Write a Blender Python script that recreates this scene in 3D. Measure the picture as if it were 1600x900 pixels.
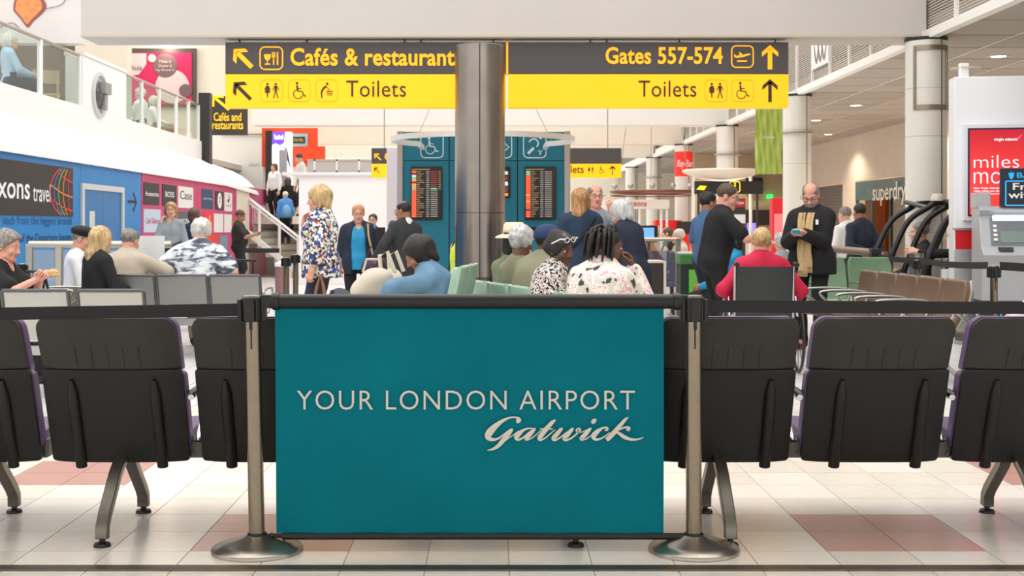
import bpy, math, random
import numpy as np
from mathutils import Vector, Matrix

for _o in list(bpy.data.objects):
    bpy.data.objects.remove(_o)
SC = bpy.context.scene
COL = SC.collection
random.seed(4)
PI = math.pi

# ------------------------------------------------------------------ camera
FPX, CX, CY, HC = 1950.0, 770.0, 355.0, 1.27      # focal length in pixels, principal point, eye height
cam = bpy.data.cameras.new('camera')
cam_o = bpy.data.objects.new('camera', cam)
COL.objects.link(cam_o)
cam_o.location = (0, 0, HC)
cam_o.rotation_euler = (PI / 2, 0, 0)
cam.sensor_width = 36.0
cam.lens = FPX * 36.0 / 1600.0
cam.shift_x = (800 - CX) / 1600.0
cam.shift_y = -(450 - CY) / 1600.0
cam.clip_end = 200
cam.dof.use_dof = True
cam.dof.focus_distance = 5.6
cam.dof.aperture_fstop = 9.0
SC.camera = cam_o

# ------------------------------------------------------------------ light
world = bpy.data.worlds.new('world')
SC.world = world
world.use_nodes = True
bgn = world.node_tree.nodes['Background']
_wt = world.node_tree                      # overcast sky: three times brighter overhead than at the horizon
_wc = _wt.nodes.new('ShaderNodeTexCoord')
_ws = _wt.nodes.new('ShaderNodeSeparateXYZ')
_wm = _wt.nodes.new('ShaderNodeMapRange')
_wm.inputs[1].default_value, _wm.inputs[2].default_value = 0.0, 1.0
_wm.inputs[3].default_value, _wm.inputs[4].default_value = 0.62, 1.86
_wt.links.new(_wc.outputs['Generated'], _ws.inputs[0])
_wt.links.new(_ws.outputs[2], _wm.inputs[0])
_wt.links.new(_wm.outputs[0], bgn.inputs[1])
bgn.inputs[0].default_value = (1.0, 0.975, 0.94, 1)
SC.view_settings.view_transform = 'Standard'
SC.view_settings.look = 'None'
SC.view_settings.gamma = 1.0
SC.view_settings.use_curve_mapping = False
SC.view_settings.exposure = 0.8


# ------------------------------------------------------------------ helpers
def W(x, y, d):
    """point that the photograph shows at pixel x, y when it stands d metres away"""
    return Vector(((x - CX) * d / FPX, d, HC + (CY - y) * d / FPX))


def lin(c):
    c = c / 255.0
    return c / 12.92 if c <= 0.04045 else ((c + 0.055) / 1.055) ** 2.4


def rgb(r, g, b):
    return (lin(r), lin(g), lin(b), 1.0)


MATS = {}


def mat(name, col, rough=0.6, metal=0.0, emit=0.0, var=0.0, vscale=8.0, bump=0.0, bscale=60.0, coat=0.0,
        spec=None, col2=None):
    """plain procedural material: colour with a soft noise variation, optional bump and emission"""
    if name in MATS:
        return MATS[name]
    m = bpy.data.materials.new(name)
    m.use_nodes = True
    nt = m.node_tree
    b = nt.nodes['Principled BSDF']
    b.inputs['Base Color'].default_value = rgb(*col)
    b.inputs['Roughness'].default_value = rough
    b.inputs['Metallic'].default_value = metal
    if coat:
        b.inputs['Coat Weight'].default_value = coat
    if spec is not None:
        b.inputs['Specular IOR Level'].default_value = spec
    if emit:
        b.inputs['Emission Color'].default_value = rgb(*col)
        b.inputs['Emission Strength'].default_value = emit
    if var or col2:
        tc = nt.nodes.new('ShaderNodeTexCoord')
        no = nt.nodes.new('ShaderNodeTexNoise')
        no.inputs['Scale'].default_value = vscale
        no.inputs['Detail'].default_value = 4
        nt.links.new(tc.outputs['Object'], no.inputs['Vector'])
        ra = nt.nodes.new('ShaderNodeMapRange')
        ra.inputs[1].default_value = 0.3
        ra.inputs[2].default_value = 0.7
        nt.links.new(no.outputs['Fac'], ra.inputs[0])
        mx = nt.nodes.new('ShaderNodeMix')
        mx.data_type = 'RGBA'
        c = rgb(*col)
        k = 1.0 - var
        mx.inputs[6].default_value = (c[0] * k, c[1] * k, c[2] * k, 1) if not col2 else rgb(*col2)
        mx.inputs[7].default_value = c
        nt.links.new(ra.outputs[0], mx.inputs[0])
        nt.links.new(mx.outputs[2], b.inputs['Base Color'])
    if bump:
        tc2 = nt.nodes.new('ShaderNodeTexCoord')
        n2 = nt.nodes.new('ShaderNodeTexNoise')
        n2.inputs['Scale'].default_value = bscale
        n2.inputs['Detail'].default_value = 3
        bp = nt.nodes.new('ShaderNodeBump')
        bp.inputs['Strength'].default_value = bump
        bp.inputs['Distance'].default_value = 0.01
        nt.links.new(tc2.outputs['Object'], n2.inputs['Vector'])
        nt.links.new(n2.outputs['Fac'], bp.inputs['Height'])
        nt.links.new(bp.outputs[0], b.inputs['Normal'])
    MATS[name] = m
    return m


def ramp_mat(name, kind, scale, stops, rough=0.8, stretch=(1, 1, 1), const=True, bump=0.0, detail=2.0, randomness=1.0,
             distort=0.0, metal=0.0):
    """patterned material: a noise, voronoi, wave or checker texture through a colour ramp"""
    if name in MATS:
        return MATS[name]
    m = bpy.data.materials.new(name)
    m.use_nodes = True
    nt = m.node_tree
    b = nt.nodes['Principled BSDF']
    b.inputs['Roughness'].default_value = rough
    b.inputs['Metallic'].default_value = metal
    tc = nt.nodes.new('ShaderNodeTexCoord')
    mp = nt.nodes.new('ShaderNodeMapping')
    mp.inputs['Scale'].default_value = stretch
    nt.links.new(tc.outputs['Object'], mp.inputs[0])
    if kind == 'noise':
        t = nt.nodes.new('ShaderNodeTexNoise')
        t.inputs['Detail'].default_value = detail
        t.inputs['Distortion'].default_value = distort
        out = t.outputs['Fac']
    elif kind == 'voronoi':
        t = nt.nodes.new('ShaderNodeTexVoronoi')
        t.inputs['Randomness'].default_value = randomness
        sp = nt.nodes.new('ShaderNodeSeparateColor')
        nt.links.new(t.outputs['Color'], sp.inputs[0])
        out = sp.outputs[0]
    else:
        t = nt.nodes.new('ShaderNodeTexWave')
        t.inputs['Distortion'].default_value = distort
        t.bands_direction = kind[-1].upper() if kind[-1] in 'xyz' else 'X'
        out = t.outputs['Fac']
    t.inputs['Scale'].default_value = scale
    nt.links.new(mp.outputs[0], t.inputs['Vector'])
    cr = nt.nodes.new('ShaderNodeValToRGB')
    cr.color_ramp.interpolation = 'CONSTANT' if const else 'LINEAR'
    els = cr.color_ramp.elements
    while len(els) < len(stops):
        els.new(0.5)
    for e, (p, c) in zip(els, stops):
        e.position = p
        e.color = rgb(*c)
    nt.links.new(out, cr.inputs[0])
    nt.links.new(cr.outputs[0], b.inputs['Base Color'])
    if bump:
        bp = nt.nodes.new('ShaderNodeBump')
        bp.inputs['Strength'].default_value = bump
        bp.inputs['Distance'].default_value = 0.01
        nt.links.new(out, bp.inputs['Height'])
        nt.links.new(bp.outputs[0], b.inputs['Normal'])
    MATS[name] = m
    return m


def glass_mat(name, tint=(235, 243, 240), gloss=0.12, rough=0.03):
    if name in MATS:
        return MATS[name]
    m = bpy.data.materials.new(name)
    m.use_nodes = True
    nt = m.node_tree
    nt.nodes.clear()
    o = nt.nodes.new('ShaderNodeOutputMaterial')
    mx = nt.nodes.new('ShaderNodeMixShader')
    tr = nt.nodes.new('ShaderNodeBsdfTransparent')
    gl = nt.nodes.new('ShaderNodeBsdfGlossy')
    tr.inputs[0].default_value = rgb(*tint)
    gl.inputs['Roughness'].default_value = rough
    mx.inputs[0].default_value = gloss
    nt.links.new(tr.outputs[0], mx.inputs[1])
    nt.links.new(gl.outputs[0], mx.inputs[2])
    nt.links.new(mx.outputs[0], o.inputs[0])
    MATS[name] = m
    return m


class MB:
    """collects polygons and links them as one mesh object"""

    def __init__(s):
        s.v, s.f, s.m = [], [], []

    def add(s, vs, fs, m=0):
        o = len(s.v)
        s.v += [tuple(p) for p in vs]
        for f in fs:
            s.f.append(tuple(i + o for i in f))
            s.m.append(m)
        return s

    def box(s, x0, x1, y0, y1, z0, z1, m=0):
        vs = [(x, y, z) for z in (z0, z1) for y in (y0, y1) for x in (x0, x1)]
        return s.add(vs, [(0, 2, 3, 1), (4, 5, 7, 6), (0, 1, 5, 4), (1, 3, 7, 5), (3, 2, 6, 7), (2, 0, 4, 6)], m)

    def obox(s, c, size, M=None, m=0):
        hx, hy, hz = size[0] / 2, size[1] / 2, size[2] / 2
        R = M if M is not None else Matrix.Identity(3)
        c = Vector(c)
        vs = [c + R @ Vector((x, y, z)) for z in (-hz, hz) for y in (-hy, hy) for x in (-hx, hx)]
        return s.add(vs, [(0, 2, 3, 1), (4, 5, 7, 6), (0, 1, 5, 4), (1, 3, 7, 5), (3, 2, 6, 7), (2, 0, 4, 6)], m)

    def bar(s, a, b, w, h, m=0, up=(0, 0, 1)):
        a, b = Vector(a), Vector(b)
        t = (b - a).normalized()
        sx = t.cross(Vector(up))
        if sx.length < 1e-4:
            sx = t.cross(Vector((1, 0, 0)))
        sx.normalize()
        uz = sx.cross(t)
        R = Matrix((sx, t, uz)).transposed()
        return s.obox((a + b) / 2, (w, (b - a).length, h), R, m)

    def tube(s, pts, r, n=10, m=0, closed=False, cap=True, flat=1.0):
        pts = [Vector(p) for p in pts]
        k = len(pts)
        rs = r if isinstance(r, (list, tuple)) else [r] * k
        ref = None
        rings = []
        for i in range(k):
            if closed:
                t = pts[(i + 1) % k] - pts[i - 1]
            else:
                t = pts[min(i + 1, k - 1)] - pts[max(i - 1, 0)]
            t.normalize()
            if ref is None:
                ref = Vector((0, 0, 1)) if abs(t.z) < 0.9 else Vector((1, 0, 0))
            u = (ref - t * ref.dot(t))
            if u.length < 1e-5:
                u = t.orthogonal()
            u.normalize()
            w = t.cross(u)
            ref = u
            rings.append([pts[i] + (u * math.cos(2 * PI * j / n) + w * math.sin(2 * PI * j / n) * flat) * rs[i] for j in range(n)])
        vs = [p for ring in rings for p in ring]
        fs = []
        for i in range(k if closed else k - 1):
            a, b = i * n, ((i + 1) % k) * n
            for j in range(n):
                j2 = (j + 1) % n
                fs.append((a + j, b + j, b + j2, a + j2))
        if cap and not closed:
            fs.append(tuple(range(n)))
            fs.append(tuple((k - 1) * n + j for j in reversed(range(n))))
        return s.add(vs, fs, m)

    def cyl(s, a, b, r, r2=None, n=16, m=0):
        return s.tube([a, b], [r, r if r2 is None else r2], n, m)

    def lathe(s, prof, n=32, c=(0, 0, 0), m=0):
        vs, fs = [], []
        for r, z in prof:
            for j in range(n):
                a = 2 * PI * j / n
                vs.append((c[0] + r * math.cos(a), c[1] + r * math.sin(a), c[2] + z))
        for i in range(len(prof) - 1):
            for j in range(n):
                j2 = (j + 1) % n
                fs.append((i * n + j, i * n + j2, (i + 1) * n + j2, (i + 1) * n + j))
        fs.append(tuple(reversed(range(n))))
        fs.append(tuple((len(prof) - 1) * n + j for j in range(n)))
        return s.add(vs, fs, m)

    def prism(s, poly, fn, d0, d1, m=0):
        """polygon (u, v) pushed from depth d0 to d1; fn(u, v, d) gives the point"""
        n = len(poly)
        vs = [fn(u, v, d0) for u, v in poly] + [fn(u, v, d1) for u, v in poly]
        fs = [tuple(range(n)), tuple(reversed(range(n, 2 * n)))]
        for i in range(n):
            j = (i + 1) % n
            fs.append((i, i + n, j + n, j))
        return s.add(vs, fs, m)

    def ball(s, c, r, n=10, k=8, m=0):
        rx, ry, rz = r if isinstance(r, (tuple, list)) else (r, r, r)
        vs, fs = [], []
        for i in range(1, k):
            th = PI * i / k
            for j in range(n):
                a = 2 * PI * j / n
                vs.append((c[0] + rx * math.sin(th) * math.cos(a), c[1] + ry * math.sin(th) * math.sin(a), c[2] + rz * math.cos(th)))
        for i in range(k - 2):
            for j in range(n):
                j2 = (j + 1) % n
                fs.append((i * n + j, (i + 1) * n + j, (i + 1) * n + j2, i * n + j2))
        vs.append((c[0], c[1], c[2] + rz))
        vs.append((c[0], c[1], c[2] - rz))
        t, b = len(vs) - 2, len(vs) - 1
        for j in range(n):
            fs.append((t, j, (j + 1) % n))
            fs.append((b, (k - 2) * n + (j + 1) % n, (k - 2) * n + j))
        return s.add(vs, fs, m)

    def grid(s, P, m=0, thick=None):
        """P[i][j] points; with thick a vector function (i,j)->offset closes it into a slab"""
        a, b = len(P), len(P[0])
        vs = [p for row in P for p in row]
        fs = [(i * b + j, i * b + j + 1, (i + 1) * b + j + 1, (i + 1) * b + j) for i in range(a - 1) for j in range(b - 1)]
        if thick is not None:
            o = len(vs)
            vs = vs + [Vector(P[i][j]) + Vector(thick(i, j)) for i in range(a) for j in range(b)]
            fs = fs + [tuple(reversed([q + o for q in f])) for f in fs]
            edge = [(0, j) for j in range(b)] + [(i, b - 1) for i in range(1, a)] + [(a - 1, j) for j in range(b - 2, -1, -1)] + [(i, 0) for i in range(a - 2, 0, -1)]
            for q in range(len(edge)):
                i0, j0 = edge[q]
                i1, j1 = edge[(q + 1) % len(edge)]
                A, B = i0 * b + j0, i1 * b + j1
                fs.append((B, A, A + o, B + o))
        return s.add(vs, fs, m)

    def mesh(s, name, mats, smooth=None):
        me = bpy.data.meshes.new(name)
        me.from_pydata(s.v, [], s.f)
        for mm in (mats if isinstance(mats, (list, tuple)) else [mats]):
            me.materials.append(mm)
        me.polygons.foreach_set('material_index', s.m)
        if smooth is not None:
            me.polygons.foreach_set('use_smooth', [True] * len(s.f))
            me.update()
            me.set_sharp_from_angle(angle=math.radians(smooth))
        me.validate()
        return me

    def build(s, name, mats, parent=None, smooth=None, bev=0.0, seg=2):
        return obj(name, s.mesh(name, mats, smooth), parent, bev, seg)


def obj(name, me, parent=None, bev=0.0, seg=2):
    o = bpy.data.objects.new(name, me)
    COL.objects.link(o)
    if parent is not None:
        o.parent = parent
    if bev:
        b = o.modifiers.new('bevel', 'BEVEL')
        b.width = bev
        b.segments = seg
        b.limit_method = 'ANGLE'
        b.angle_limit = math.radians(40)
    return o


def tag(o, label=None, cat=None, group=None, kind=None):
    if label:
        o['label'] = label
    if cat:
        o['category'] = cat
    if group:
        o['group'] = group
    if kind:
        o['kind'] = kind
    return o


def thing(name, label, cat, loc=(0, 0, 0), rotz=0.0, group=None):
    o = bpy.data.objects.new(name, None)
    COL.objects.link(o)
    o.location = loc
    o.rotation_euler = (0, 0, rotz)
    o.empty_display_size = 0.1
    return tag(o, label, cat, group)


def struct(o):
    o['kind'] = 'structure'
    return o


def kids(o):
    return [c for c in COL.objects if c.parent is o]


def copy_tree(o, parent=None):
    c = o.copy()
    COL.objects.link(c)
    c.parent = parent
    for ch in kids(o):
        copy_tree(ch, c)
    return c


def dup(o, loc, rotz, label=None, group=None):
    c = copy_tree(o)
    c.location = loc
    c.rotation_euler = (0, 0, rotz)
    if label:
        c['label'] = label
    if group:
        c['group'] = group
    return c


def rrect(w, h, r, n=5):
    out = []
    for cx, cy, a0 in ((w / 2 - r, h / 2 - r, 0), (-w / 2 + r, h / 2 - r, 90), (-w / 2 + r, -h / 2 + r, 180), (w / 2 - r, -h / 2 + r, 270)):
        for k in range(n + 1):
            a = math.radians(a0 + 90 * k / n)
            out.append((cx + r * math.cos(a), cy + r * math.sin(a)))
    return out


def spline(pts, sub=6):
    """Catmull-Rom through tuples of any size"""
    P = [np.array(p, float) for p in pts]
    P = [2 * P[0] - P[1]] + P + [2 * P[-1] - P[-2]]
    out = []
    for i in range(1, len(P) - 2):
        for k in range(sub):
            t = k / sub
            a, b, c, d = P[i - 1], P[i], P[i + 1], P[i + 2]
            out.append(0.5 * (2 * b + (c - a) * t + (2 * a - 5 * b + 4 * c - d) * t * t + (3 * b - a - 3 * c + d) * t ** 3))
    out.append(P[-2])
    return out


class Flat:
    """flat print drawn in units (u right, v up) on a plane; becomes a thin raised mesh"""

    def __init__(s, o, ux=(1, 0, 0), uy=(0, 0, 1), k=1.0):
        s.o, s.ux, s.uy, s.k = Vector(o), Vector(ux), Vector(uy), k
        s.n = s.ux.cross(s.uy)
        s.mb = MB()
        s.lift = 0.0

    def p(s, u, v, d=0.0):
        return s.o + s.ux * (u * s.k) + s.uy * (v * s.k) + s.n * d

    def poly(s, pts, m=0, th=0.004):
        a = sum(pts[i][0] * pts[(i + 1) % len(pts)][1] - pts[(i + 1) % len(pts)][0] * pts[i][1] for i in range(len(pts)))
        if a < 0:
            pts = pts[::-1]
        s.mb.prism(pts, lambda u, v, d: s.p(u, v, d), th + s.lift, s.lift, m)
        return s

    def rect(s, u0, u1, v0, v1, m=0, th=0.004):
        return s.poly([(u0, v0), (u1, v0), (u1, v1), (u0, v1)], m, th)

    def disc(s, u, v, r, m=0, n=20, th=0.004, r2=None):
        r2 = r if r2 is None else r2
        return s.poly([(u + r * math.cos(2 * PI * i / n), v + r2 * math.sin(2 * PI * i / n)) for i in range(n)], m, th)

    def stroke(s, pts, w=None, m=0, th=0.004, closed=False):
        """ribbon of width w (or per-point third value)"""
        P = [(p[0], p[1], (p[2] if len(p) > 2 else w)) for p in pts]
        L, R = [], []
        n = len(P)
        for i in range(n):
            if closed:
                a, b = P[i - 1], P[(i + 1) % n]
            else:
                a, b = P[max(i - 1, 0)], P[min(i + 1, n - 1)]
            dx, dy = b[0] - a[0], b[1] - a[1]
            l = math.hypot(dx, dy) or 1
            nx, ny = -dy / l, dx / l
            h = P[i][2] / 2
            L.append((P[i][0] + nx * h, P[i][1] + ny * h))
            R.append((P[i][0] - nx * h, P[i][1] - ny * h))
        rng = range(n if closed else n - 1)
        vs, fs = [], []
        for i in range(n):
            vs += [s.p(*L[i], th + s.lift), s.p(*R[i], th + s.lift), s.p(*L[i], s.lift), s.p(*R[i], s.lift)]
        for i in rng:
            a, b = 4 * i, 4 * ((i + 1) % n)
            fs += [(a, a + 1, b + 1, b), (a + 2, a, b, b + 2), (a + 1, a + 3, b + 3, b + 1)]
        s.mb.add(vs, fs, m)
        return s

    def ring(s, u, v, w, h, r, t, m=0, th=0.004):
        return s.stroke([(u + a, v + b) for a, b in rrect(w, h, r)], t, m, th, closed=True)

    def build(s, name, mats, parent=None):
        return s.mb.build(name, mats, parent)


def text(name, string, o, w, h, m, parent=None, ux=(1, 0, 0), uy=(0, 0, 1), bold=0.0, th=0.003, shear=0.0, spacing=1.0, align='fit'):
    """lettering stretched to a box of width w and height h whose lower left corner is o"""
    cu = bpy.data.curves.new(name, 'FONT')
    cu.body = string
    cu.offset = bold
    cu.shear = shear
    cu.space_character = spacing
    cu.resolution_u = 3
    cu.fill_mode = 'FRONT'
    tmp = bpy.data.objects.new(name + '_tmp', cu)
    COL.objects.link(tmp)
    me = bpy.data.meshes.new_from_object(tmp)
    bpy.data.objects.remove(tmp)
    bpy.data.curves.remove(cu)
    n = len(me.vertices)
    co = np.zeros(n * 3)
    me.vertices.foreach_get('co', co)
    co = co.reshape(-1, 3)
    lo, hi = co.min(0), co.max(0)
    u = (co[:, 0] - lo[0]) / max(hi[0] - lo[0], 1e-6) * w
    v = (co[:, 1] - lo[1]) / max(hi[1] - lo[1], 1e-6) * h
    ux, uy, o = np.array(ux, float), np.array(uy, float), np.array(o, float)
    nrm = np.cross(ux, uy)
    P = o + u[:, None] * ux + v[:, None] * uy + nrm * th
    me.vertices.foreach_set('co', P.ravel())
    me.materials.clear()
    me.materials.append(m)
    me.polygons.foreach_set('material_index', [0] * len(me.polygons))
    me.update()
    me.name = name
    return obj(name, me, parent)

# ================================================================== the setting
M_white = mat('white_plaster', (232, 229, 224), 0.7, var=0.04, vscale=2)
M_cream = mat('cream_plaster', (232, 222, 205), 0.75, var=0.05, vscale=1.5)
M_beige = mat('beige_plaster', (214, 204, 190), 0.75, var=0.05, vscale=1.5)
M_dark = mat('dark_charcoal', (44, 42, 42), 0.5)
M_black = mat('black_plastic', (20, 20, 20), 0.42, bump=0.05, bscale=250)
M_steel = mat('brushed_steel', (180, 172, 160), 0.3, 0.95, var=0.1, vscale=30)
M_chrome = mat('chrome', (205, 205, 205), 0.16, 1.0)
M_alu = mat('aluminium_bar', (176, 176, 174), 0.35, 0.9)
M_glass = glass_mat('clear_glass')
M_teal = mat('teal_panel', (0, 116, 142), 0.5, var=0.06, vscale=3)
M_text_white = mat('white_lettering', (240, 240, 238), 0.6)
M_text_dark = mat('dark_lettering', (34, 34, 38), 0.6)
M_whitepaint = mat('white_gloss_paint', (240, 240, 240), 0.35)

# ---- floor
M_grout = bpy.data.materials.new('far_floor_tiles')
M_grout.use_nodes = True
_nt = M_grout.node_tree
_b = _nt.nodes['Principled BSDF']
_b.inputs['Roughness'].default_value = 0.22
_tc = _nt.nodes.new('ShaderNodeTexCoord')
_mp = _nt.nodes.new('ShaderNodeMapping')
_mp.inputs['Location'].default_value = (0.252, 0.123, 0)
_br = _nt.nodes.new('ShaderNodeTexBrick')
_br.offset = 0
_br.inputs['Color1'].default_value = rgb(228, 227, 226)
_br.inputs['Color2'].default_value = rgb(234, 233, 232)
_br.inputs['Mortar'].default_value = rgb(170, 164, 156)
_br.inputs['Scale'].default_value = 1.0
_br.inputs['Mortar Size'].default_value = 0.004
_br.inputs['Brick Width'].default_value = 0.3125
_br.inputs['Row Height'].default_value = 0.3135
_nt.links.new(_tc.outputs['Object'], _mp.inputs[0])
_nt.links.new(_mp.outputs[0], _br.inputs['Vector'])
_nt.links.new(_br.outputs['Color'], _b.inputs['Base Color'])
M_tile_a = mat('cream_floor_tile', (236, 231, 222), 0.2, var=0.06, vscale=14, bump=0.04, bscale=12)
M_tile_b = mat('cream_floor_tile_warm', (228, 221, 209), 0.2, var=0.07, vscale=14, bump=0.04, bscale=12)
M_tile_p = mat('pink_floor_tile', (196, 146, 136), 0.2, var=0.08, vscale=14, bump=0.04, bscale=12)
fl = MB().box(-14, 14, -8, 60, -0.12, -0.0025).build('floor', M_grout)
struct(fl)
TW, TH = 0.3125, 0.3135
g = 0.0022
tmesh = []
for mm in (M_tile_a, M_tile_b, M_tile_p):
    tmesh.append(MB().box(-TW / 2 + g, TW / 2 - g, -TH / 2 + g, TH / 2 - g, -0.004, 0.0).mesh('tile', mm))
for r in range(-2, 12):
    y0 = 4.893 + r * TH
    for c in range(-16, 14):
        x0 = 1.311 + (c) * TW - 2.5 * 0
        yf = y0 + TH
        if x0 + TW < -770 / FPX * yf - 0.03 or x0 > 830 / FPX * yf + 0.03:
            continue
        pink = (c % 8 in (0, 1) and r % 8 in (0, 1)) or (c % 8 in (4, 5) and r % 8 in (4, 5))
        o = obj('tile', tmesh[2] if pink else tmesh[random.random() < 0.4], fl)
        o.location = (x0 + TW / 2, y0 + TH / 2, 0)
st = MB().box(-8, 8, 4.605, 4.675, -0.01, 0.006).build('trim_1', mat('bronze_floor_strip', (120, 112, 98), 0.35, 0.85, var=0.25, vscale=20), bev=0.002)
struct(st)

# ---- beams across the hall
BY = [15.7, 22.35, 29.0, 35.65, 42.3]
mb = MB().box(-5.18, 5.45, 15.7, 16.4, 3.66, 7.0)
mb.box(-5.18, 5.45, 15.68, 15.7, 3.66, 3.69, 1)
struct(mb.build('trim_2', [mat('beam_stone_white', (200, 194, 188), .75, var=.03, vscale=1.5), mat('beam_edge_trim', (196, 184, 164), 0.6)]))
struct(MB().box(-5.6, 5.45, 29.0, 29.7, 3.65, 7.0).build('trim_3', M_white))
struct(MB().box(-8.5, 5.45, 35.65, 36.3, 3.65, 7.0).build('trim_4', M_cream))
struct(MB().box(-8.5, 5.45, 42.3, 43, 3.65, 7.0).build('trim_5', M_cream))
struct(MB().box(-14, 14, 56, 56.3, 0, 7).build('wall_back', M_cream))
struct(MB().box(-14.2, -14, 4, 56, 0, 7).build('wall_left', M_white))
rf = MB()
for x in (-12, -8.55, -6.8, -4, 0, 4):
    rf.box(x - 0.06, x + 0.06, 4.3, 56, 7.0, 7.2)
struct(rf.build('ceiling_3', M_whitepaint))          # bars of the glazed roof
# low ceiling over the place where the photographer stands
struct(MB().box(-14, 14, -3, 4.3, 3.3, 3.5).build('ceiling_1', M_white))

# ---- side aisle on the right: ceiling of square panels, clerestory grilles, round columns
M_panel = mat('ceiling_panel', (176, 168, 160), 0.8, var=0.05, vscale=3)
M_gridbar = mat('ceiling_grid_bar', (235, 231, 224), 0.6)
ce = struct(MB().box(5.5, 9.5, 4.3, 56, 3.662, 3.9).build('ceiling_2', M_gridbar))
pm = MB().box(-0.512, 0.512, -0.524, 0.524, 0, 0.04).mesh('ceiling_panel', M_panel)
pm2 = MB().box(-0.512, 0.512, -0.524, 0.524, 0, 0.04).mesh('ceiling_panel', mat('ceiling_panel_grey', (166, 158, 151), 0.8, var=0.05, vscale=3))
for r in range(46):
    for c in range(4):
        y = 5.0 + r * 1.1
        if 5.5 + c * 1.1 + 0.5 > 9.9:
            continue
        if (5.5 + c * 1.1) / y * FPX > 900:
            continue
        o = obj('ceiling_panel', random.choice((pm, pm2)), ce)
        o.location = (5.98 + c * 1.08, y, 3.652)
# fascia edge
struct(MB().box(5.4, 5.52, 4.3, 56, 3.62, 3.73).build('trim_6', mat('white_edge', (240, 238, 234), 0.5)))
# clerestory: slatted grilles between mullions
wr = struct(MB().box(5.62, 5.7, 4.3, 56, 3.73, 7).build('wall_upper_right', mat('grille_backing', (120, 112, 104), 0.8)))
M_slat = mat('grille_slat', (184, 176, 166), 0.6)
for k in range(26):
    y0 = 7.0 + k * 1.1
    MB().box(5.44, 5.5, y0 - 0.025, y0 + 0.025, 3.73, 6.0).build('mullion', M_gridbar, wr)
    s = MB()
    zz = 3.75
    while zz < 5.2:
        s.box(5.48, 5.56, y0 + 0.025, y0 + 1.075, zz, zz + 0.02)
        zz += 0.036
    tag(s.build('grille_slats', M_slat, wr), kind='stuff')
# emblem panel on the grille
eb = MB().box(5.44, 5.475, 20.2, 21.27, 3.95, 4.42).build('emblem_panel', M_whitepaint, wr)
F = Flat((5.437, 20.73, 4.19), (0, -1, 0), (0, 0, 1))
for i in (-1, 0, 1):
    F.stroke(spline([(i * 0.24 - 0.16, 0.16, 0.03), (i * 0.24 - 0.06, -0.08, 0.07), (i * 0.24 + 0.02, -0.15, 0.05), (i * 0.24 + 0.1, 0.0, 0.04), (i * 0.24 + 0.16, 0.18, 0.02)], 4), m=0)
F.build('emblem', mat('emblem_grey', (140, 132, 124), 0.5, 0.4), eb)

M_col = mat('white_column_cladding', (226, 222, 214), 0.42, var=0.04, vscale=2)
M_seam = mat('dark_seam', (38, 36, 34), 0.6)
collab = ['tall white clad round column with framed panel, beside the cash machine wall',
          'white clad round column behind the end of the yellow sign and green banner',
          'white clad round column rising above the pale canopy of the information desk',
          'white clad round column carrying a red advertising wrap',
          'slim distant white column left of the red wrapped one',
          'most distant slim white column beside the small yellow sign']
for i, d in enumerate([15.7, 22.35, 29.0, 35.65, 42.3, 48.95]):
    t = thing('column', collab[i], 'column', (5.45, d, 0), group='round columns along the aisle')
    MB().lathe([(0.25, 0), (0.25, 3.64)], 40).build('shaft', M_col, t, smooth=40)
    MB().lathe([(0.256, 3.60), (0.262, 3.61), (0.262, 3.64)], 40).build('collar', M_seam, t, smooth=40)
    a = math.radians(-62)
    MB().obox((0.249 * math.cos(a), 0.249 * math.sin(a), 1.8), (0.012, 0.012, 3.6), Matrix.Rotation(a, 3, 'Z')).build('seam', M_seam, t)
    for z in (1.2, 2.4, 3.0):
        if i < 4:
            MB().lathe([(0.2512, z), (0.2512, z + 0.006)], 40).build('joint', mat('column_joint', (170, 165, 156), 0.6), t, smooth=40)
    if i in (1, 2, 4):
        MB().lathe([(0.25, 2.94), (0.3, 2.945), (0.3, 2.97), (0.25, 2.975)], 32).build('ring_shelf', M_alu, t, smooth=40)
    if i == 0:
        fr = MB()
        for z0, z1 in ((3.47, 3.53), (2.73, 2.79)):
            pts = [(0.262 * math.cos(math.radians(q)), 0.262 * math.sin(math.radians(q)), (z0 + z1) / 2) for q in range(-140, -39, 5)]
            fr.grid([[(x, y, z0) for x, y, _ in pts], [(x, y, z1) for x, y, _ in pts]])
            fr.grid([[(x * 1.02, y * 1.02, z0) for x, y, _ in pts], [(x * 1.02, y * 1.02, z1) for x, y, _ in pts]])
        for q in (-140, -40):
            a = math.radians(q)
            fr.obox((0.262 * math.cos(a), 0.262 * math.sin(a), 3.13), (0.02, 0.03, 0.8), Matrix.Rotation(a, 3, 'Z'))
        fr.build('panel_frame', mat('panel_frame_steel', (150, 140, 124), 0.35, 0.9), t)
    if i == 3:
        MB().lathe([(0.257, 2.72), (0.257, 3.42)], 40).build('advert_wrap', mat('red_wrap', (214, 40, 36), 0.5, emit=0.35), t, smooth=40)

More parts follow.
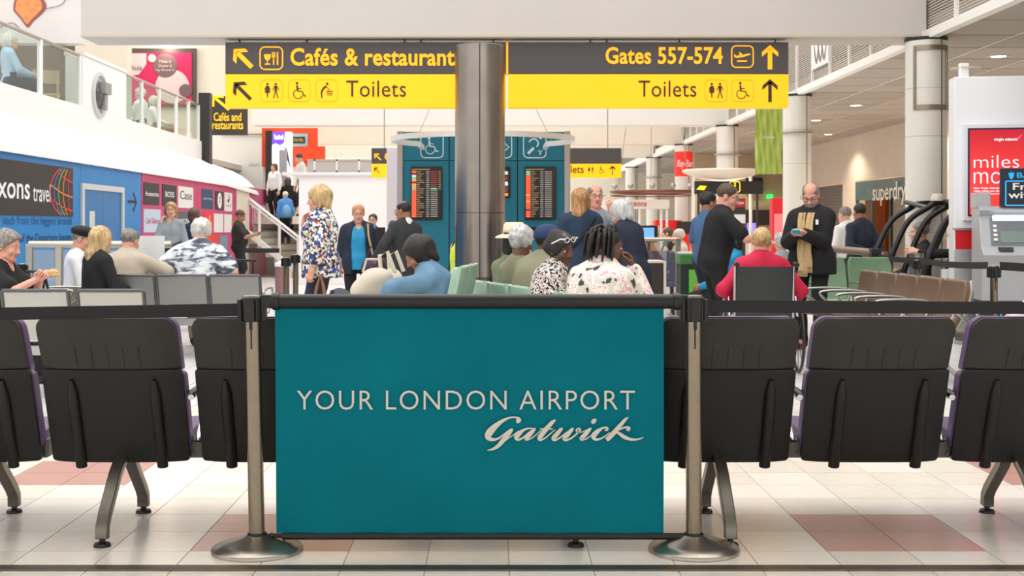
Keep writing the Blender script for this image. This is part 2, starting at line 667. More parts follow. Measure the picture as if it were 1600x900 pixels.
# aisle downlights: fitting with a lamp
M_bulb = mat('lamp_glow', (255, 226, 180), 0.5, emit=9.0)
for i, (x, d) in enumerate([(7.05, 17.4), (7.1, 21.0), (7.1, 24.4), (7.2, 27.8), (7.2, 33.0), (7.2, 39.0), (8.6, 19.0), (8.6, 25.6), (8.6, 32.0)]):
    t = thing('downlight', ['round recessed downlight glowing in the aisle ceiling above the cash machine',
                            'dim round downlight in the aisle ceiling, second from the cash machine',
                            'round recessed downlight in the aisle ceiling right of the second column',
                            'round recessed downlight in the aisle ceiling left of the clothes shop',
                            'round recessed downlight in the aisle ceiling above the information desk',
                            'farthest small round downlight in the aisle ceiling',
                            'round downlight close to the shop wall above the buggies',
                            'round downlight close to the shop wall above the clothes shop',
                            'round downlight far along the shop wall'][i], 'lamp', (x, d, 3.652), group='aisle ceiling downlights')
    MB().lathe([(0.1, 0.0), (0.15, -0.012), (0.17, -0.004), (0.17, 0.0)], 24).build('rim', M_alu, t, smooth=40)
    MB().lathe([(0.0, -0.004), (0.1, -0.004), (0.1, 0.0)], 20).build('lens', M_bulb, t)
    L = bpy.data.lights.new('lamp', 'SPOT')
    L.energy = 110
    L.color = (1.0, 0.85, 0.66)
    L.spot_size = math.radians(130)
    L.spot_blend = 0.6
    L.shadow_soft_size = 0.1
    lo = bpy.data.objects.new('lamp', L)
    COL.objects.link(lo)
    lo.parent = t
    lo.location = (0, 0, -0.03)

# shops on the right
rw = MB().box(9.36, 9.6, 4.3, 27.9, 0, 3.7)
rw.box(9.36, 9.6, 27.9, 40, 2.45, 3.7).box(9.36, 9.6, 32.2, 33.4, 0, 2.45).box(9.36, 9.6, 37, 56, 0, 3.7)
struct(rw.build('wall_right', M_beige))
struct(MB().box(9.6, 13, 27, 41, 2.5, 2.6).box(12.9, 13, 27, 41, 0, 2.6).box(9.6, 13, 41, 41.1, 0, 2.6).box(9.6, 13, 26.9, 27, 0, 2.6).build('wall_shop', mat('shop_interior', (150, 86, 40), 0.7, var=0.3, vscale=2)))
t = thing('clothes_shop', 'teal glazed clothes shop front with large metal letters in the right wall', 'shop', (9.36, 0, 0))
MB().box(-0.02, 0.06, 27.95, 32.15, 1.95, 2.42).build('fascia', mat('teal_glass_fascia', (28, 92, 104), 0.25, var=0.4, vscale=3), t)
for y in (28.0, 29.4, 30.8, 32.1):
    MB().box(-0.01, 0.05, y - 0.04, y + 0.04, 0, 2.42).build('mullion', mat('dark_teal_frame', (22, 52, 58), 0.4), t)
MB().box(0.02, 0.03, 30.8, 32.1, 0.05, 1.95).build('pane', M_glass, t)
MB().box(0.02, 0.03, 28.0, 29.4, 0.05, 1.95).build('pane', M_glass, t)
text('shop_lettering', 'superdry', (-0.06, 30.55, 1.78), 2.45, 0.55, mat('metal_letters', (225, 222, 220), 0.3, 0.6), t, ux=(0, -1, 0), bold=0.012)
Ls = bpy.data.lights.new('shop_lamp', 'POINT')
Ls.energy = 160
Ls.color = (1, 0.7, 0.4)
Ls.shadow_soft_size = 0.3
lo = bpy.data.objects.new('shop_lamp', Ls)
COL.objects.link(lo)
lo.location = (1.6, 30, 2.2)
lo.parent = t
t = thing('shop_shutter', 'half raised grey roller shutter over a warm lit shop beside the beige pier', 'shutter', (9.36, 0, 0))
for k in range(12):
    MB().box(0.05, 0.08, 33.45, 36.95, 1.35 + k * 0.09, 1.43 + k * 0.09).build('slat', mat('shutter_grey', (104, 102, 102), 0.5, 0.3), t)
Ls2 = Ls.copy()
lo = bpy.data.objects.new('shop_lamp', Ls2)
COL.objects.link(lo)
lo.location = (1.8, 35.5, 2.2)
lo.parent = t

# ================================================================== hoarding along the left
HX = -6.24


def HP(x, y):
    d = -HX * FPX / (CX - x)
    return d, HC + (CY - y) * d / FPX


M_blue = mat('blue_hoarding', (4, 128, 200), 0.45, var=0.12, vscale=0.8)
M_pink = mat('magenta_hoarding', (196, 62, 112), 0.5, var=0.04, vscale=2)
hw = struct(MB().box(HX - 0.1, HX - 0.02, 11.0, 34.4, 0, 2.3).build('wall_hoarding', M_white))
for y0, y1, m in ((11.0, 14.2, M_blue), (14.2, 18.9, M_blue), (21.05, 22.15, M_blue), (22.2, 26.3, M_pink), (26.31, 30.4, M_pink), (30.42, 32.0, M_cream), (32.05, 34.4, M_pink)):
    MB().box(HX - 0.02, HX, y0, y1 - 0.01, 0.0, 2.3).build('panel', m, hw)
MB().box(HX - 0.02, HX, 18.9, 21.05, 1.94, 2.3).build('panel', M_blue, hw)
dr = struct(thing('door_1', None, None, (HX, 0, 0)))
fr = MB().box(-0.03, 0.03, 18.9, 19.0, 0, 1.94).box(-0.03, 0.03, 20.95, 21.05, 0, 1.94).box(-0.03, 0.03, 19.0, 20.95, 1.85, 1.94)
fr.build('door_frame', mat('door_frame_grey', (204, 204, 202), 0.5), dr)
for y0, y1 in ((19.0, 19.97), (19.98, 20.95)):
    lf = MB().box(-0.04, 0.0, y0, y1, 0.01, 1.85).build('door_leaf', mat('blue_door', (2, 110, 176), 0.4), dr)
    yy = y1 - 0.06 if y0 < 19.5 else y0 + 0.06
    MB().box(0.0, 0.012, yy - 0.03, yy + 0.03, 0.82, 1.02).cyl((0.03, yy, 0.92), (0.03, yy + 0.12, 0.92), 0.01, n=8).build('handle', M_steel, lf)
    if y0 < 19.5:
        MB().box(0.0, 0.006, 19.3, 19.55, 1.02, 1.52).build('vent_plate', mat('door_plate', (206, 206, 200), 0.5), lf)


def hsign(name, x0, x1, y0, y1, m, th=0.012):
    a, _ = HP(x0, 300)
    b, _ = HP(x1, 300)
    mid = (x0 + x1) / 2
    z1, z0 = HP(mid, y0)[1], HP(mid, y1)[1]
    return MB().box(HX, HX + th, a, b, z0, z1).build(name, m, hw), a, b, z0, z1


def htext(s, par, a, b, z0, z1, m, fx=0.8, fz=0.3, cz=0.5, bold=0.0, th=0.016, shear=0.0):
    w, h = (b - a) * fx, (z1 - z0) * fz
    text('lettering', s, (HX, (a + b) / 2 - w / 2, z0 + (z1 - z0) * cz - h / 2), w, h, m, par, ux=(0, 1, 0), bold=bold, th=th, shear=shear)


M_lg_dark = mat('logo_dark', (48, 44, 48), 0.6)
M_lg_white = mat('logo_white', (228, 226, 224), 0.6)
dx = MB().box(HX, HX + 0.012, 14.5, 18.52, 1.425, 2.14).build('print_panel', mat('dixons_black', (38, 32, 36), 0.5), hw)
text('lettering', 'Dixons', (HX, 15.18, 1.64), 1.6, 0.3, M_text_white, dx, ux=(0, 1, 0), bold=0.012, th=0.016)
text('lettering', 'travel', (HX, 16.9, 1.62), 0.66, 0.25, M_text_white, dx, ux=(0, 1, 0), bold=0.004, th=0.016)
F = Flat((HX + 0.013, 18.5, 1.78), (0, 1, 0), (0, 0, 1))
gl = [(226, 60, 50), (60, 110, 200), (120, 180, 70), (230, 140, 50), (220, 60, 60)]
gm = [mat('globe_line_%d' % i, c, 0.5) for i, c in enumerate(gl)]
for i, rx in enumerate((0.95, 0.8, 0.62, 0.42, 0.2)):
    pts = [(-rx * math.cos(q) * 1.0, 0.42 * math.sin(q) * 1.0) for q in np.linspace(-0.98, 0.98, 16)]
    F.stroke([(max(u, -0.98), max(-0.35, min(0.35, v * 0.95))) for u, v in pts], 0.022, m=i)
for i, (z, hw_) in enumerate(((0.22, 0.7), (0.0, 0.9), (-0.2, 0.85))):
    F.stroke(spline([(-hw_, z + 0.08), (-hw_ * 0.5, z - 0.02), (-0.02, z - 0.07)], 6), 0.02, m=(4, 3, 0)[i])
F.build('globe_print', gm, dx)
M_bt = mat('hoarding_blue_text', (10, 84, 140), 0.6)
text('lettering', 'tech from the biggest brands', (HX, 15.9, 1.27), 2.6, 0.15, M_bt, hw, ux=(0, 1, 0), bold=0.004, th=0.004)
text('lettering', 'at both ends of the Departure lounge', (HX, 15.35, 1.035), 3.15, 0.15, mat('hoarding_navy_text', (10, 44, 84), 0.6), hw, ux=(0, 1, 0), bold=0.004, th=0.004)
F = Flat((HX + 0.002, 21.6, 1.71), (0, 1, 0), (0, 0, 1))
F.rect(-0.27, 0.2, -0.025, 0.025).stroke([(0.06, 0.16), (0.24, 0.0), (0.06, -0.16)], 0.05)
F.build('arrow_print', M_text_dark, hw)
text('lettering', 'entrance', (HX, 21.28, 1.15), 0.62, 0.1, M_bt, hw, ux=(0, 1, 0), th=0.004)
lg = [(224, 248, 286, 320, M_lg_dark, 'Accessorize', M_text_white, .86, .2, .5), (253, 275, 289, 322, M_lg_dark, 'BOSS', M_text_white, .62, .26, .55),
      (278, 301, 292, 325, M_lg_white, 'Case', M_text_dark, .8, .4, .6),
      (224, 250, 327, 363, mat('logo_pale_blue', (186, 202, 220), .6), 'Cath Kidston', mat('logo_red_text', (206, 60, 96), .6), .82, .25, .5),
      (278, 303, 331, 364, mat('logo_slate', (88, 90, 102), .6), 'FATFACE', M_text_white, .7, .24, .55),
      (315, 332, 296, 326, mat('logo_navy', (40, 72, 108), .6), 'JACK WILLS', M_text_white, .8, .12, .5),
      (336, 348.5, 299, 328, M_lg_dark, None, None, 0, 0, 0), (350.5, 362, 301, 330, M_lg_white, 'LACOSTE', mat('logo_grey_text', (120, 120, 120), .6), .7, .1, .3),
      (318, 332, 332, 362, mat('logo_red', (226, 52, 44), .6), None, None, 0, 0, 0), (334, 348, 334, 363, M_lg_white, 'LITTLEWOODS', mat('logo_grey_text', (120, 120, 120), .6), .74, .08, .5),
      (350, 361.5, 335, 363, M_lg_white, 'MONSOON', mat('logo_grey_text', (120, 120, 120), .6), .7, .08, .5),
      (238, 252, 369, 398, M_lg_white, None, None, 0, 0, 0), (319, 340, 367, 396, mat('logo_red', (226, 52, 44), .6), None, None, 0, 0, 0),
      (343, 355, 368, 397, mat('logo_steel_blue', (120, 136, 154), .6), None, None, 0, 0, 0)]
for x0, x1, y0, y1, m, s, tm, fx, fz, cz in lg:
    p, a, b, z0, z1 = hsign('logo_panel', x0, x1, y0, y1, m)
    if s and s not in ('LITTLEWOODS', 'MONSOON'):
        htext(s, p, a, b, z0, z1, tm, fx, fz, cz, bold=0.01 if s in ('BOSS', 'FATFACE', 'Accessorize') else 0.0, shear=0.25 if 'Kid' in s else 0)
    if x0 == 336:
        F = Flat((HX + 0.013, (a + b) / 2, (z0 + z1) / 2), (0, 1, 0), (0, 0, 1))
        F.disc(0, 0, (b - a) * 0.26, 0, r2=(z1 - z0) * 0.43)
        F.build('oval_print', M_text_white, p)
        htext('JD', p, a, b, z0, z1, M_text_dark, .26, .4, .5, th=0.019)
    if x0 == 350.5:
        F = Flat((HX + 0.013, (a + b) / 2, (z0 + z1) / 2 + .07), (0, 1, 0), (0, 0, 1))
        F.stroke([(-0.14, -0.05, .02), (-0.02, -0.05, .09), (0.08, 0.0, .06), (0.0, 0.1, .03)], m=0).build('crocodile_print', M_text_dark, p)
    if x0 == 318:
        F = Flat((HX + 0.013, (a + b) / 2 + .1, (z0 + z1) / 2), (0, 1, 0), (0, 0, 1))
        F.stroke([(-.05, -.1, .05), (0, .12, .08), (.01, .15, .05)]).stroke([(.06, -.1, .05), (.16, .0, .08)]).build('leaf_print', mat('logo_peach', (246, 190, 160), .6), p)
for s, y0, y1, x0, x1 in (('TAX FREE', 320, 354, 393, 415), ('shopping', 360, 368, 394, 415), ('ACROSS FASHION', 374, 383, 395, 414)):
    a, b = HP(x0, 0)[0], HP(x1, 0)[0]
    z1, z0 = HP(404, y0)[1], HP(404, y1)[1]
    text('lettering', s, (HX, a, z0), b - a, z1 - z0, mat('pale_pink_text', (246, 226, 232), .6), hw, ux=(0, 1, 0), bold=0.02, th=0.004)

# sloping white canopy above the hoarding and the upper floor behind it
P = []
for i in range(9):
    f = i / 8
    x = HX + 0.05 + (-6.9 - HX - 0.05) * f
    z = 2.28 + 0.6 * (f ** 0.8) + 0.05 * math.sin(f * PI)
    P.append([(x, y, z - (max(0, y - 29) * 0.03)) for y in (11, 15, 19, 23, 27, 29, 31, 33)])
struct(MB().grid(P, 0, lambda i, j: (0, 0, -0.05)).build('trim_7', mat('white_canopy_sheet', (242, 242, 240), 0.55, var=0.03, vscale=3, bump=0.1, bscale=4), smooth=60))
struct(MB().box(-7.05, -6.88, 11, 29.5, 2.8, 3.3).box(-7.05, -6.9, 11, 29.5, 2.0, 2.8).build('trim_8', M_whitepaint))
struct(MB().box(-14, -7.05, 11, 36, 2.86, 3.0).build('floor_upper', mat('upper_floor', (190, 182, 170), 0.4)))
BX = -6.93
bal = thing('balustrade', 'glass balustrade with white posts and steel rail along the upper floor', 'balustrade', (BX, 0, 3.3))
for y0, y1 in ((11, 15.5), (15.55, 19.05), (19.15, 20.85), (23.45, 24.55), (24.65, 25.8), (25.95, 27.2), (27.4, 28.3), (28.45, 29.3)):
    MB().box(-0.008, 0.008, y0, y1, 0.03, 0.8).build('pane', glass_mat('tinted_glass', (238, 245, 242), 0.1), bal)
for y in (15.5, 19.1, 20.9, 23.45, 24.6, 25.9, 27.3, 28.4, 29.35):
    MB().box(-0.03, 0.03, y - 0.04, y + 0.04, 0, 0.84).build('post', M_whitepaint, bal)
MB().cyl((0, 11, 0.85), (0, 20.9, 0.85), 0.03, n=10).cyl((0, 23.4, 0.85), (0, 29.4, 0.85), 0.03, n=10).build('handrail', M_steel, bal, smooth=50)
bx = thing('equipment_box', 'white boxed-in pier with a round porthole light, in the glass balustrade', 'box', (BX, 20.95, 3.3))
MB().box(-0.25, 0.05, 0.0, 2.45, 0.0, 0.86).build('housing', M_whitepaint, bx, bev=0.01)
MB().box(-0.27, 0.07, 0, 2.45, 0.86, 0.92).build('capping', mat('capping_white', (236, 236, 232), 0.4), bx)
R9 = Matrix.Rotation(PI / 2, 4, 'Y')


def lathe_x(prof, c, n=28):
    m = MB()
    m.lathe(prof, n)
    m.v = [(z + c[0], y + c[1], -x + c[2]) for x, y, z in m.v]
    return m


lathe_x([(0.40, 0.05), (0.40, 0.09), (0.34, 0.1), (0.30, 0.06)], (0, 0.85, 0.28)).build('porthole_rim', mat('porthole_grey', (200, 200, 200), .4), bx, smooth=40)
lathe_x([(0.26, 0.055), (0.2, 0.1), (0.1, 0.13), (0.0, 0.14)], (0, 0.85, 0.28)).build('lens', mat('porthole_dark', (90, 90, 94), .2), bx, smooth=40)
MB().box(0.08, 0.2, 0.75, 1.1, 0.3, 0.5).box(0.08, 0.16, 0.85, 1.0, 0.02, 0.3).build('bracket', mat('bracket_grey', (150, 150, 152), .4, .3), bx, bev=0.01)

# poster bulkhead, dark cafe recess and menu board on the upper floor
pw = MB().box(-14, -6.6, 20.0, 20.3, 4.22, 7.0).build('wall_poster', mat('poster_grey_white', (222, 218, 218), 0.6, var=0.06, vscale=1.2))
struct(pw)
F = Flat((-7.35, 19.995, 4.72), (1, 0, 0), (0, 0, 1))
F.lift = 0.001
F.poly([tuple(q) for q in spline([(-0.33, 0.02), (-0.32, 0.16), (-0.24, 0.27), (-0.12, 0.32), (0.02, 0.3), (0.14, 0.22), (0.2, 0.08), (0.12, -0.04), (0.0, -0.14), (-0.1, -0.25), (-0.2, -0.13), (-0.33, 0.02)], 3)[:-1]], 1)
F.lift = 0.006
F.poly([tuple(q) for q in spline([(-0.3, 0.03), (-0.28, 0.16), (-0.2, 0.25), (-0.1, 0.28), (0.02, 0.25), (0.11, 0.17), (0.13, 0.06), (0.04, -0.05), (-0.04, -0.13), (-0.11, -0.2), (-0.19, -0.1), (-0.3, 0.03)], 3)[:-1]], 0)
F.disc(-0.72, 0.42, 0.36, 2, 28, r2=0.24)
F.lift = 0.012
F.disc(-0.72, 0.44, 0.28, 3, 28, r2=0.18)
F.disc(-0.86, 0.1, 0.1, 4, 16).disc(-0.78, -0.02, 0.09, 4, 16).disc(-0.7, 0.14, 0.08, 4, 16)
F.stroke(spline([(-0.8, -0.1), (-0.6, -0.25), (-0.35, -0.18), (-0.2, -0.3)], 5), 0.012, 5)
F.stroke(spline([(0.2, 0.05), (0.45, 0.12), (0.55, 0.3)], 5), 0.01, 5)
F.build('food_print', [mat('cake_orange', (242, 158, 96), .6, var=.3, vscale=14), mat('cake_crust', (150, 86, 84), .6), mat('bowl_white', (240, 234, 226), .6),
                       mat('soup_orange', (240, 130, 60), .6), mat('berry_red', (204, 44, 48), .6), mat('twig_brown', (120, 104, 96), .6)], pw)
struct(MB().box(-13, -7.6, 24.2, 24.4, 3.0, 5.2).build('wall_cafe', mat('cafe_brown', (112, 98, 84), 0.7)))
struct(MB().box(-8.0, -7.0, 23.9, 24.2, 3.0, 7.0).build('trim_9', M_cream))
struct(MB().box(-14, -7.05, 31.0, 31.2, 3.0, 7.0).build('wall_upper_back', M_cream))
mbd = thing('menu_board', 'large magenta menu board with pale circles in a dark frame, upstairs', 'sign', (-8.55, 30.95, 4.35))
MB().box(-1.25, 1.2, -0.05, 0.05, -0.1, 1.35).build('frame', mat('menu_frame', (86, 76, 70), .5), mbd)
MB().box(-1.17, 1.1, -0.07, -0.05, -0.04, 1.24).build('board', mat('menu_magenta', (206, 30, 90), .5), mbd)
F = Flat((0, -0.075, 0.6), (1, 0, 0), (0, 0, 1))
pc, bc = mat('menu_pale', (222, 200, 196), .6), mat('menu_brown', (120, 92, 96), .6)
F.poly([(-0.98, 0.62), (-0.98, 0.1), (-.7, -0.0), (-0.2, 0.1), (-0.02, 0.35), (-0.02, 0.62)], 0)
F.disc(0.62, -0.2, 0.42, 0)
F.lift = .005
F.disc(0.45, 0.32, 0.3, 1)
F.lift = .01
F.disc(0.12, 0.5, 0.1, 0)
F.lift = .012
F.disc(0.95, -0.3, 0.16, 1)
F.build('circle_print', [pc, bc], mbd)
text('lettering', 'shake-a-hula', (-0.92, -0.092, 0.8), 0.8, 0.13, bc, mbd)
for i, (s_, w_) in enumerate((('Make it', .3), ('Shake it', .34), ('Up Brand it', .46))):
    text('lettering', s_, (0.45 - w_ / 2, -0.1, 0.98 - i * .11), w_, 0.08, pc, mbd)
Lw = bpy.data.lights.new('board_lamp', 'POINT')
Lw.energy = 14
Lw.color = (1, .85, .65)
Lw.shadow_soft_size = 0.08
lo = bpy.data.objects.new('board_lamp', Lw)
COL.objects.link(lo)
lo.parent = mbd
lo.location = (0.5, -0.35, 1.4)
MB().cyl((0.5, -0.05, 1.42), (0.5, -0.3, 1.44), 0.015, n=8).ball((0.5, -0.35, 1.42), 0.035).build('spotlight', M_bulb, mbd)

# dark blade and small direction sign by the stairs
t = tag(MB().box(-6.98, -6.72, 29.6, 29.9, 2.62, 4.46).build('dark_pier', M_dark), 'tall dark charcoal pier at the end of the upper balustrade', 'pillar')
t = thing('direction_sign', 'dark sign reading Cafés and restaurants beside the dark pier', 'sign', (0, 32.2, 0))
a, b = W(331, 211, 32.2), W(386, 150, 32.2)
MB().box(a.x, b.x, 0, 0.12, a.z, b.z).build('panel', mat('sign_charcoal', (66, 60, 60), .5), t)
M_yel_t = mat('yellow_letters', (250, 190, 30), .5, emit=0.5)
for s, x0, x1, y0, y1 in (('Cafés and', 334, 377, 176, 189), ('restaurants', 332, 380, 191, 202)):
    a, b = W(x0, y1, 32.2), W(x1, y0, 32.2)
    text('lettering', s, (a.x, -0.002, a.z), b.x - a.x, b.z - a.z, M_yel_t, t, bold=0.01)
F = Flat((W(346, 163, 32.2).x, -0.003, W(346, 163, 32.2).z), (1, 0, 0), (0, 0, 1))
F.stroke([(-0.16, 0.16), (0.2, -0.14)], 0.07).stroke([(-0.22, -0.06), (-0.2, 0.2), (0.06, 0.2)], 0.07)
F.build('arrow', M_yel_t, t)
MB().cyl((-6.8, 0.06, 4.5), (-6.8, 0.06, 7.0), 0.02, n=8).build('hanger', M_steel, t)
wt = MB().box(-7.9, -5.85, 35.0, 35.2, 0.0, 3.85).build('wall_stairs', M_whitepaint)
struct(wt)
text('lettering', 'Gatwick', (W(389, 259, 35).x, 34.995, W(389, 260, 35).z), 0.3, 0.1, mat('faint_teal', (150, 190, 190), .6), wt, shear=.3)
MB().cyl((-7.6, 34.95, 3.9), (-5.86, 34.95, 3.88), 0.035, n=8).build('rail', M_steel, wt)

# staircase rising to the left
sdir = Vector((-0.86, 0.5, 0)).normalized()
snorm = Vector((0.5, 0.86, 0))
s0 = Vector((-4.75, 31.2, 0))
sc = thing('staircase', 'grey staircase with white handrails climbing to the upper floor', 'stairs', s0)
M_step, M_tread = mat('stair_riser', (196, 190, 178), .6), mat('stair_tread', (126, 122, 112), .5)
ang = math.atan2(sdir.y, sdir.x)
RS = Matrix.Rotation(ang, 3, 'Z')
for k in range(9):
    z = k * 0.17
    c = sdir * (0.14 + k * 0.28)
    MB().obox(c + Vector((0, 0, z + 0.07)) + RS @ Vector((0, -1.1, 0)), (0.28, 2.4, 0.14), RS).obox(c + Vector((0, 0, z + 0.155)) + RS @ Vector((0, -1.1, 0)), (0.3, 2.4, 0.03), RS, 1).build('step', [M_step, M_tread], sc)
for off in (0.12, -2.35):
    o = RS @ Vector((0, off, 0))
    b0, b1 = o + sdir * 0.0, o + sdir * 2.6 + Vector((0, 0, 1.58))
    MB().bar(b0 + Vector((0, 0, 0.1)), b1 + Vector((0, 0, 0.1)), 0.05, 0.14).build('stringer', M_whitepaint, sc)
    up = Vector((0, 0, 1.0))
    MB().tube([b0 + up, b1 + up], 0.035, 8).tube([b0 + up * 0.9, b1 + up * 0.9], 0.025, 8).build('handrail', M_whitepaint, sc)
    for q in (0.02, 0.25, 0.5, 0.75, 0.98):
        c = b0.lerp(b1, q)
        MB().box(c.x - 0.03, c.x + 0.03, c.y - 0.03, c.y + 0.03, c.z, c.z + 1.0).build('post', M_whitepaint, sc)

# white side wall of the landing, balcony rail behind and shops upstairs
a, b = W(452, 400, 27.5), W(606, 274, 27.5)
wl = MB().box(W(467, 0, 27.5).x, b.x, 27.5, 27.65, 0, b.z).build('wall_landing', M_whitepaint)
struct(wl)
MB().box(a.x - 0.15, b.x + 0.02, 27.42, 27.7, b.z, b.z + 0.07).build('capping', mat('capping_pale', (226, 228, 230), .4), wl)
bl = thing('balcony_rail', 'far grey and white balcony rail below the cream beam', 'railing', (0, 33, 0))
a, b = W(480, 276, 33), W(604, 249, 33)
MB().box(a.x, b.x, 0, 0.05, b.z - 0.04, b.z).box(a.x, b.x, 0, 0.08, a.z, a.z + 0.16).build('rail', mat('balcony_grey', (186, 186, 186), .5), bl)
for k in range(4):
    x = a.x + (b.x - a.x) * (0.08 + 0.28 * k)
    MB().box(x, x + 0.05, 0, 0.05, a.z, b.z).build('post', M_whitepaint, bl)
MB().box(a.x, b.x, 0.02, 0.03, a.z + 0.16, b.z - 0.04).build('pane', mat('balcony_infill', (196, 192, 190), .4), bl)
struct(MB().box(-8, -7.0, 30.5, 36, 1.35, 1.53).box(-7.0, -2.2, 32.6, 36, 1.35, 1.53).box(-4.75, -2.2, 29.6, 32.6, 1.35, 1.53).build('floor_landing', M_beige))
a, b = W(409, 260, 34.4), W(496, 200, 34.4)
osf = thing('shop_surround', 'bright orange shop surround upstairs behind the purple and white sign', 'shop', (0, 34.4, 0))
M_or = mat('orange_surround', (236, 76, 30), .5)
MB().box(a.x, b.x, 0, 0.1, a.z, b.z).build('panel', M_or, osf)
MB().box(a.x + 0.02, b.x - 0.02, 0.1, 0.14, 1.53, b.z).build('backing', M_cream, osf)
MB().box(b.x - 0.4, b.x + 0.22, -0.1, 0.0, W(0, 251, 34.4).z, W(0, 229, 34.4).z).build('panel', M_or, osf)
a, b = W(452, 229, 34.4), W(481, 209, 34.4)
MB().box(a.x, b.x, -0.04, 0.0, a.z, b.z).build('pale_panel', mat('pale_blue_panel', (160, 188, 196), .5), osf)
a, b = W(455, 224, 34.4), W(477, 214, 34.4)
MB().box(a.x, b.x, -0.06, -0.04, a.z, b.z).build('name_board', M_dark, osf)
text('lettering', 'COOK GRILL', (a.x + 0.03, -0.063, a.z + 0.05), b.x - a.x - 0.06, 0.08, mat('olive_text', (190, 180, 70), .5, emit=.3), osf)
tt = thing('lit_totem', 'tall lit white totem with purple heading and dark side, top of stairs', 'sign', (0, 34.0, 0))
a, b = W(425, 300, 34.0), W(455, 206, 34.0)
MB().box(a.x - 0.18, a.x, -0.0, 0.3, a.z - .3, b.z + .03).build('side', M_dark, tt)
MB().box(a.x, b.x, 0, 0.25, a.z - .3, b.z).build('face', mat('lit_white', (250, 248, 252), .5, emit=0.6), tt)
F = Flat((a.x, -0.003, b.z), (1, 0, 0), (0, 0, 1))
F.poly([(0, 0), (0, -0.36), (0.1, -0.31), (0.22, -0.37), (0.33, -0.3), (0.36, 0)])
F.build('purple_print', mat('lit_purple', (104, 70, 220), .5, emit=0.6), tt)
text('lettering', 'festival', (a.x + 0.06, -0.012, b.z - 0.21), 0.25, 0.15, mat('lit_white', (250, 248, 252), .5), tt, bold=0.03)
F = Flat((a.x, -0.003, b.z), (1, 0, 0), (0, 0, 1))
F.stroke(spline([(0.32, -0.42, .02), (0.4, -0.5, .04), (0.44, -0.75, .05), (0.5, -0.95, .02)], 5)).build('curl_print', mat('curl_purple', (90, 50, 90), .5), tt)
a, b = W(436, 300, 33.6), W(447, 234, 33.6)
tag(MB().box(a.x, b.x, 33.6, 33.8, 1.53, b.z).build('grey_pillar', mat('pillar_grey', (168, 172, 182), .4, .3), bev=.01), 'slim grey metal pillar in front of the lit totem upstairs', 'pillar')

# ================================================================== barrier with the banner
M_post = mat('barrier_post_steel', (150, 137, 118), 0.27, 0.95, var=0.12, vscale=40)
M_belt = ramp_mat('belt_webbing', 'wave_z', 260, [(0, (30, 28, 30)), (1, (38, 35, 38))], 0.75, const=False)


def post_mesh(t, h=1.0, r=0.031, base=0.178, head=True, lean=0.0, wide=0.047):
    MB().lathe([(base, 0.0), (base, 0.012), (base - 0.004, 0.018), (base * 0.72, 0.036), (base * 0.35, 0.052), (r + 0.012, 0.062), (r + 0.002, 0.066)], 56).build('base', M_steel, t, smooth=35)
    MB().lathe([(r, 0.055), (r, h - 0.09)], 28).build('pole', M_post, t, smooth=40)
    if head:
        hd = MB().lathe([(r + 0.004, h - 0.1), (wide * 0.86, h - 0.095), (wide * 0.9, h - 0.02), (wide * 0.86, h - 0.006), (wide * 0.7, h)], 28)
        for a in range(4):
            q = PI / 2 * a
            R = Matrix.Rotation(q, 3, 'Z')
            hd.obox(R @ Vector((wide, 0, h - 0.055)), (0.016, 0.036, 0.085), R)
            hd.obox(R @ Vector((wide * 0.92, 0.026, h - 0.055)), (0.01, 0.006, 0.085), R)
        hd.obox((0, -r - 0.004, h - 0.11), (0.012, 0.01, 0.04))
        hd.build('head', M_black, t, smooth=30)
        MB().lathe([(wide * 0.72, h - 0.002), (wide * 0.66, h + 0.003), (0.0, h + 0.004)], 24).build('cap', M_steel, t, smooth=40)
    MB().obox((0, -r - 0.0005, h - 0.16), (0.006, 0.003, 0.09)).build('slot', M_seam, t)


PL = thing('barrier_post', 'steel queue barrier post at the left edge of the teal banner', 'post', (W(402, 858, 4.9).x, 4.9, 0), group='banner barrier posts')
post_mesh(PL)
PR = thing('barrier_post', 'steel queue barrier post at the right edge of the teal banner', 'post', (W(1084, 858, 4.9).x, 4.9, 0), group='banner barrier posts')
post_mesh(PR)
for o in kids(PL):
    if o.name.startswith(('pole', 'slot', 'head', 'cap')):
        o.rotation_euler = (0, math.radians(-1.2), 0)

bn = thing('banner', 'teal fabric barrier banner reading YOUR LONDON AIRPORT Gatwick between the two posts', 'banner', (0, 4.9, 0))
zt, zb = W(0, 471, 4.9).z, W(0, 838, 4.9).z
xl, xr = PL.location.x, PR.location.x
MB().cyl((xl + 0.055, 0, zt), (xr - 0.05, 0, zt), 0.029, n=24).build('top_bar', M_black, bn, smooth=40)
for x in (xl + 0.075, xr - 0.07):
    MB().cyl((x - 0.012, 0, zt), (x + 0.012, 0, zt), 0.034, n=24).build('end_ring', M_black, bn, smooth=40)
for x, s in ((xl + 0.045, 1), (xr - 0.045, -1)):
    MB().box(x - 0.03, x + 0.03, -0.02, 0.02, zt - 0.026, zt + 0.026).build('bracket', M_black, bn, bev=0.004)
MB().cyl((xl + 0.1, 0, zb), (xr - 0.03, 0, zb), 0.0135, n=16).cyl((xl + 0.05, 0, zb + 0.004), (xl + 0.14, 0, zb), 0.009, n=12).build('bottom_bar', M_black, bn, smooth=40)
for px_ in (xl, xr):
    MB().lathe([(0.034, -0.008), (0.039, -0.004), (0.039, 0.006), (0.034, 0.01)], 20, (px_, 0, zb + 0.006)).build('pole_clip', M_black, bn, smooth=40)
MB().bar((xl + 0.035, 0, zb), (xl + 0.06, 0, zb + 0.008), 0.012, 0.012).bar((xr - 0.035, 0, zb), (xr - 0.06, 0, zb), 0.012, 0.012).build('clip_arm', M_black, bn)
bl_, br_ = W(429.5, 484, 4.9), W(1037, 832, 4.9)
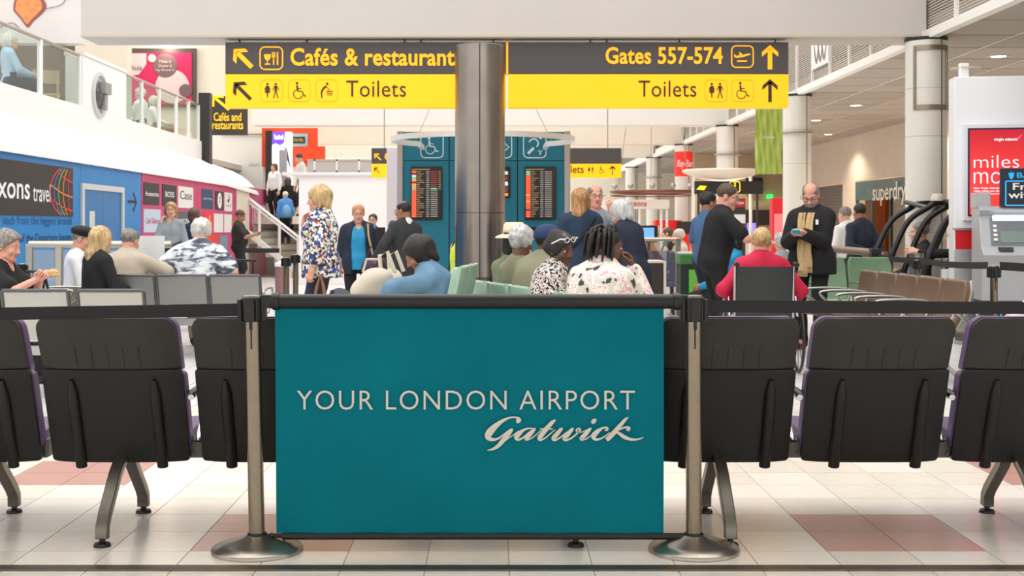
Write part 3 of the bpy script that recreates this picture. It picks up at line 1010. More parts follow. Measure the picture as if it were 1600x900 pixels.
fx0, fx1, fz1, fz0 = bl_.x, br_.x, bl_.z, W(0, 833, 4.9).z


def fab(u, v):
    return 0.006 * math.sin(u * 5 + v * 3) * v * (1 - v) * 2 + 0.003 * math.sin(u * 11 - v * 7) * (1 - v)


NU, NV = 40, 24
P = [[(fx0 + (fx1 - fx0) * i / NU + 0.006 * (1 - j / NV) * (1 - i / NU), fab(i / NU * 3, j / NV), fz0 + (fz1 - fz0 + 0.02) * j / NV) for j in range(NV + 1)] for i in range(NU + 1)]
MB().grid([r_ for r_ in P], 0, lambda i, j: (0, 0.002, 0)).build('fabric', ramp_mat('teal_fabric', 'noise', 2.0, [(0.3, (0, 112, 127)), (0.7, (0, 122, 136))], 0.75, const=False), bn, smooth=60)
MATS['teal_fabric'].node_tree.nodes['Principled BSDF'].inputs['Specular IOR Level'].default_value = 0.12
M_print = mat('banner_print', (222, 214, 202), 0.7)
# text
a, b = W(464, 640, 4.888), W(992, 610, 4.888)
tx = text('lettering', 'YOUR LONDON AIRPORT', (a.x, -0.014, a.z), b.x - a.x, b.z - a.z, M_print, bn, th=0.0, spacing=1.12, bold=-0.006)
kk = 280 / 1600.0


def g(pts):
    return [((x * kk + 740), (y * kk + 640), w * kk) for x, y, w in spline([tuple(map(float, p)) for p in pts], 7)]


GAT = [
    [(388, 112, 8), (410, 98, 26), (404, 78, 22), (370, 68, 14), (320, 72, 16), (255, 102, 30), (190, 152, 50), (142, 205, 64), (130, 240, 56), (150, 262, 36), (195, 266, 22), (240, 245, 16), (290, 205, 14), (330, 175, 12)],
    [(380, 100, 30), (395, 100, 44), (410, 98, 30)],
    [(350, 172, 10), (335, 185, 32), (300, 228, 40), (262, 275, 40), (220, 322, 34), (170, 352, 20), (122, 363, 4)],
    [(268, 292, 6), (310, 255, 10), (360, 222, 8), (400, 190, 6)],
    [(530, 168, 10), (495, 166, 14), (450, 180, 22), (410, 210, 40), (384, 240, 44), (384, 262, 26), (410, 266, 18), (450, 242, 14), (500, 200, 14), (535, 172, 14)],
    [(552, 165, 10), (535, 182, 30), (500, 222, 38), (470, 255, 34), (474, 269, 16), (510, 258, 10), (560, 222, 8), (600, 185, 6)],
    [(734, 90, 6), (705, 110, 30), (655, 165, 40), (610, 220, 42), (588, 255, 38), (600, 270, 18), (640, 252, 12), (690, 210, 9), (730, 178, 6)],
    [(590, 172, 8), (640, 171, 12), (706, 172, 9)],
    [(795, 164, 10), (778, 178, 30), (740, 222, 38), (712, 256, 36), (728, 271, 18), (770, 250, 13), (820, 210, 10), (870, 175, 8)],
    [(892, 164, 10), (875, 180, 30), (840, 222, 38), (810, 256, 36), (826, 271, 20), (870, 255, 15), (920, 215, 14), (950, 180, 20), (935, 168, 14), (918, 180, 14), (925, 198, 12), (965, 200, 9), (1010, 180, 7)],
    [(1050, 164, 10), (1032, 180, 30), (995, 222, 38), (962, 256, 34), (975, 269, 16), (1015, 255, 10), (1060, 220, 8)],
    [(1055, 122, 14), (1070, 105, 40), (1092, 84, 18)],
    [(1172, 186, 10), (1192, 176, 26), (1185, 160, 18), (1150, 165, 18), (1105, 195, 38), (1072, 232, 46), (1078, 258, 30), (1110, 266, 18), (1160, 245, 12), (1215, 205, 8)],
    [(1380, 66, 6), (1350, 92, 26), (1300, 150, 36), (1250, 208, 42), (1205, 254, 40), (1185, 268, 34)],
    [(1240, 215, 8), (1300, 178, 12), (1350, 158, 16), (1385, 160, 22), (1382, 175, 30), (1362, 178, 10)],
    [(1262, 196, 10), (1300, 212, 26), (1345, 244, 34), (1400, 264, 24), (1455, 266, 16), (1500, 254, 9), (1520, 244, 2)],
]
Fg = Flat((0, -0.014, 0), (1, 0, 0), (0, 0, 1))
sc_ = 4.888 / FPX
for i, s in enumerate(GAT):
    Fg.lift = 0.0002 * (i % 3)
    Fg.stroke([((x - CX) * sc_, HC + (CY - y) * sc_, w * sc_) for x, y, w in g(s)], th=0.0004)
Fg.build('script_lettering', M_print, bn)


def belt(name, label, pts, h=0.05, group=None, sag=0.0):
    """webbing strip standing on edge through the points (its top edge)"""
    mb = MB()
    P0, P1 = [], []
    n = 12
    for i in range(len(pts) - 1):
        a, b = Vector(pts[i]), Vector(pts[i + 1])
        for k in range(n + 1):
            q = k / n
            c = a.lerp(b, q) - Vector((0, 0, sag * 4 * q * (1 - q)))
            P0.append(c)
            P1.append(c - Vector((0, 0, h)))
    mb.grid([P0, P1], 0, lambda i, j: (0, 0.0025, 0))
    return tag(mb.build(name, M_belt), label, 'belt', group)


belt('barrier_belt', 'black webbing belt stretched from the left banner post to the left', [(xl - 0.055, 4.9, W(0, 474, 4.9).z), (-2.6, 4.86, W(0, 485, 4.86).z)], 0.05, 'front barrier belts')
belt('barrier_belt', 'black webbing belt stretched from the right banner post to the right', [(xr + 0.055, 4.9, W(0, 469, 4.9).z), (2.6, 4.92, W(0, 473, 4.92).z)], 0.048, 'front barrier belts')

# ================================================================== front benches seen from behind
M_shell_u = mat('seat_shell_worn', (52, 49, 45), 0.5, var=0.18, vscale=9, bump=0.08, bscale=300)
M_shell_l = mat('seat_shell_black', (18, 17, 16), 0.45, bump=0.08, bscale=300)
M_purple = mat('purple_vinyl', (92, 66, 112), 0.42, var=0.1, vscale=10)


def shell_rows(z0, z1, Wd, rt, rb, n=22):
    rows = []
    for i in range(n + 1):
        f = i / n
        f = 0.5 - 0.5 * math.cos(PI * f)
        z = z0 + (z1 - z0) * f
        w = Wd / 2
        if z1 - z < rt:
            q = rt - (z1 - z)
            w = Wd / 2 - rt + math.sqrt(max(rt * rt - q * q, 0))
        if z - z0 < rb:
            q = rb - (z - z0)
            w = min(w, Wd / 2 - rb + math.sqrt(max(rb * rb - q * q, 0)))
        rows.append((z, w))
    return rows


def ylean(z):
    return 0.03 - (z - 0.29) * 0.36 - 0.03 * max(0, (z - 0.69)) * 4


def slab(rows, off, th, nx=14, wrap=0.035):
    P = []
    for z, w in rows:
        P.append([(w * (2 * j / nx - 1), ylean(z) + off + wrap * abs(2 * j / nx - 1) ** 4, z) for j in range(nx + 1)])
    return MB().grid(P, 0, lambda i, j: (0, th, 0))


def make_front_seat(t, x):
    def B(mb, name, m, par=None, sm=35, bev=0):
        mb.v = [(v[0] + x, v[1], v[2]) for v in mb.v]
        return mb.build(name, m, par or t, smooth=sm, bev=bev)
    up = B(slab(shell_rows(0.692, 0.905, 0.562, 0.05, 0.006), 0, 0.022), 'upper_shell', M_shell_u)
    lo_ = B(slab(shell_rows(0.285, 0.687, 0.575, 0.012, 0.016), -0.004, 0.024), 'lower_shell', M_shell_l)
    for k in range(5):
        xx = (k - 2) * 0.064
        P = [[(xx + dx, ylean(z) - 0.003 + 0.02 * abs(xx / .28) ** 4, z) for dx in (-0.0035, 0.0035)] for z in np.linspace(0.70, 0.785, 5)]
        B(MB().grid(P, 0, lambda i, j: (0, 0.004, 0)), 'rib', M_shell_u, up)
    for xx in (-0.158, 0.182):
        pts = [(xx, ylean(z) - 0.006, z) for z in np.linspace(0.268, 0.645, 8)]
        B(MB().tube(pts, [0.024] * 6 + [0.022, 0.008], 12, flat=0.8), 'stiffener', M_shell_l, lo_)
    B(slab(shell_rows(0.68, 0.91, 0.572, 0.055, 0.01), 0.022, 0.045), 'back_cushion', M_purple)
    B(slab(shell_rows(0.33, 0.675, 0.588, 0.02, 0.03), 0.02, 0.05), 'lumbar_cushion', M_purple)
    st_ = MB()
    P = []
    for i, y in enumerate(np.linspace(0.06, 0.52, 9)):
        q = i / 8
        P.append([((2 * j / 10 - 1) * 0.285 * (1 - 0.05 * q), y, 0.40 + 0.03 * q - 0.05 * max(0, q - .85) * 6 - 0.012 * (1 - (2 * j / 10 - 1) ** 2)) for j in range(11)])
    st_.grid(P, 0, lambda i, j: (0, 0, -0.06))
    B(st_, 'seat', M_purple)


def leg_part(t, x):
    lg = MB()
    sec = lambda pts, w: [lg.bar(pts[i], pts[i + 1], w, 0.042 + 0.0 * i, 0, up=(0, 1, 0.3)) for i in range(len(pts) - 1)]
    prof = [(0.12, 0.34), (0.05, 0.32), (-0.06, 0.25), (-0.2, 0.115), (-0.228, 0.08), (-0.232, 0.03)]
    prof2 = [(0.12, 0.34), (0.18, 0.25), (0.325, 0.115), (0.352, 0.08), (0.356, 0.03)]
    for pr in (prof, prof2):
        P = []
        for i, (y, z) in enumerate(pr):
            a = pr[max(i - 1, 0)]
            b = pr[min(i + 1, len(pr) - 1)]
            tx_, tz_ = b[0] - a[0], b[1] - a[1]
            l = math.hypot(tx_, tz_)
            ny, nz = tz_ / l, -tx_ / l
            P.append([(x - 0.024, y - ny * 0.02, z - nz * 0.02), (x - 0.02, y, z), (x - 0.024, y + ny * 0.02, z + nz * 0.02)])
        m = MB().grid(P, 0, lambda i, j: (0.048, 0, 0))
        lgp = m.build('leg', mat('leg_cast_aluminium', (122, 117, 108), 0.33, 0.85, var=0.1, vscale=20), t, smooth=40, bev=0.004)
        y = pr[-1][0]
        MB().lathe([(0.012, 0.035), (0.012, 0.018), (0.03, 0.014), (0.034, 0.006), (0.034, 0.0)], 20, (x, y, 0)).build('foot', M_black, lgp, smooth=40)


def arm_part(t, x):
    pts = spline([(x, 0.09, 0.36), (x, 0.2, 0.46), (x, 0.36, 0.545), (x, 0.32, 0.575), (x, 0.1, 0.57), (x, -0.03, 0.565)], 5)
    ar = MB().tube([tuple(p) for p in pts], 0.013, 8).build('armrest', M_chrome, t, smooth=50)
    MB().ball((x, 0.12, 0.583), (0.028, 0.19, 0.012)).build('arm_pad', M_black, ar, smooth=60)


BYF = 5.2
xs_ = [-2.19, -1.565, -0.935, -0.305, 0.327, 0.957, 1.587, 2.22, 2.85]
for name, seats, legs, arms, lab in (
        ('bench_left', [-2.82, -2.19], [-2.13], [-2.5], 'black backed purple bench cut off by the left edge, seen from behind'),
        ('bench_mid', xs_[1:5], [-1.555, 0.33], [-1.25, -0.62, 0.011], 'black backed purple four seat bench behind the teal banner, seen from behind'),
        ('bench_right', xs_[5:], [0.945, 2.2], [1.272, 1.903], 'black backed purple bench right of the teal banner, seen from behind')):
    t = thing('airport_bench', lab, 'bench', (0, BYF, 0), group='black and purple front benches')
    x0, x1 = min(seats) - 0.3, max(seats) + 0.3
    MB().box(x0, x1, 0.1, 0.18, 0.29, 0.37).build('beam', mat('beam_steel', (120, 116, 108), .45, .6), t, bev=0.006)
    for x in seats:
        make_front_seat(t, x)
    for x in legs:
        leg_part(t, x)
    for x in arms:
        arm_part(t, x)
        MB().box(x - 0.035, x + 0.035, 0.082, 0.1, 0.30, 0.36).cyl((x - 0.018, 0.07, 0.315), (x - 0.018, 0.084, 0.315), 0.006, n=8).cyl((x + 0.018, 0.07, 0.315), (x + 0.018, 0.084, 0.315), 0.006, n=8).build('bracket', mat('bracket_steel', (96, 92, 86), .5, .5), t)

# ================================================================== overhead direction sign
SY = 15.80
M_sg_dark = mat('sign_dark_face', (70, 64, 64), 0.45, emit=0.08)
M_sg_yel = mat('sign_yellow_lit', (255, 180, 0), 0.5, emit=0.34)
M_sg_let = mat('sign_amber_letters', (255, 168, 4), 0.45, emit=0.42)
M_sg_blk = mat('sign_dark_print', (58, 44, 24), 0.5)
M_sg_line = mat('sign_thin_outline', (226, 170, 0), 0.5)


def SW(x, y):
    return W(x, y, SY)


def sign_icon(F, kind, u, v, s, m=0, mo=None, ring=True, t=0.05):
    """pictogram centred at u, v with half size s"""
    S = lambda a: [(u + x * s, v + y * s, *([w[0] * s] if w else [])) for x, y, *w in a]
    if ring:
        F.ring(u, v, 2 * s, 2 * s, 0.42 * s, t * s * 2, m if mo is None else mo)
    if kind == 'women_men':
        for ox, fem in ((-0.38, True), (0.38, False)):
            F.disc(u + ox * s, v + 0.6 * s, 0.11 * s, m)
            if fem:
                F.poly(S([(ox - 0.1, 0.44), (ox + 0.1, 0.44), (ox + 0.25, -0.2), (ox - 0.25, -0.2)]), m)
                F.stroke(S([(ox - 0.1, 0.4), (ox - 0.27, 0.05)]), 0.07 * s, m).stroke(S([(ox + 0.1, 0.4), (ox + 0.27, 0.05)]), 0.07 * s, m)
                F.poly(S([(ox - 0.07, -0.2), (ox + 0.07, -0.2), (ox + 0.03, -0.7), (ox - 0.03, -0.7)]), m)
            else:
                F.poly(S([(ox - 0.15, 0.44), (ox + 0.15, 0.44), (ox + 0.09, -0.08), (ox - 0.09, -0.08)]), m)
                F.stroke(S([(ox - 0.12, 0.4), (ox - 0.28, 0.02)]), 0.07 * s, m).stroke(S([(ox + 0.12, 0.4), (ox + 0.28, 0.02)]), 0.07 * s, m)
                F.stroke(S([(ox - 0.04, -0.05), (ox - 0.2, -0.72)]), 0.09 * s, m).stroke(S([(ox + 0.04, -0.05), (ox + 0.2, -0.72)]), 0.09 * s, m)
    elif kind == 'wheelchair':
        F.disc(u - 0.2 * s, v + 0.68 * s, 0.12 * s, m)
        F.stroke(S([(-0.2, 0.5), (-0.16, -0.05)]), 0.16 * s, m).stroke(S([(-0.16, 0.2), (0.2, 0.18)]), 0.08 * s, m)
        F.stroke(S([(-0.16, -0.05), (0.25, -0.07), (0.5, -0.52), (0.66, -0.48)]), 0.11 * s, m)
        F.stroke([(u - 0.1 * s + 0.42 * s * math.cos(a), v - 0.32 * s + 0.42 * s * math.sin(a)) for a in np.linspace(2.1, 6.1, 18)], 0.08 * s, m)
    elif kind == 'baby':
        F.disc(u + 0.05 * s, v + 0.62 * s, 0.12 * s, m)
        F.stroke(S([(-0.02, 0.42, .16), (-0.3, 0.2, .2), (-0.48, -0.15, .16), (-0.45, -0.7, .1)]), m=m)
        F.stroke(S([(-0.05, 0.36), (0.15, 0.15), (0.3, 0.08)]), 0.07 * s, m)
        F.stroke(S([(0.0, -0.08), (0.4, -0.08)]), 0.12 * s, m).disc(u + 0.5 * s, v - 0.06 * s, 0.07 * s, m)
        F.stroke(S([(0.0, -0.28), (0.55, -0.28)]), 0.07 * s, m).stroke(S([(0.05, -0.42), (0.5, -0.42)]), 0.05 * s, m)
    elif kind == 'cutlery':
        F.poly(S([(-0.65, 0.35), (-0.05, 0.35), (-0.06, 0.05), (-0.2, -0.18), (-0.48, -0.18), (-0.62, 0.05)]), m)
        F.rect(u - 0.39 * s, u - 0.31 * s, v - 0.5 * s, v - 0.15 * s, m).rect(u - 0.58 * s, u - 0.1 * s, v - 0.58 * s, v - 0.48 * s, m)
        F.rect(u + 0.16 * s, u + 0.26 * s, v - 0.6 * s, v + 0.15 * s, m).rect(u + 0.06 * s, u + 0.36 * s, v + 0.1 * s, v + 0.22 * s, m)
        for q in (0.06, 0.18, 0.3):
            F.rect(u + q * s, u + (q + 0.06) * s, v + 0.2 * s, v + 0.55 * s, m)
        F.poly(S([(0.5, -0.6), (0.62, -0.6), (0.62, 0.6), (0.5, 0.45)]), m)
    elif kind == 'plane':
        F.stroke(S([(-0.75, -0.02, .1), (-0.5, -0.02, .2), (0.1, 0.08, .2), (0.55, 0.2, .16), (0.75, 0.24, .05)]), m=m)
        F.poly(S([(-0.25, 0.05), (0.1, 0.1), (-0.2, 0.38), (-0.32, 0.38)]), m).poly(S([(-0.75, 0.0), (-0.6, 0.0), (-0.68, 0.22), (-0.78, 0.22)]), m)
        F.stroke(S([(-0.5, -0.42), (0.42, -0.42)]), 0.13 * s, m)


def sign_arrow(F, u, v, s, ang, m=0, w=0.3):
    c, sn = math.cos(ang), math.sin(ang)
    R = lambda a: [(u + (x * c - y * sn) * s, v + (x * sn + y * c) * s) for x, y in a]
    F.poly(R([(-w / 2, -1), (w / 2, -1), (w / 2, 0.75), (-w / 2, 0.75)]), m)
    F.poly(R([(0, 1), (0.66, 0.42), (0.66, 0.05), (0, 0.62)]), m)
    F.poly(R([(0, 1), (0, 0.62), (-0.66, 0.05), (-0.66, 0.42)]), m)


def px_flat(d, y, lift=0.003):
    F = Flat((0, y, 0), (1, 0, 0), (0, 0, 1))
    k = d / FPX
    return F, (lambda x: (x - CX) * k), (lambda yy: HC + (CY - yy) * k), k


sg = thing('hanging_sign', 'long black and yellow overhead sign to cafés, gates and toilets', 'sign', (0, SY, 0))
for xa, xb, m_ in ((352, 791, 0), (794, 1232, 0)):
    a, b, c = SW(xa, 168), SW(xb, 66), SW(xb, 115.5)
    MB().box(a.x, b.x, 0.0, 0.2, c.z, b.z).build('upper_panel', M_sg_dark, sg, bev=0.004)
    MB().box(a.x, b.x, 0.0, 0.2, a.z, c.z - 0.004).build('lower_panel', M_sg_yel, sg, bev=0.004)
a, b = SW(791, 168), SW(794, 66)
MB().box(a.x, b.x, -0.004, 0.2, SW(0, 115.5).z, b.z).build('joint_strip', M_sg_let, sg)
F, X_, Z_, k_ = px_flat(SY, -0.002)
F2 = Flat((0, -0.002, 0), (1, 0, 0), (0, 0, 1))
for kind, x, y, s_ in (('cutlery', 424, 91, 17.5), ('plane', 1160, 88.5, 16.8)):
    F = Flat((0, -0.002, 0), (1, 0, 0), (0, 0, 1))
    sign_icon(F, kind, X_(x), Z_(y), s_ * k_, t=0.055)
    F.build('symbol', M_sg_let, sg)
for x, y, s_, a_ in ((379.5, 91, 20, 45), (1203, 89.5, 19, 0)):
    F = Flat((0, -0.002, 0), (1, 0, 0), (0, 0, 1))
    sign_arrow(F, X_(x), Z_(y), s_ * k_, math.radians(a_), 0, 0.36)
    F.build('arrow', M_sg_let, sg)
for kind, x in (('women_men', 424.5), ('wheelchair', 467.5), ('baby', 510.5), ('women_men', 1118.5), ('wheelchair', 1160)):
    F2 = Flat((0, -0.002, 0), (1, 0, 0), (0, 0, 1))
    sign_icon(F2, kind, X_(x), Z_(141.5), 17 * k_, 0, 1, t=0.015)
    F2.build('symbol', [M_sg_blk, M_sg_line], sg)
for x, y, s_, a_ in ((378.5, 142, 19, 45), (1203, 141.5, 18, 0)):
    F2 = Flat((0, -0.002, 0), (1, 0, 0), (0, 0, 1))
    sign_arrow(F2, X_(x), Z_(y), s_ * k_, math.radians(a_), 0, 0.3)
    F2.build('arrow', M_sg_blk, sg)
for s, x0, x1, y0, y1, m_, bo in (('Cafés & restaurants', 454, 722, 75, 103, M_sg_let, 0.022), ('Gates 557-574', 946, 1129, 73.5, 100.5, M_sg_let, 0.022), ('Toilets', 541, 634.5, 126, 151.5, M_sg_blk, 0.0), ('Toilets', 997.5, 1088, 126, 151.5, M_sg_blk, 0.0)):
    text('lettering', s, (X_(x0), -0.006, Z_(y1)), (x1 - x0) * k_, (y1 - y0) * k_, m_, sg, bold=bo, spacing=1.03)
for x in (372, 478, 631, 657, 771, 923, 949, 1063, 1214):
    MB().cyl((X_(x), 0.1, Z_(66)), (X_(x), 0.1, Z_(58.2)), 0.012, n=8).box(X_(x) - 0.055, X_(x) + 0.055, 0.06, 0.14, Z_(66.5), Z_(64.5)).build('hanger', mat('hanger_grey', (110, 102, 96), .5, .4), sg)

# ================================================================== steel clad column
M_colsteel = mat('column_brushed_steel', (158, 150, 143), 0.27, 1.0, var=0.16, vscale=4)
cp = W(750, 455, 14.3)
t = thing('steel_column', 'large brushed steel clad round column in front of the yellow sign', 'column', (cp.x, 14.3, 0))
for q0 in (0, 180):
    P = []
    for z in (0.0, 0.7):
        P.append([(0.286 * math.cos(math.radians(q0 - 90 + 1.3 + i * 177.4 / 24)), 0.286 * math.sin(math.radians(q0 - 90 + 1.3 + i * 177.4 / 24)), z) for i in range(25)])
    MB().grid(P).build('cladding', mat('column_kick_steel', (110, 102, 98), 0.3, 1.0, var=0.2, vscale=6), t, smooth=60)
    for z0, z1 in ((0.705, 1.43), (1.435, 3.335)):
        P = []
        for z in (z0, z1):
            P.append([(0.286 * math.cos(math.radians(q0 - 90 + 1.3 + i * 177.4 / 24)), 0.286 * math.sin(math.radians(q0 - 90 + 1.3 + i * 177.4 / 24)), z) for i in range(25)])
        MB().grid(P).build('cladding', M_colsteel, t, smooth=60)
MB().lathe([(0.28, 0), (0.28, 3.33), (0.27, 3.345)], 40).build('core', M_seam, t, smooth=40)
MB().lathe([(0.286, 3.335), (0.27, 3.348), (0.0, 3.35)], 40).build('cap', mat('column_cap', (120, 116, 112), .4, .8), t, smooth=40)

# ================================================================== teal information kiosk with departure screens
KY = 19.0
kx = W(756, 0, KY).x
kt = thing('departure_kiosk', 'teal information kiosk with departure screens behind the steel column', 'kiosk', (0, KY, 0))
a, b = W(630, 0, KY), W(881, 206, KY)
hz = W(0, 251, KY).z
for x0, x1 in ((630, 701.5), (702.5, 808), (809, 881)):
    p0, p1 = W(x0, 0, KY).x, W(x1, 0, KY).x
    MB().box(p0 + .004, p1 - .004, 0, 0.5, 0.0, hz - 0.006).build('lower_panel', M_teal, kt)
    MB().box(p0 + .004, p1 - .004, 0, 0.5, hz + 0.006, b.z).build('header_panel', M_teal, kt)
MB().box(a.x, b.x, 0.02, 0.52, 0, b.z - .01).build('carcass', M_seam, kt)
for x0, x1 in ((620.5, 630), (881, 891)):
    MB().box(W(x0, 0, KY).x, W(x1, 0, KY).x, -0.03, 0.55, 0, W(0, 204, KY).z).build('corner_post', mat('kiosk_post_metal', (172, 172, 174), .35, .8), kt, bev=0.02, seg=3)
rc = [(kx + 1.27 * math.sin(q), -1.75 - 1.27 * math.cos(q)) for q in np.linspace(math.radians(-131), math.radians(131), 64)]
rg = MB()
rz_ = 2.475
rg.grid([[(x, y, rz_ - 0.035) for x, y in rc], [(x, y, rz_ + 0.035) for x, y in rc]], 0, lambda i, j: ((rc[j][0] - kx) * -0.05, (rc[j][1] + 1.75) * -0.05, 0))
ro = rg.build('ring_canopy', mat('ring_white', (226, 228, 230), .35, .2), kt, smooth=40)
for sx in (-1, 1):
    MB().box(kx + sx * 0.93 - 0.03, kx + sx * 0.93 + 0.03, -0.97, 0.0, rz_ - 0.03, rz_ + 0.03).build('ring_arm', MATS['ring_white'], kt)
for x, y in ((kx - 1.0, -1.0), (kx + 1.0, -1.0)):
    MB().cyl((x, y, rz_), (x * 0.3 + kx * .7, -2.7, 3.66), 0.004, n=6).build('cable', M_steel, kt)
F, X_, Z_, k_ = px_flat(KY, -0.004)
for kind, x in (('wheelchair', 675), ('plain', 782), ('ear', 835.5)):
    F.ring(X_(x), Z_(228), 35 * k_, 37 * k_, 7 * k_, 1.6 * k_, 0)
    if kind == 'wheelchair':
        sign_icon(F, 'wheelchair', X_(x - 1), Z_(228), 17 * k_, 0, ring=False)
    elif kind == 'plain':
        F.stroke([(X_(x) + 4 * k_, Z_(221)), (X_(x) + 13 * k_, Z_(230)), (X_(x) + 4 * k_, Z_(238))], 1.8 * k_)
    else:
        F.stroke([(X_(825), Z_(240)), (X_(834), Z_(231))], 4.2 * k_).stroke([(X_(829) + 7 * k_ * math.cos(q) + 5 * k_, Z_(224) + 7 * k_ * math.sin(q)) for q in np.linspace(-0.9, 2.9, 14)], 2.2 * k_)
        F.stroke([(X_(843), Z_(217)), (X_(846), Z_(214))], 4 * k_)
        F.rect(X_(841), X_(847), Z_(237), Z_(235)).rect(X_(843), X_(845), Z_(242), Z_(235))
F.build('symbols', mat('pale_blue_print', (206, 226, 236), .5), kt)
M_scr = mat('screen_black', (24, 20, 18), 0.25, emit=0.25)
M_bez = mat('screen_bezel', (16, 16, 16), 0.35)
rowm = [mat('row_red', (240, 70, 44), .4, emit=1.0), mat('row_orange', (240, 120, 60), .4, emit=.9), mat('row_green', (90, 170, 130), .4, emit=.6), mat('row_pale', (170, 190, 200), .4, emit=.7),
        mat('row_text', (132, 104, 70), .4, emit=.4), mat('row_text_white', (136, 132, 126), .4, emit=.4), mat('row_maroon', (112, 44, 36), .4, emit=.5)]
random.seed(9)
for x0, x1, y0, y1 in ((642, 691, 261, 344), (754, 797, 261, 309), (820, 869, 261, 344)):
    s = MB().box(X_(x0), X_(x1), -0.03, 0, Z_(y1), Z_(y0)).build('screen', M_bez, kt, bev=.004)
    w = x1 - x0
    if w < 45:
        MB().box(X_(x0 + 3), X_(x1 - 3), -0.033, -0.03, Z_(y1 - 3), Z_(y0 + 3)).build('display', M_scr, s)
        F = Flat((0, -0.034, 0), (1, 0, 0), (0, 0, 1))
        for i, (ya, yb) in enumerate(((268, 273), (276, 282), (284, 290), (291, 300), (302, 306))):
            F.rect(X_(x0 + 4), X_(x1 - 3.4), Z_(yb), Z_(ya), (3, 6, 3, 6, 1)[i], th=.001)
        F.build('display_rows', rowm, s)
        continue
    MB().box(X_(x0 + 1.4), X_(x1 - 1.4), -0.033, -0.03, Z_(y1 - 2.5), Z_(y0 + 2)).build('display', M_scr, s)
    F = Flat((0, -0.034, 0), (1, 0, 0), (0, 0, 1))
    F.rect(X_(x0 + 2), X_(x0 + 30), Z_(y0 + 4.6), Z_(y0 + 3), 4, th=.001)
    for r in range(22):
        ya = y0 + 6.2 + r * 3.3
        top = x0 < 700 and r < 9
        m_ = 0 if random.random() < 0.72 else random.choice((1, 2, 3, 6))
        if x0 < 700:
            m_ = [0, 6, 3, 2, 1, 6, 1, 1, 2][r] if r < 9 else 0
        F.rect(X_(x0 + 1.8), X_(x0 + 8.4), Z_(ya + 2.8), Z_(ya), m_, th=.001)
        F.rect(X_(x0 + 9.3), X_(x0 + 13 + random.random() * 9), Z_(ya + 2.1), Z_(ya + .7), 4, th=.001)
        F.rect(X_(x0 + 24), X_(x0 + 29), Z_(ya + 2.1), Z_(ya + .7), 5, th=.001)
        if top:
            F.rect(X_(x0 + 31), X_(x0 + 41), Z_(ya + 2.4), Z_(ya + .4), 2 if r > 7 else 6, th=.001).rect(X_(x0 + 43), X_(x0 + 47), Z_(ya + 2.1), Z_(ya + .7), 4, th=.001)
        else:
            F.rect(X_(x0 + 31), X_(x0 + 42), Z_(ya + 2.1), Z_(ya + .7), 5, th=.001)
    F.build('display_rows', rowm, s)
# grey pier left of the kiosk
a, b = W(604, 440, 24), W(622, 230, 24)
struct(MB().box(a.x, b.x + .05, 24, 24.3, 0, b.z).build('wall_pier', mat('lilac_grey_panel', (206, 198, 204), .45), None, bev=.02))

# second small sign further back
S2 = 26.0
t = thing('hanging_sign', 'smaller yellow toilets sign with dark top, partly hidden behind the teal kiosk', 'sign', (0, S2, 0))
F, X_, Z_, k_ = px_flat(S2, -0.002)
MB().box(X_(580.5), X_(971), 0, 0.15, Z_(255.5), Z_(231.5)).build('upper_panel', M_sg_dark, t)
MB().box(X_(580.5), X_(971), 0, 0.15, Z_(277.5), Z_(256)).build('lower_panel', M_sg_yel, t)
sign_arrow(F, X_(957), Z_(266), 7 * k_, 0, 0, 0.2)
sign_arrow(F, X_(589), Z_(266), 6 * k_, math.radians(45), 0, 0.2)
sign_icon(F, 'women_men', X_(923), Z_(265.5), 7 * k_, 0, ring=False)
sign_icon(F, 'wheelchair', X_(940), Z_(265.5), 7 * k_, 0, ring=False)
F.build('symbols', M_sg_blk, t)
F, X_, Z_, k_ = px_flat(S2, -0.002)
sign_arrow(F, X_(590), Z_(245), 7 * k_, math.radians(45), 0, 0.3)
F.build('symbols', M_sg_let, t)
text('lettering', 'Toilets', (X_(870), -0.006, Z_(270.5)), 42 * k_, 12 * k_, M_sg_blk, t, bold=.01)
text('lettering', 'Gates', (X_(601), -0.006, Z_(251)), 40 * k_, 13 * k_, M_sg_let, t, bold=.02)
for x in (600, 780, 950):
    MB().cyl((X_(x), .07, Z_(231.5)), (X_(x), .07, 7.0), .01, n=6).build('hanger', M_steel, t)

# green hanging banner
t = thing('hanging_banner', 'lime green fabric banner hanging below the right end of the big sign', 'banner', (0, 19.5, 0))
F, X_, Z_, k_ = px_flat(19.5, 0)
P = [[(X_(1180 + 42 * i / 24), 0.02 * math.sin(i * 1.3 + j * 0.35) + 0.015 * math.sin(i * .7 - j * .5), Z_(272) + (Z_(140) - Z_(272)) * j / 24) for j in range(25)] for i in range(25)]
MB().grid(P, 0, lambda i, j: (0, 0.004, 0)).build('cloth', mat('lime_cloth', (186, 206, 104), .7), t, smooth=60)
MB().cyl((X_(1178), 0, Z_(140)), (X_(1224), 0, Z_(140)), .015, n=8).cyl((X_(1201), 0, Z_(140)), (X_(1201), 0, 3.9 + 1), .006, n=6).build('rod', M_steel, t)
text('lettering', 'family', (X_(1191.5), -0.045, Z_(218)), 18 * k_, 6 * k_, M_text_white, t)

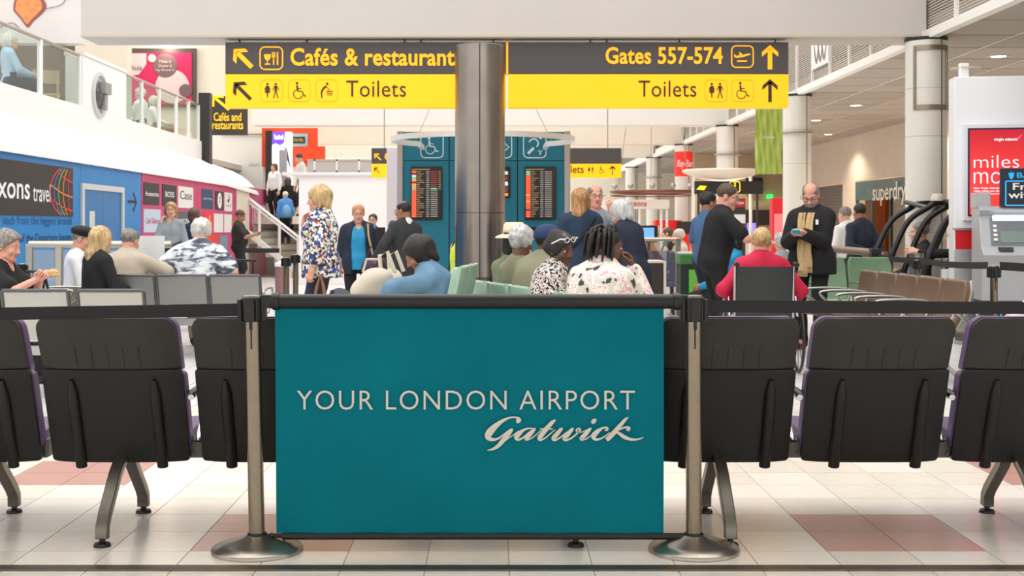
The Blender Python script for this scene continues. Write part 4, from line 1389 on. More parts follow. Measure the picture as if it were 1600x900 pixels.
# ================================================================== people: smooth implicit surfaces meshed with surface nets
def surface_nets(D, xs, ys, zs):
    S = D < 0
    n = np.array(D.shape) - 1
    cnt = np.zeros(tuple(n), np.int8)
    for a in (0, 1):
        for b in (0, 1):
            for c in (0, 1):
                cnt += S[a:a + n[0], b:b + n[1], c:c + n[2]]
    act = (cnt > 0) & (cnt < 8)
    I, J, K = np.nonzero(act)
    if len(I) == 0:
        return np.zeros((0, 3)), np.zeros((0, 4), int)
    idx = -np.ones(tuple(n), np.int32)
    idx[I, J, K] = np.arange(len(I))
    P = np.zeros((len(I), 3))
    C = np.zeros(len(I))
    cor = [(0, 0, 0), (1, 0, 0), (0, 1, 0), (1, 1, 0), (0, 0, 1), (1, 0, 1), (0, 1, 1), (1, 1, 1)]
    V = [D[I + a, J + b, K + c] for a, b, c in cor]
    Q = [np.stack([xs[I + a], ys[J + b], zs[K + c]], 1) for a, b, c in cor]
    for a, b in ((0, 1), (2, 3), (4, 5), (6, 7), (0, 2), (1, 3), (4, 6), (5, 7), (0, 4), (1, 5), (2, 6), (3, 7)):
        m = (V[a] < 0) != (V[b] < 0)
        t = np.where(m, V[a] / np.where(m, V[a] - V[b], 1), 0)
        P += np.where(m[:, None], Q[a] + (Q[b] - Q[a]) * t[:, None], 0)
        C += m
    P /= C[:, None]
    F = []
    for ax in range(3):
        sl0 = [slice(None)] * 3
        sl1 = [slice(None)] * 3
        sl0[ax] = slice(0, -1)
        sl1[ax] = slice(1, None)
        A, B = S[tuple(sl0)], S[tuple(sl1)]
        ch = A != B
        o1, o2 = (ax + 1) % 3, (ax + 2) % 3
        e = np.array(np.nonzero(ch)).T
        ok = (e[:, o1] > 0) & (e[:, o2] > 0) & (e[:, o1] < n[o1]) & (e[:, o2] < n[o2])
        e = e[ok]
        if len(e) == 0:
            continue
        q = []
        for d1, d2 in ((-1, -1), (0, -1), (0, 0), (-1, 0)):
            c = e.copy()
            c[:, o1] += d1
            c[:, o2] += d2
            q.append(idx[c[:, 0], c[:, 1], c[:, 2]])
        q = np.stack(q, 1)
        inside = A[e[:, 0], e[:, 1], e[:, 2]]
        q[~inside] = q[~inside][:, ::-1]
        F.append(q)
    return P, np.concatenate(F)


class Field:
    def __init__(s, lo, hi, cell):
        s.ax = [np.arange(lo[i], hi[i] + cell, cell) for i in range(3)]
        s.D = np.full([len(a) for a in s.ax], 0.5)

    def sub(s, lo, hi):
        r = []
        for i in range(3):
            a = max(int(np.searchsorted(s.ax[i], lo[i])) - 1, 0)
            b = min(int(np.searchsorted(s.ax[i], hi[i])) + 1, len(s.ax[i]))
            r.append(slice(a, max(b, a)))
        return tuple(r)

    def pts(s, sl):
        return s.ax[0][sl[0]][:, None, None], s.ax[1][sl[1]][None, :, None], s.ax[2][sl[2]][None, None, :]

    def smin(s, sl, d, k):
        a = s.D[sl]
        h = np.maximum(k - np.abs(a - d), 0) / k
        s.D[sl] = np.minimum(a, d) - h * h * k * 0.25

    def cone(s, a, b, r1, r2, k=0.03, cut=False):
        a, b = np.array(a, float), np.array(b, float)
        r = max(r1, r2) + 0.06
        sl = s.sub(np.minimum(a, b) - r, np.maximum(a, b) + r)
        if any(q.stop - q.start < 1 for q in sl):
            return s
        X, Y, Z = s.pts(sl)
        ba = b - a
        L = max(ba @ ba, 1e-9)
        t = np.clip(((X - a[0]) * ba[0] + (Y - a[1]) * ba[1] + (Z - a[2]) * ba[2]) / L, 0, 1)
        d = np.sqrt((X - a[0] - t * ba[0]) ** 2 + (Y - a[1] - t * ba[1]) ** 2 + (Z - a[2] - t * ba[2]) ** 2) - (r1 + (r2 - r1) * t)
        if cut:
            s.D[sl] = np.maximum(s.D[sl], -d)
        else:
            s.smin(sl, d, k)
        return s

    def ell(s, c, r, k=0.03, R=None, cut=False):
        c, r = np.array(c, float), np.array(r, float)
        m = r.max() + 0.08
        sl = s.sub(c - m, c + m)
        if any(q.stop - q.start < 1 for q in sl):
            return s
        X, Y, Z = s.pts(sl)
        X, Y, Z = X - c[0], Y - c[1], Z - c[2]
        if R is not None:
            R = np.array(R)
            X, Y, Z = (R[0, 0] * X + R[1, 0] * Y + R[2, 0] * Z), (R[0, 1] * X + R[1, 1] * Y + R[2, 1] * Z), (R[0, 2] * X + R[1, 2] * Y + R[2, 2] * Z)
        k0 = np.sqrt((X / r[0]) ** 2 + (Y / r[1]) ** 2 + (Z / r[2]) ** 2)
        k1 = np.sqrt((X / r[0] ** 2) ** 2 + (Y / r[1] ** 2) ** 2 + (Z / r[2] ** 2) ** 2) + 1e-9
        d = k0 * (k0 - 1) / k1
        if cut:
            s.D[sl] = np.maximum(s.D[sl], -d)
        else:
            s.smin(sl, d, k)
        return s

    def plane(s, p, n):
        """keep what lies against the normal n"""
        X, Y, Z = s.pts((slice(None),) * 3)
        s.D = np.maximum(s.D, (X - p[0]) * n[0] + (Y - p[1]) * n[1] + (Z - p[2]) * n[2])
        return s

    def noise(s, amp, f, seed=0, vert=1.0):
        X, Y, Z = s.pts((slice(None),) * 3)
        r = np.random.RandomState(seed)
        for q in range(4):
            v = r.normal(size=3)
            v /= np.linalg.norm(v)
            v = v * f * (0.7 + 0.6 * r.rand())
            v[2] *= vert
            s.D = s.D + amp * 0.6 * np.sin(X * v[0] + Y * v[1] + Z * v[2] + r.rand() * 6.3)
        return s

    def net(s):
        return surface_nets(s.D, *s.ax)


def to_mesh(name, parts, mats):
    """parts: list of (P, F, material index array or int)"""
    vs, fs, mi, o = [], [], [], 0
    for P, F, m in parts:
        vs.append(P)
        fs.append(F + o)
        mi.append(np.full(len(F), m) if np.isscalar(m) else m)
        o += len(P)
    vs, fs, mi = np.concatenate(vs), np.concatenate(fs), np.concatenate(mi)
    me = bpy.data.meshes.new(name)
    me.vertices.add(len(vs))
    me.vertices.foreach_set('co', vs.ravel())
    me.loops.add(len(fs) * 4)
    me.loops.foreach_set('vertex_index', fs.ravel().astype(np.int32))
    me.polygons.add(len(fs))
    me.polygons.foreach_set('loop_start', np.arange(0, len(fs) * 4, 4, dtype=np.int32))
    me.polygons.foreach_set('material_index', mi.astype(np.int32))
    me.polygons.foreach_set('use_smooth', np.ones(len(fs), bool))
    for m in mats:
        me.materials.append(m)
    me.update(calc_edges=True)
    return me


_HEAD = {}


def head_mesh(kind):
    if kind in _HEAD:
        return _HEAD[kind]
    fem = kind[0] == 'f'
    old = 'o' in kind
    f = Field((-0.115, -0.15, -0.23), (0.115, 0.15, 0.15), 0.006)
    f.ell((0, -0.012, 0.035), (0.077, 0.099, 0.09), 0.02)
    f.ell((0, 0.022, -0.04), (0.060 if fem else 0.064, 0.074, 0.08), 0.03)
    f.ell((0, 0.068, -0.098), (0.026 if fem else 0.032, 0.022, 0.02), 0.03)
    f.cone((-0.045, 0.02, -0.085), (0, 0.065, -0.1), 0.02, 0.02, 0.03).cone((0.045, 0.02, -0.085), (0, 0.065, -0.1), 0.02, 0.02, 0.03)
    f.cone((0, 0.088, 0.012), (0, 0.112, -0.036), 0.009, 0.014, 0.012)
    f.ell((-0.012, 0.1, -0.04), (0.009, 0.011, 0.009), 0.008).ell((0.012, 0.1, -0.04), (0.009, 0.011, 0.009), 0.008)
    f.cone((-0.04, 0.072, 0.022), (-0.012, 0.086, 0.02), 0.012, 0.011, 0.015).cone((0.04, 0.072, 0.022), (0.012, 0.086, 0.02), 0.012, 0.011, 0.015)
    f.ell((-0.042, 0.062, -0.035), (0.024, 0.024, 0.026), 0.02).ell((0.042, 0.062, -0.035), (0.024, 0.024, 0.026), 0.02)
    for sx in (-1, 1):
        f.ell((sx * 0.031, 0.1, 0.0), (0.018, 0.018, 0.012), cut=True)
        f.cone((sx * 0.044, 0.076, 0.007), (sx * 0.018, 0.083, 0.007), 0.006, 0.006, 0.008)
        f.ell((sx * 0.079, -0.008, -0.005), (0.01, 0.024, 0.034), 0.008)
    f.cone((-0.02, 0.087, -0.066), (0.02, 0.087, -0.066), 0.0065, 0.0065, 0.008).cone((-0.016, 0.086, -0.078), (0.016, 0.086, -0.078), 0.008, 0.008, 0.006)
    f.cone((0, -0.022, -0.06), (0, -0.035, -0.215), 0.052 if fem else 0.06, 0.056 if fem else 0.066, 0.03)
    P, F = f.net()
    c = P[F].mean(1)
    lips = (np.abs(c[:, 0]) < 0.025) & (c[:, 1] > 0.083) & (c[:, 2] > -0.087) & (c[:, 2] < -0.059)
    _HEAD[kind] = (P, F, lips.astype(int))
    return _HEAD[kind]


_HAIR = {}


def hair_mesh(kind):
    if kind in _HAIR:
        return _HAIR[kind]
    f = Field((-0.16, -0.2, -0.46), (0.16, 0.16, 0.2), 0.0075)
    X, Y, Z = f.pts((slice(None),) * 3)
    if kind in ('short', 'bald', 'curlyshort', 'crop'):
        g_ = {'short': 0.0, 'bald': -0.004, 'curlyshort': 0.018, 'crop': -0.003}[kind]
        f.ell((0, -0.016, 0.042), (0.087 + g_, 0.108 + g_, 0.094 + g_))
        f.D = np.maximum(f.D, (-0.07 + 1.25 * np.maximum(0, Y + 0.035)) - Z)
        f.ell((0, 0.14, -0.03), (0.08, 0.075, 0.1), cut=True)
        if kind == 'bald':
            f.ell((0, 0.035, 0.15), (0.076, 0.135, 0.105), cut=True)
        f.noise(0.003 if kind != 'curlyshort' else 0.006, 60 if kind != 'curlyshort' else 90, 3)
    elif kind in ('bob', 'bobfull', 'curly', 'bun', 'afro'):
        b = {'bob': 0.0, 'bobfull': 0.014, 'curly': 0.002, 'bun': -0.006, 'afro': 0.01}[kind]
        f.ell((0, -0.022, 0.028), (0.094 + b, 0.116 + b, 0.106 + b))
        if kind in ('bob', 'bobfull'):
            for sx in (-1, 1):
                f.cone((sx * 0.074, -0.02, 0.0), (sx * 0.076, -0.025, -0.085), 0.03, 0.022, 0.03)
            f.ell((0, -0.085, -0.05), (0.085, 0.045, 0.085))
        if kind == 'bun':
            f.ell((0, -0.12, 0.03), (0.05, 0.045, 0.06), 0.02)
            f.D = np.maximum(f.D, (-0.1 + 0.9 * np.maximum(0, Y + 0.035)) - Z)
        f.D = np.maximum(f.D, (-0.125 if kind in ('bob', 'bobfull') else -0.1) - Z + np.maximum(0, Y) * 0.4)
        f.ell((0, 0.13, -0.045), (0.15, 0.088, 0.115), cut=True)
        f.noise({'curly': 0.008, 'afro': 0.01}.get(kind, 0.0035), 70, 5, 0.5)
    elif kind == 'long':
        f.ell((0, -0.02, 0.03), (0.094, 0.112, 0.1))
        for sx in (-1, 1):
            f.cone((sx * 0.074, 0.0, 0.0), (sx * 0.072, -0.02, -0.22), 0.03, 0.02, 0.03)
        f.ell((0, -0.085, -0.1), (0.085, 0.045, 0.16), 0.05)
        f.cone((-0.02, -0.1, -0.16), (0.0, -0.1, -0.33), 0.055, 0.02, 0.05)
        f.ell((0, 0.13, -0.06), (0.15, 0.095, 0.14), cut=True)
        f.noise(0.004, 80, 8, 0.25)
    elif kind == 'beard':
        f.ell((0, 0.036, -0.075), (0.066, 0.07, 0.066))
        f.D = np.maximum(f.D, Z + 0.052 - 0.35 * np.abs(X))
        f.D = np.maximum(f.D, -(Y - 0.0))
        f.noise(0.003, 120, 2)
    P, F = f.net()
    _HAIR[kind] = (P, F, 0)
    return _HAIR[kind]


_HAND = {}


def hand_mesh(curl, right):
    key = (curl, right)
    if key in _HAND:
        return _HAND[key]
    f = Field((-0.1, -0.03, -0.11), (0.06, 0.21, 0.04), 0.0048)
    sp = 0.0185
    for i, (x, L) in enumerate(((-0.029, 0.072), (-0.0095, 0.08), (0.0105, 0.074), (0.029, 0.058))):
        y0 = 0.088 - abs(i - 1) * 0.005
        f.cone((x * 0.55, 0.0, 0), (x, y0, 0.002), 0.018, 0.0125, 0.018)
        p = np.array((x, y0, 0.002))
        a = 0.0
        for q, (fr, ca) in enumerate(((0.45, 0.65), (0.31, 1.0), (0.24, 0.7))):
            a += curl * ca
            nx = p + L * fr * np.array((0.05 * (i - 1.5) * (1 - curl), math.cos(a), -math.sin(a)))
            f.cone(p, nx, 0.0088 - q * 0.0008, 0.008 - q * 0.0009, 0.003)
            p = nx
    f.cone((0, -0.025, 0), (0, 0.01, 0), 0.026, 0.024, 0.02)
    c = curl
    f.cone((-0.016, 0.02, -0.006), (-0.046, 0.055, -0.014 - 0.012 * c), 0.015, 0.0115, 0.012)
    f.cone((-0.046, 0.055, -0.014 - 0.012 * c), (-0.056 + 0.018 * c, 0.085, -0.02 - 0.03 * c), 0.011, 0.0095, 0.004)
    f.cone((-0.056 + 0.018 * c, 0.085, -0.02 - 0.03 * c), (-0.058 + 0.036 * c, 0.108, -0.024 - 0.04 * c), 0.0095, 0.0078, 0.004)
    P, F = f.net()
    if not right:
        P = P * np.array((-1, 1, 1))
        F = F[:, ::-1]
    _HAND[key] = (P, F)
    return _HAND[key]


def rotm(axis, deg):
    return np.array(Matrix.Rotation(math.radians(deg), 3, axis))


def ik(a, t, l1, l2, pole):
    a, t = np.array(a, float), np.array(t, float)
    d = t - a
    L = np.linalg.norm(d)
    if L > (l1 + l2) * 0.995:
        d = d / L * (l1 + l2) * 0.995
        L = (l1 + l2) * 0.995
        t = a + d
    u = d / L
    c = (l1 * l1 + L * L - l2 * l2) / (2 * L)
    h = math.sqrt(max(l1 * l1 - c * c, 0))
    p = np.array(pole, float)
    p = p - u * (p @ u)
    p /= np.linalg.norm(p) + 1e-9
    return a + u * c + p * h, t


SKIN = {'light': mat('skin_light', (224, 172, 148), .55, var=.1, vscale=12), 'pink': mat('skin_pink', (222, 160, 138), .55, var=.12, vscale=12),
        'tan': mat('skin_tan', (164, 112, 84), .5, var=.1, vscale=12), 'dark': mat('skin_dark', (96, 62, 48), .42, var=.15, vscale=12),
        'brown': mat('skin_brown', (104, 66, 48), .42, var=.15, vscale=12)}
LIPS = {'light': mat('lips_light', (192, 112, 104), .45), 'pink': mat('lips_pink', (188, 104, 98), .45), 'tan': mat('lips_tan', (140, 82, 70), .45), 'dark': mat('lips_dark', (96, 52, 50), .4),
        'brown': mat('lips_brown', (116, 62, 56), .4)}
M_eye = mat('eye_white', (232, 228, 222), .25)
M_iris = mat('eye_iris', (44, 34, 30), .2)


def hairmat(name, c, c2):
    return ramp_mat('hair_' + name, 'noise', 55, [(0.3, c2), (0.7, c)], .55, stretch=(1, 1, .18), const=False, bump=.5)


def to_l(P, R, o):
    return P @ np.array(R).T + np.array(o)


def person(label, x, d, rot, H=1.7, pose='stand', sex='m', skin='light', hair=None, top=None, bottom=None, shoes=(30, 28, 28), lean=0, hunch=0, side=0,
           hl=None, hr=None, pl=None, pr=None, head=(0, 0, 0), bw=1.0, bd=1.0, sleeve='long', hem=-0.1, over=None, z=0.0, glasses=None, beard=None, cell=0.014,
           curl=(0.35, 0.35), hzl=None, hzr=None, feet=None, cap=None, face=True, skirt=None, bulk=0.014, hat=None, group=None, neck=0.0, knee=0.0, hydir=None):
    """standing or seated figure: forward is local +Y, right is local +X; sizes for 1.7 m, scaled to H"""
    X = (x - CX) * d / FPX
    root = thing('person', label, 'person', (X, d, z), math.radians(rot), group)
    s = H / 1.7
    root.scale = (s, s, s)
    sit = pose == 'sit'
    pel = np.array((0, 0, 0.92)) if not sit else np.array((0, 0, 0.535))
    R1 = rotm('Y', side) @ rotm('X', -lean)
    R2 = rotm('Y', side) @ rotm('X', -(lean + hunch))
    T = lambda p: pel + R1 @ np.array(p, float)
    mid = T((0, 0, 0.25))
    U = lambda p: mid + R2 @ (np.array(p, float) - np.array((0, 0, 0.25)))
    shx = 0.155 * (1 + (bw - 1) * 0.75)
    sh = {-1: U((-shx, 0, 0.41)), 1: U((shx, 0, 0.41))}
    hc = U((0, 0.01, 0.54)) + R2 @ np.array((0, 0.005, 0.0)) + np.array((0, 0.012, 0.10 + neck))
    RH = rotm('Z', head[0]) @ rotm('X', -head[1]) @ rotm('Y', head[2])
    hc = hc + np.array((0, 0.0, 0)) + (RH @ np.array((0, 0.02, 0.02)) - np.array((0, 0.02, 0.02)))
    # legs
    legs = {}
    for sd in (-1, 1):
        hip = T((sd * 0.088 * bw, 0, -0.04))
        if sit:
            ank = np.array((sd * 0.11, 0.43, 0.085)) if feet is None else np.array(feet[0 if sd < 0 else 1], float)
            kn, ank = ik(hip, ank, 0.43, 0.42, (sd * 0.1, 0.6, 1))
        else:
            ank = np.array((sd * 0.1, -0.02, 0.085)) if feet is None else np.array(feet[0 if sd < 0 else 1], float)
            kn, ank = ik(hip, ank, 0.42, 0.40, (sd * 0.05, 1, 0))
        legs[sd] = (hip, kn, ank)
    arms = {}
    for sd, tg, po in ((-1, hl, pl), (1, hr, pr)):
        if tg is None:
            tg = sh[sd] + np.array((sd * 0.07, 0.06, -0.51)) if not sit else np.array((sd * 0.12, 0.34, 0.64))
        if po is None:
            po = (sd * 0.6, -0.8, -0.2)
        el, wr = ik(sh[sd], tg, 0.275, 0.25, po)
        arms[sd] = (sh[sd], el, wr)
    allp = np.array([q for v in list(legs.values()) + list(arms.values()) for q in v] + [U((0, 0, .62)), pel])
    lo, hi = allp.min(0) - 0.2, allp.max(0) + 0.2
    lo[2] = max(lo[2], -0.02)

    def torso(f, o, low=True, yoke=True):
        if low:
            f.ell(T((0, -0.005, 0.0)), (0.16 * bw + o, 0.115 * bd + o, 0.13 + o), 0.05, R1)
        f.ell(T((0, 0.012, 0.16)), (0.145 * bw + o, 0.108 * bd + o, 0.16 + o), 0.06, R1)
        if yoke:
            f.ell(U((0, 0.0, 0.33)), (0.16 * bw + o, 0.112 * bd + o, 0.17 + o), 0.06, R2)
            f.cone(U((-shx * .82, -0.005, 0.415)), U((shx * .82, -0.005, 0.415)), 0.05 + o, 0.05 + o, 0.05)
            for q in (-1, 1):
                f.cone(U((q * shx * .75, -0.01, 0.42)), U((q * 0.02, -0.012, 0.475)), 0.045 + o, 0.052 + o * .6, 0.05)
            f.cone(U((0, -0.012, 0.42)), U((0, -0.002, 0.5)), 0.075 + o * .6, 0.058 + o * .4, 0.05)
            if sex == 'f':
                for q in (-1, 1):
                    f.ell(U((q * 0.068, 0.075 * bd, 0.295)), (0.062 + o, 0.06 + o, 0.066 + o), 0.05)
            elif bd > 1.15:
                f.ell(U((0, 0.06 * bd, 0.14)), (0.13 * bw + o, 0.09 * bd + o, 0.14 + o), 0.06, R2)

    # body
    f = Field(lo, hi, cell)
    torso(f, 0.0)
    f.cone(U((0, -0.008, 0.46)), hc + RH @ np.array((0, -0.03, -0.12)), 0.058, 0.05, 0.03)
    for sd in (-1, 1):
        a, e, w = arms[sd]
        f.cone(a, e, 0.046, 0.039, 0.04).cone(e, w, 0.039, 0.026, 0.012)
        h_, k_, an = legs[sd]
        f.cone(h_, k_, 0.082, 0.055, 0.04).cone(k_, an, 0.055, 0.036, 0.015)
        f.cone(an, an + np.array((sd * 0.015, 0.13, -0.05)), 0.036, 0.03, 0.03)
    parts = [(*f.net(), 0)]
    P, F, li = head_mesh(sex)
    parts.append((to_l(P, RH, hc), F, li))
    for i, sd in enumerate((-1, 1)):
        a, e, w = arms[sd]
        y = (w - e) / np.linalg.norm(w - e)
        hz = (hzl, hzr)[i]
        if hz is None:
            hz = (sd, 0.3, 0.25)
        zv = np.array(hz, float)
        if hydir and hydir[i] is not None:
            y = np.array(hydir[i], float)
            y /= np.linalg.norm(y)
        zv = zv - y * (zv @ y)
        zv /= np.linalg.norm(zv)
        xv = np.cross(y, zv)
        Rm = np.stack([xv, y, zv], 1)
        P, F = hand_mesh(curl[i], sd > 0)
        parts.append((to_l(P, Rm, w), F, 0))
    obj('body', to_mesh('body', parts, [SKIN[skin], LIPS[skin]]), root)
    # garments
    if bottom is not None:
        f = Field(lo, hi, cell)
        torso(f, 0.012, True, False)
        for sd in (-1, 1):
            h_, k_, an = legs[sd]
            f.cone(h_, k_, 0.1, 0.073, 0.04).cone(k_, k_ + (an - k_) * 0.97, 0.07, 0.062, 0.02)
        if skirt:
            f.cone(T((0, 0, 0)), T((0, 0.02, -0.3)), 0.17, 0.2, 0.05)
        f.noise(0.005, 34, 7, .6)
        n = R1 @ np.array((0, 0, 1.0))
        f.plane(T((0, 0, 0.13)), n)
        P, F = f.net()
        obj('trousers', to_mesh('trousers', [(P, F, 0)], [bottom]), root)
    if top is not None:
        f = Field(lo, hi, cell)
        torso(f, bulk)
        if hem < -0.1:
            f.cone(T((-0.05, 0, -0.02)), T((-0.05, 0, hem)), 0.13 * bw + bulk, 0.135 * bw + bulk, 0.05).cone(T((0.05, 0, -0.02)), T((0.05, 0, hem)), 0.13 * bw + bulk, 0.135 * bw + bulk, 0.05)
        for sd in (-1, 1):
            a, e, w = arms[sd]
            if sleeve == 'long':
                f.cone(a, e, 0.048 + bulk * .8, 0.042 + bulk * .8, 0.04).cone(e, e + (w - e) * 0.96, 0.042 + bulk * .8, 0.031 + bulk * .6, 0.012)
            elif sleeve == 'threeq':
                f.cone(a, e, 0.054 + bulk, 0.047 + bulk, 0.04).cone(e, e + (w - e) * 0.45, 0.047 + bulk, 0.046 + bulk, 0.012)
            elif sleeve == 'short':
                f.cone(a, a + (e - a) * 0.72, 0.056 + bulk, 0.056 + bulk, 0.04)
            else:
                f.cone(a, a + (e - a) * 0.12, 0.054 + bulk, 0.05, 0.04)
        f.noise(0.006, 30, 11, .7)
        if not sit or hem > -0.1:
            f.plane(T((0, 0, hem)), -(R1 @ np.array((0, 0, 1.0))))
        f.cone(U((0, 0.03, 0.53)), U((0, 0.05, 0.7)), 0.064, 0.07, cut=True)
        if sex == 'f':
            f.ell(U((0, 0.11, 0.5)), (0.055, 0.06, 0.08), cut=True)
        P, F = f.net()
        obj('top', to_mesh('top', [(P, F, 0)], [top]), root)
    if over is not None:
        om, ob, ohem, osl, opening = over
        f = Field(lo - .03, hi + .03, cell)
        torso(f, ob)
        if ohem < -0.1:
            f.cone(T((-0.06, 0, -0.02)), T((-0.06, 0, ohem)), 0.125 * bw + ob, 0.13 * bw + ob, 0.05).cone(T((0.06, 0, -0.02)), T((0.06, 0, ohem)), 0.125 * bw + ob, 0.13 * bw + ob, 0.05)
        for sd in (-1, 1):
            a, e, w = arms[sd]
            if osl != 'none':
                q = {'long': 0.97, 'threeq': 0.35}[osl]
                f.cone(a, e, 0.048 + ob * .85, 0.043 + ob * .8, 0.04).cone(e, e + (w - e) * q, 0.043 + ob * .8, 0.034 + ob * .7, 0.012)
            else:
                f.cone(a, a + (e - a) * 0.15, 0.058 + ob, 0.05 + ob, 0.03)
        f.noise(0.0065, 26, 21, .7)
        f.plane(T((0, 0, ohem)), -(R1 @ np.array((0, 0, 1.0))))
        f.cone(U((0, 0.035, 0.53)), U((0, 0.06, 0.7)), 0.068, 0.075, cut=True)
        if opening:
            f.ell(U((0, 0.2, 0.12)), (opening, 0.17, 0.62), R=R2, cut=True)
        P, F = f.net()
        obj('jacket', to_mesh('jacket', [(P, F, 0)], [om]), root)
    if shoes is not None:
        sm = mat('shoe_%d_%d_%d' % tuple(shoes), shoes, .45)
        for sd in (-1, 1):
            an = legs[sd][2]
            c = an + np.array((sd * 0.008, 0.05, -0.045))
            f = Field(c - np.array((.08, .18, .07)), c + np.array((.08, .18, .12)), 0.012)
            f.cone(an + np.array((0, -0.03, -0.04)), an + np.array((sd * 0.02, 0.15, -0.052)), 0.042, 0.036, 0.02).cone(an, an + np.array((0, 0, -0.03)), 0.05, 0.05, 0.03)
            f.plane((0, 0, 0.003), (0, 0, -1)) if not sit or feet is None else None
            P, F = f.net()
            if len(F):
                obj('shoe', to_mesh('shoe', [(P, F, 0)], [sm]), root)
    # head things
    if hair is not None:
        hk, hm = hair
        if hk == 'dreads':
            P, F, _ = hair_mesh('crop')
            mbx = MB()
            rr = random.Random(5)
            for k in range(95):
                a = rr.uniform(0, 2 * PI)
                el_ = rr.uniform(0.1, 1.45)
                c0 = np.array((0.084 * math.cos(a) * math.cos(el_), -0.015 + 0.104 * math.sin(a) * math.cos(el_), 0.04 + 0.09 * math.sin(el_)))
                out = np.array((math.cos(a), math.sin(a), 0)) * (0.03 + 0.012 * rr.random())
                if c0[1] > 0.015 and el_ < 0.75:
                    continue
                if c0[1] > 0.02:
                    out = np.array((math.copysign(0.02, c0[0]), -0.02, 0))
                    drop = 0.03
                else:
                    drop = 0.075 + 0.05 * rr.random()
                p1 = c0 + out * 0.9 + np.array((0, 0, 0.012))
                p2 = p1 + out * 0.25 + np.array((0, 0, -drop * .6 - max(c0[2], 0) * .6))
                p3 = p2 + np.array((rr.uniform(-.01, .01), rr.uniform(-.01, .01), -drop * .6))
                pts = [to_l(np.array(q)[None], RH, hc)[0] for q in spline([c0, p1, p2, p3], 3)]
                mbx.tube(pts, [0.0085] * (len(pts) - 1) + [0.004], 6)
            P = to_l(P, RH, hc)
            mbx.add([tuple(q) for q in P], [tuple(q) for q in F])
            mbx.build('hair', hm, root, smooth=60)
        else:
            P, F, _ = hair_mesh(hk)
            obj('hair', to_mesh('hair', [(to_l(P, RH, hc), F, 0)], [hm]), root)
    if beard is not None:
        P, F, _ = hair_mesh('beard')
        obj('beard', to_mesh('beard', [(to_l(P, RH, hc), F, 0)], [beard]), root)
    hp = lambda *q: tuple(to_l(np.array([q], float), RH, hc)[0])
    if face:
        for sx in (-1, 1):
            e = MB()
            e.ball((0, 0, 0), 0.0125, 12, 10)
            e.m = [1 if sum(e.v[i][1] for i in fc) / len(fc) > 0.0095 else 0 for fc in e.f]
            e.v = [hp(v[0] + sx * 0.0315, v[1] + 0.0775, v[2] * .8 + 0.0) for v in e.v]
            e.build('eye', [M_eye, M_iris], root, smooth=80)
            bm_ = hair[1] if hair else mat('brow_grey', (150, 140, 130), .7)
            MB().tube([hp(sx * 0.05, 0.076, 0.024), hp(sx * 0.032, 0.092, 0.031), hp(sx * 0.014, 0.096, 0.026)], [0.003, 0.0045, 0.0035], 6).build('eyebrow', bm_, root, smooth=60)
    if glasses:
        gm_ = mat('glasses_%s' % glasses, {'dark': (30, 26, 26), 'white': (236, 234, 230), 'metal': (120, 110, 100)}[glasses], .3)
        up = 0.085 if glasses == 'white' else 0.0
        fw = -0.012 if glasses == 'white' else 0
        gb = MB()
        for sx in (-1, 1):
            gb.tube([hp(sx * 0.034 + 0.025 * math.cos(q), 0.108 + fw - 0.004 * abs(math.cos(q)), 0.0 + up + 0.019 * math.sin(q)) for q in np.linspace(0, 2 * PI, 13)[:-1]], 0.0026, 5, closed=True)
            gb.tube([hp(sx * 0.06, 0.104 + fw, 0.006 + up), hp(sx * 0.09, 0.09 + fw, 0.008 + up), hp(sx * 0.096, 0.0, 0.012 + up * .4)], 0.0028 if glasses != 'white' else .005, 5)
        gb.tube([hp(-0.01, 0.108 + fw, 0.004 + up), hp(0.01, 0.108 + fw, 0.004 + up)], 0.0026, 5)
        gb.build('glasses', gm_, root, smooth=60)
    if cap is not None:
        cm, kind = cap
        f = Field((-0.14, -0.15, -0.02), (0.14, 0.22, 0.19), 0.008)
        if kind == 'flat':
            f.ell((0, -0.0, 0.085), (0.115, 0.13, 0.055))
            f.ell((0, -0.01, 0.05), (0.092, 0.112, 0.06))
            f.plane((0, 0, 0.03), (0, 0, -1))
            f.ell((0, 0.1, 0.035), (0.075, 0.05, 0.012), 0.01)
        else:
            f.ell((0, -0.014, 0.05), (0.096, 0.118, 0.1))
            f.plane((0, 0, 0.035), (0, 0.1, -1))
            f.ell((0, 0.12, 0.04), (0.078, 0.085, 0.01), 0.012)
        P, F = f.net()
        co = obj('cap', to_mesh('cap', [(to_l(P, RH, hc), F, 0)], [cm]), root)
    if hat is not None:
        pts = [(0.165, 0.035), (0.17, 0.03), (0.165, 0.045), (0.12, 0.06), (0.1, 0.07), (0.1, 0.1), (0.094, 0.15), (0.075, 0.17), (0.0, 0.162)]
        hb = MB().lathe(pts, 28)
        hb.v = [hp(v[0] * .98, v[1] * 1.08 - .01, v[2]) for v in hb.v]
        hb.build('hat', hat, root, smooth=50)
        hb = MB().lathe([(0.1015, 0.072), (0.1025, 0.1)], 28)
        hb.v = [hp(v[0] * .98, v[1] * 1.08 - .01, v[2]) for v in hb.v]
        hb.build('hat_band', mat('hat_band', (196, 184, 160), .8), root)
    return root, arms, hc, RH, U, s


def wpt(root, p):
    """local point of a person in world space"""
    s = root.scale[0]
    return root.location + Matrix.Rotation(root.rotation_euler[2], 3, 'Z') @ (Vector(p) * s)


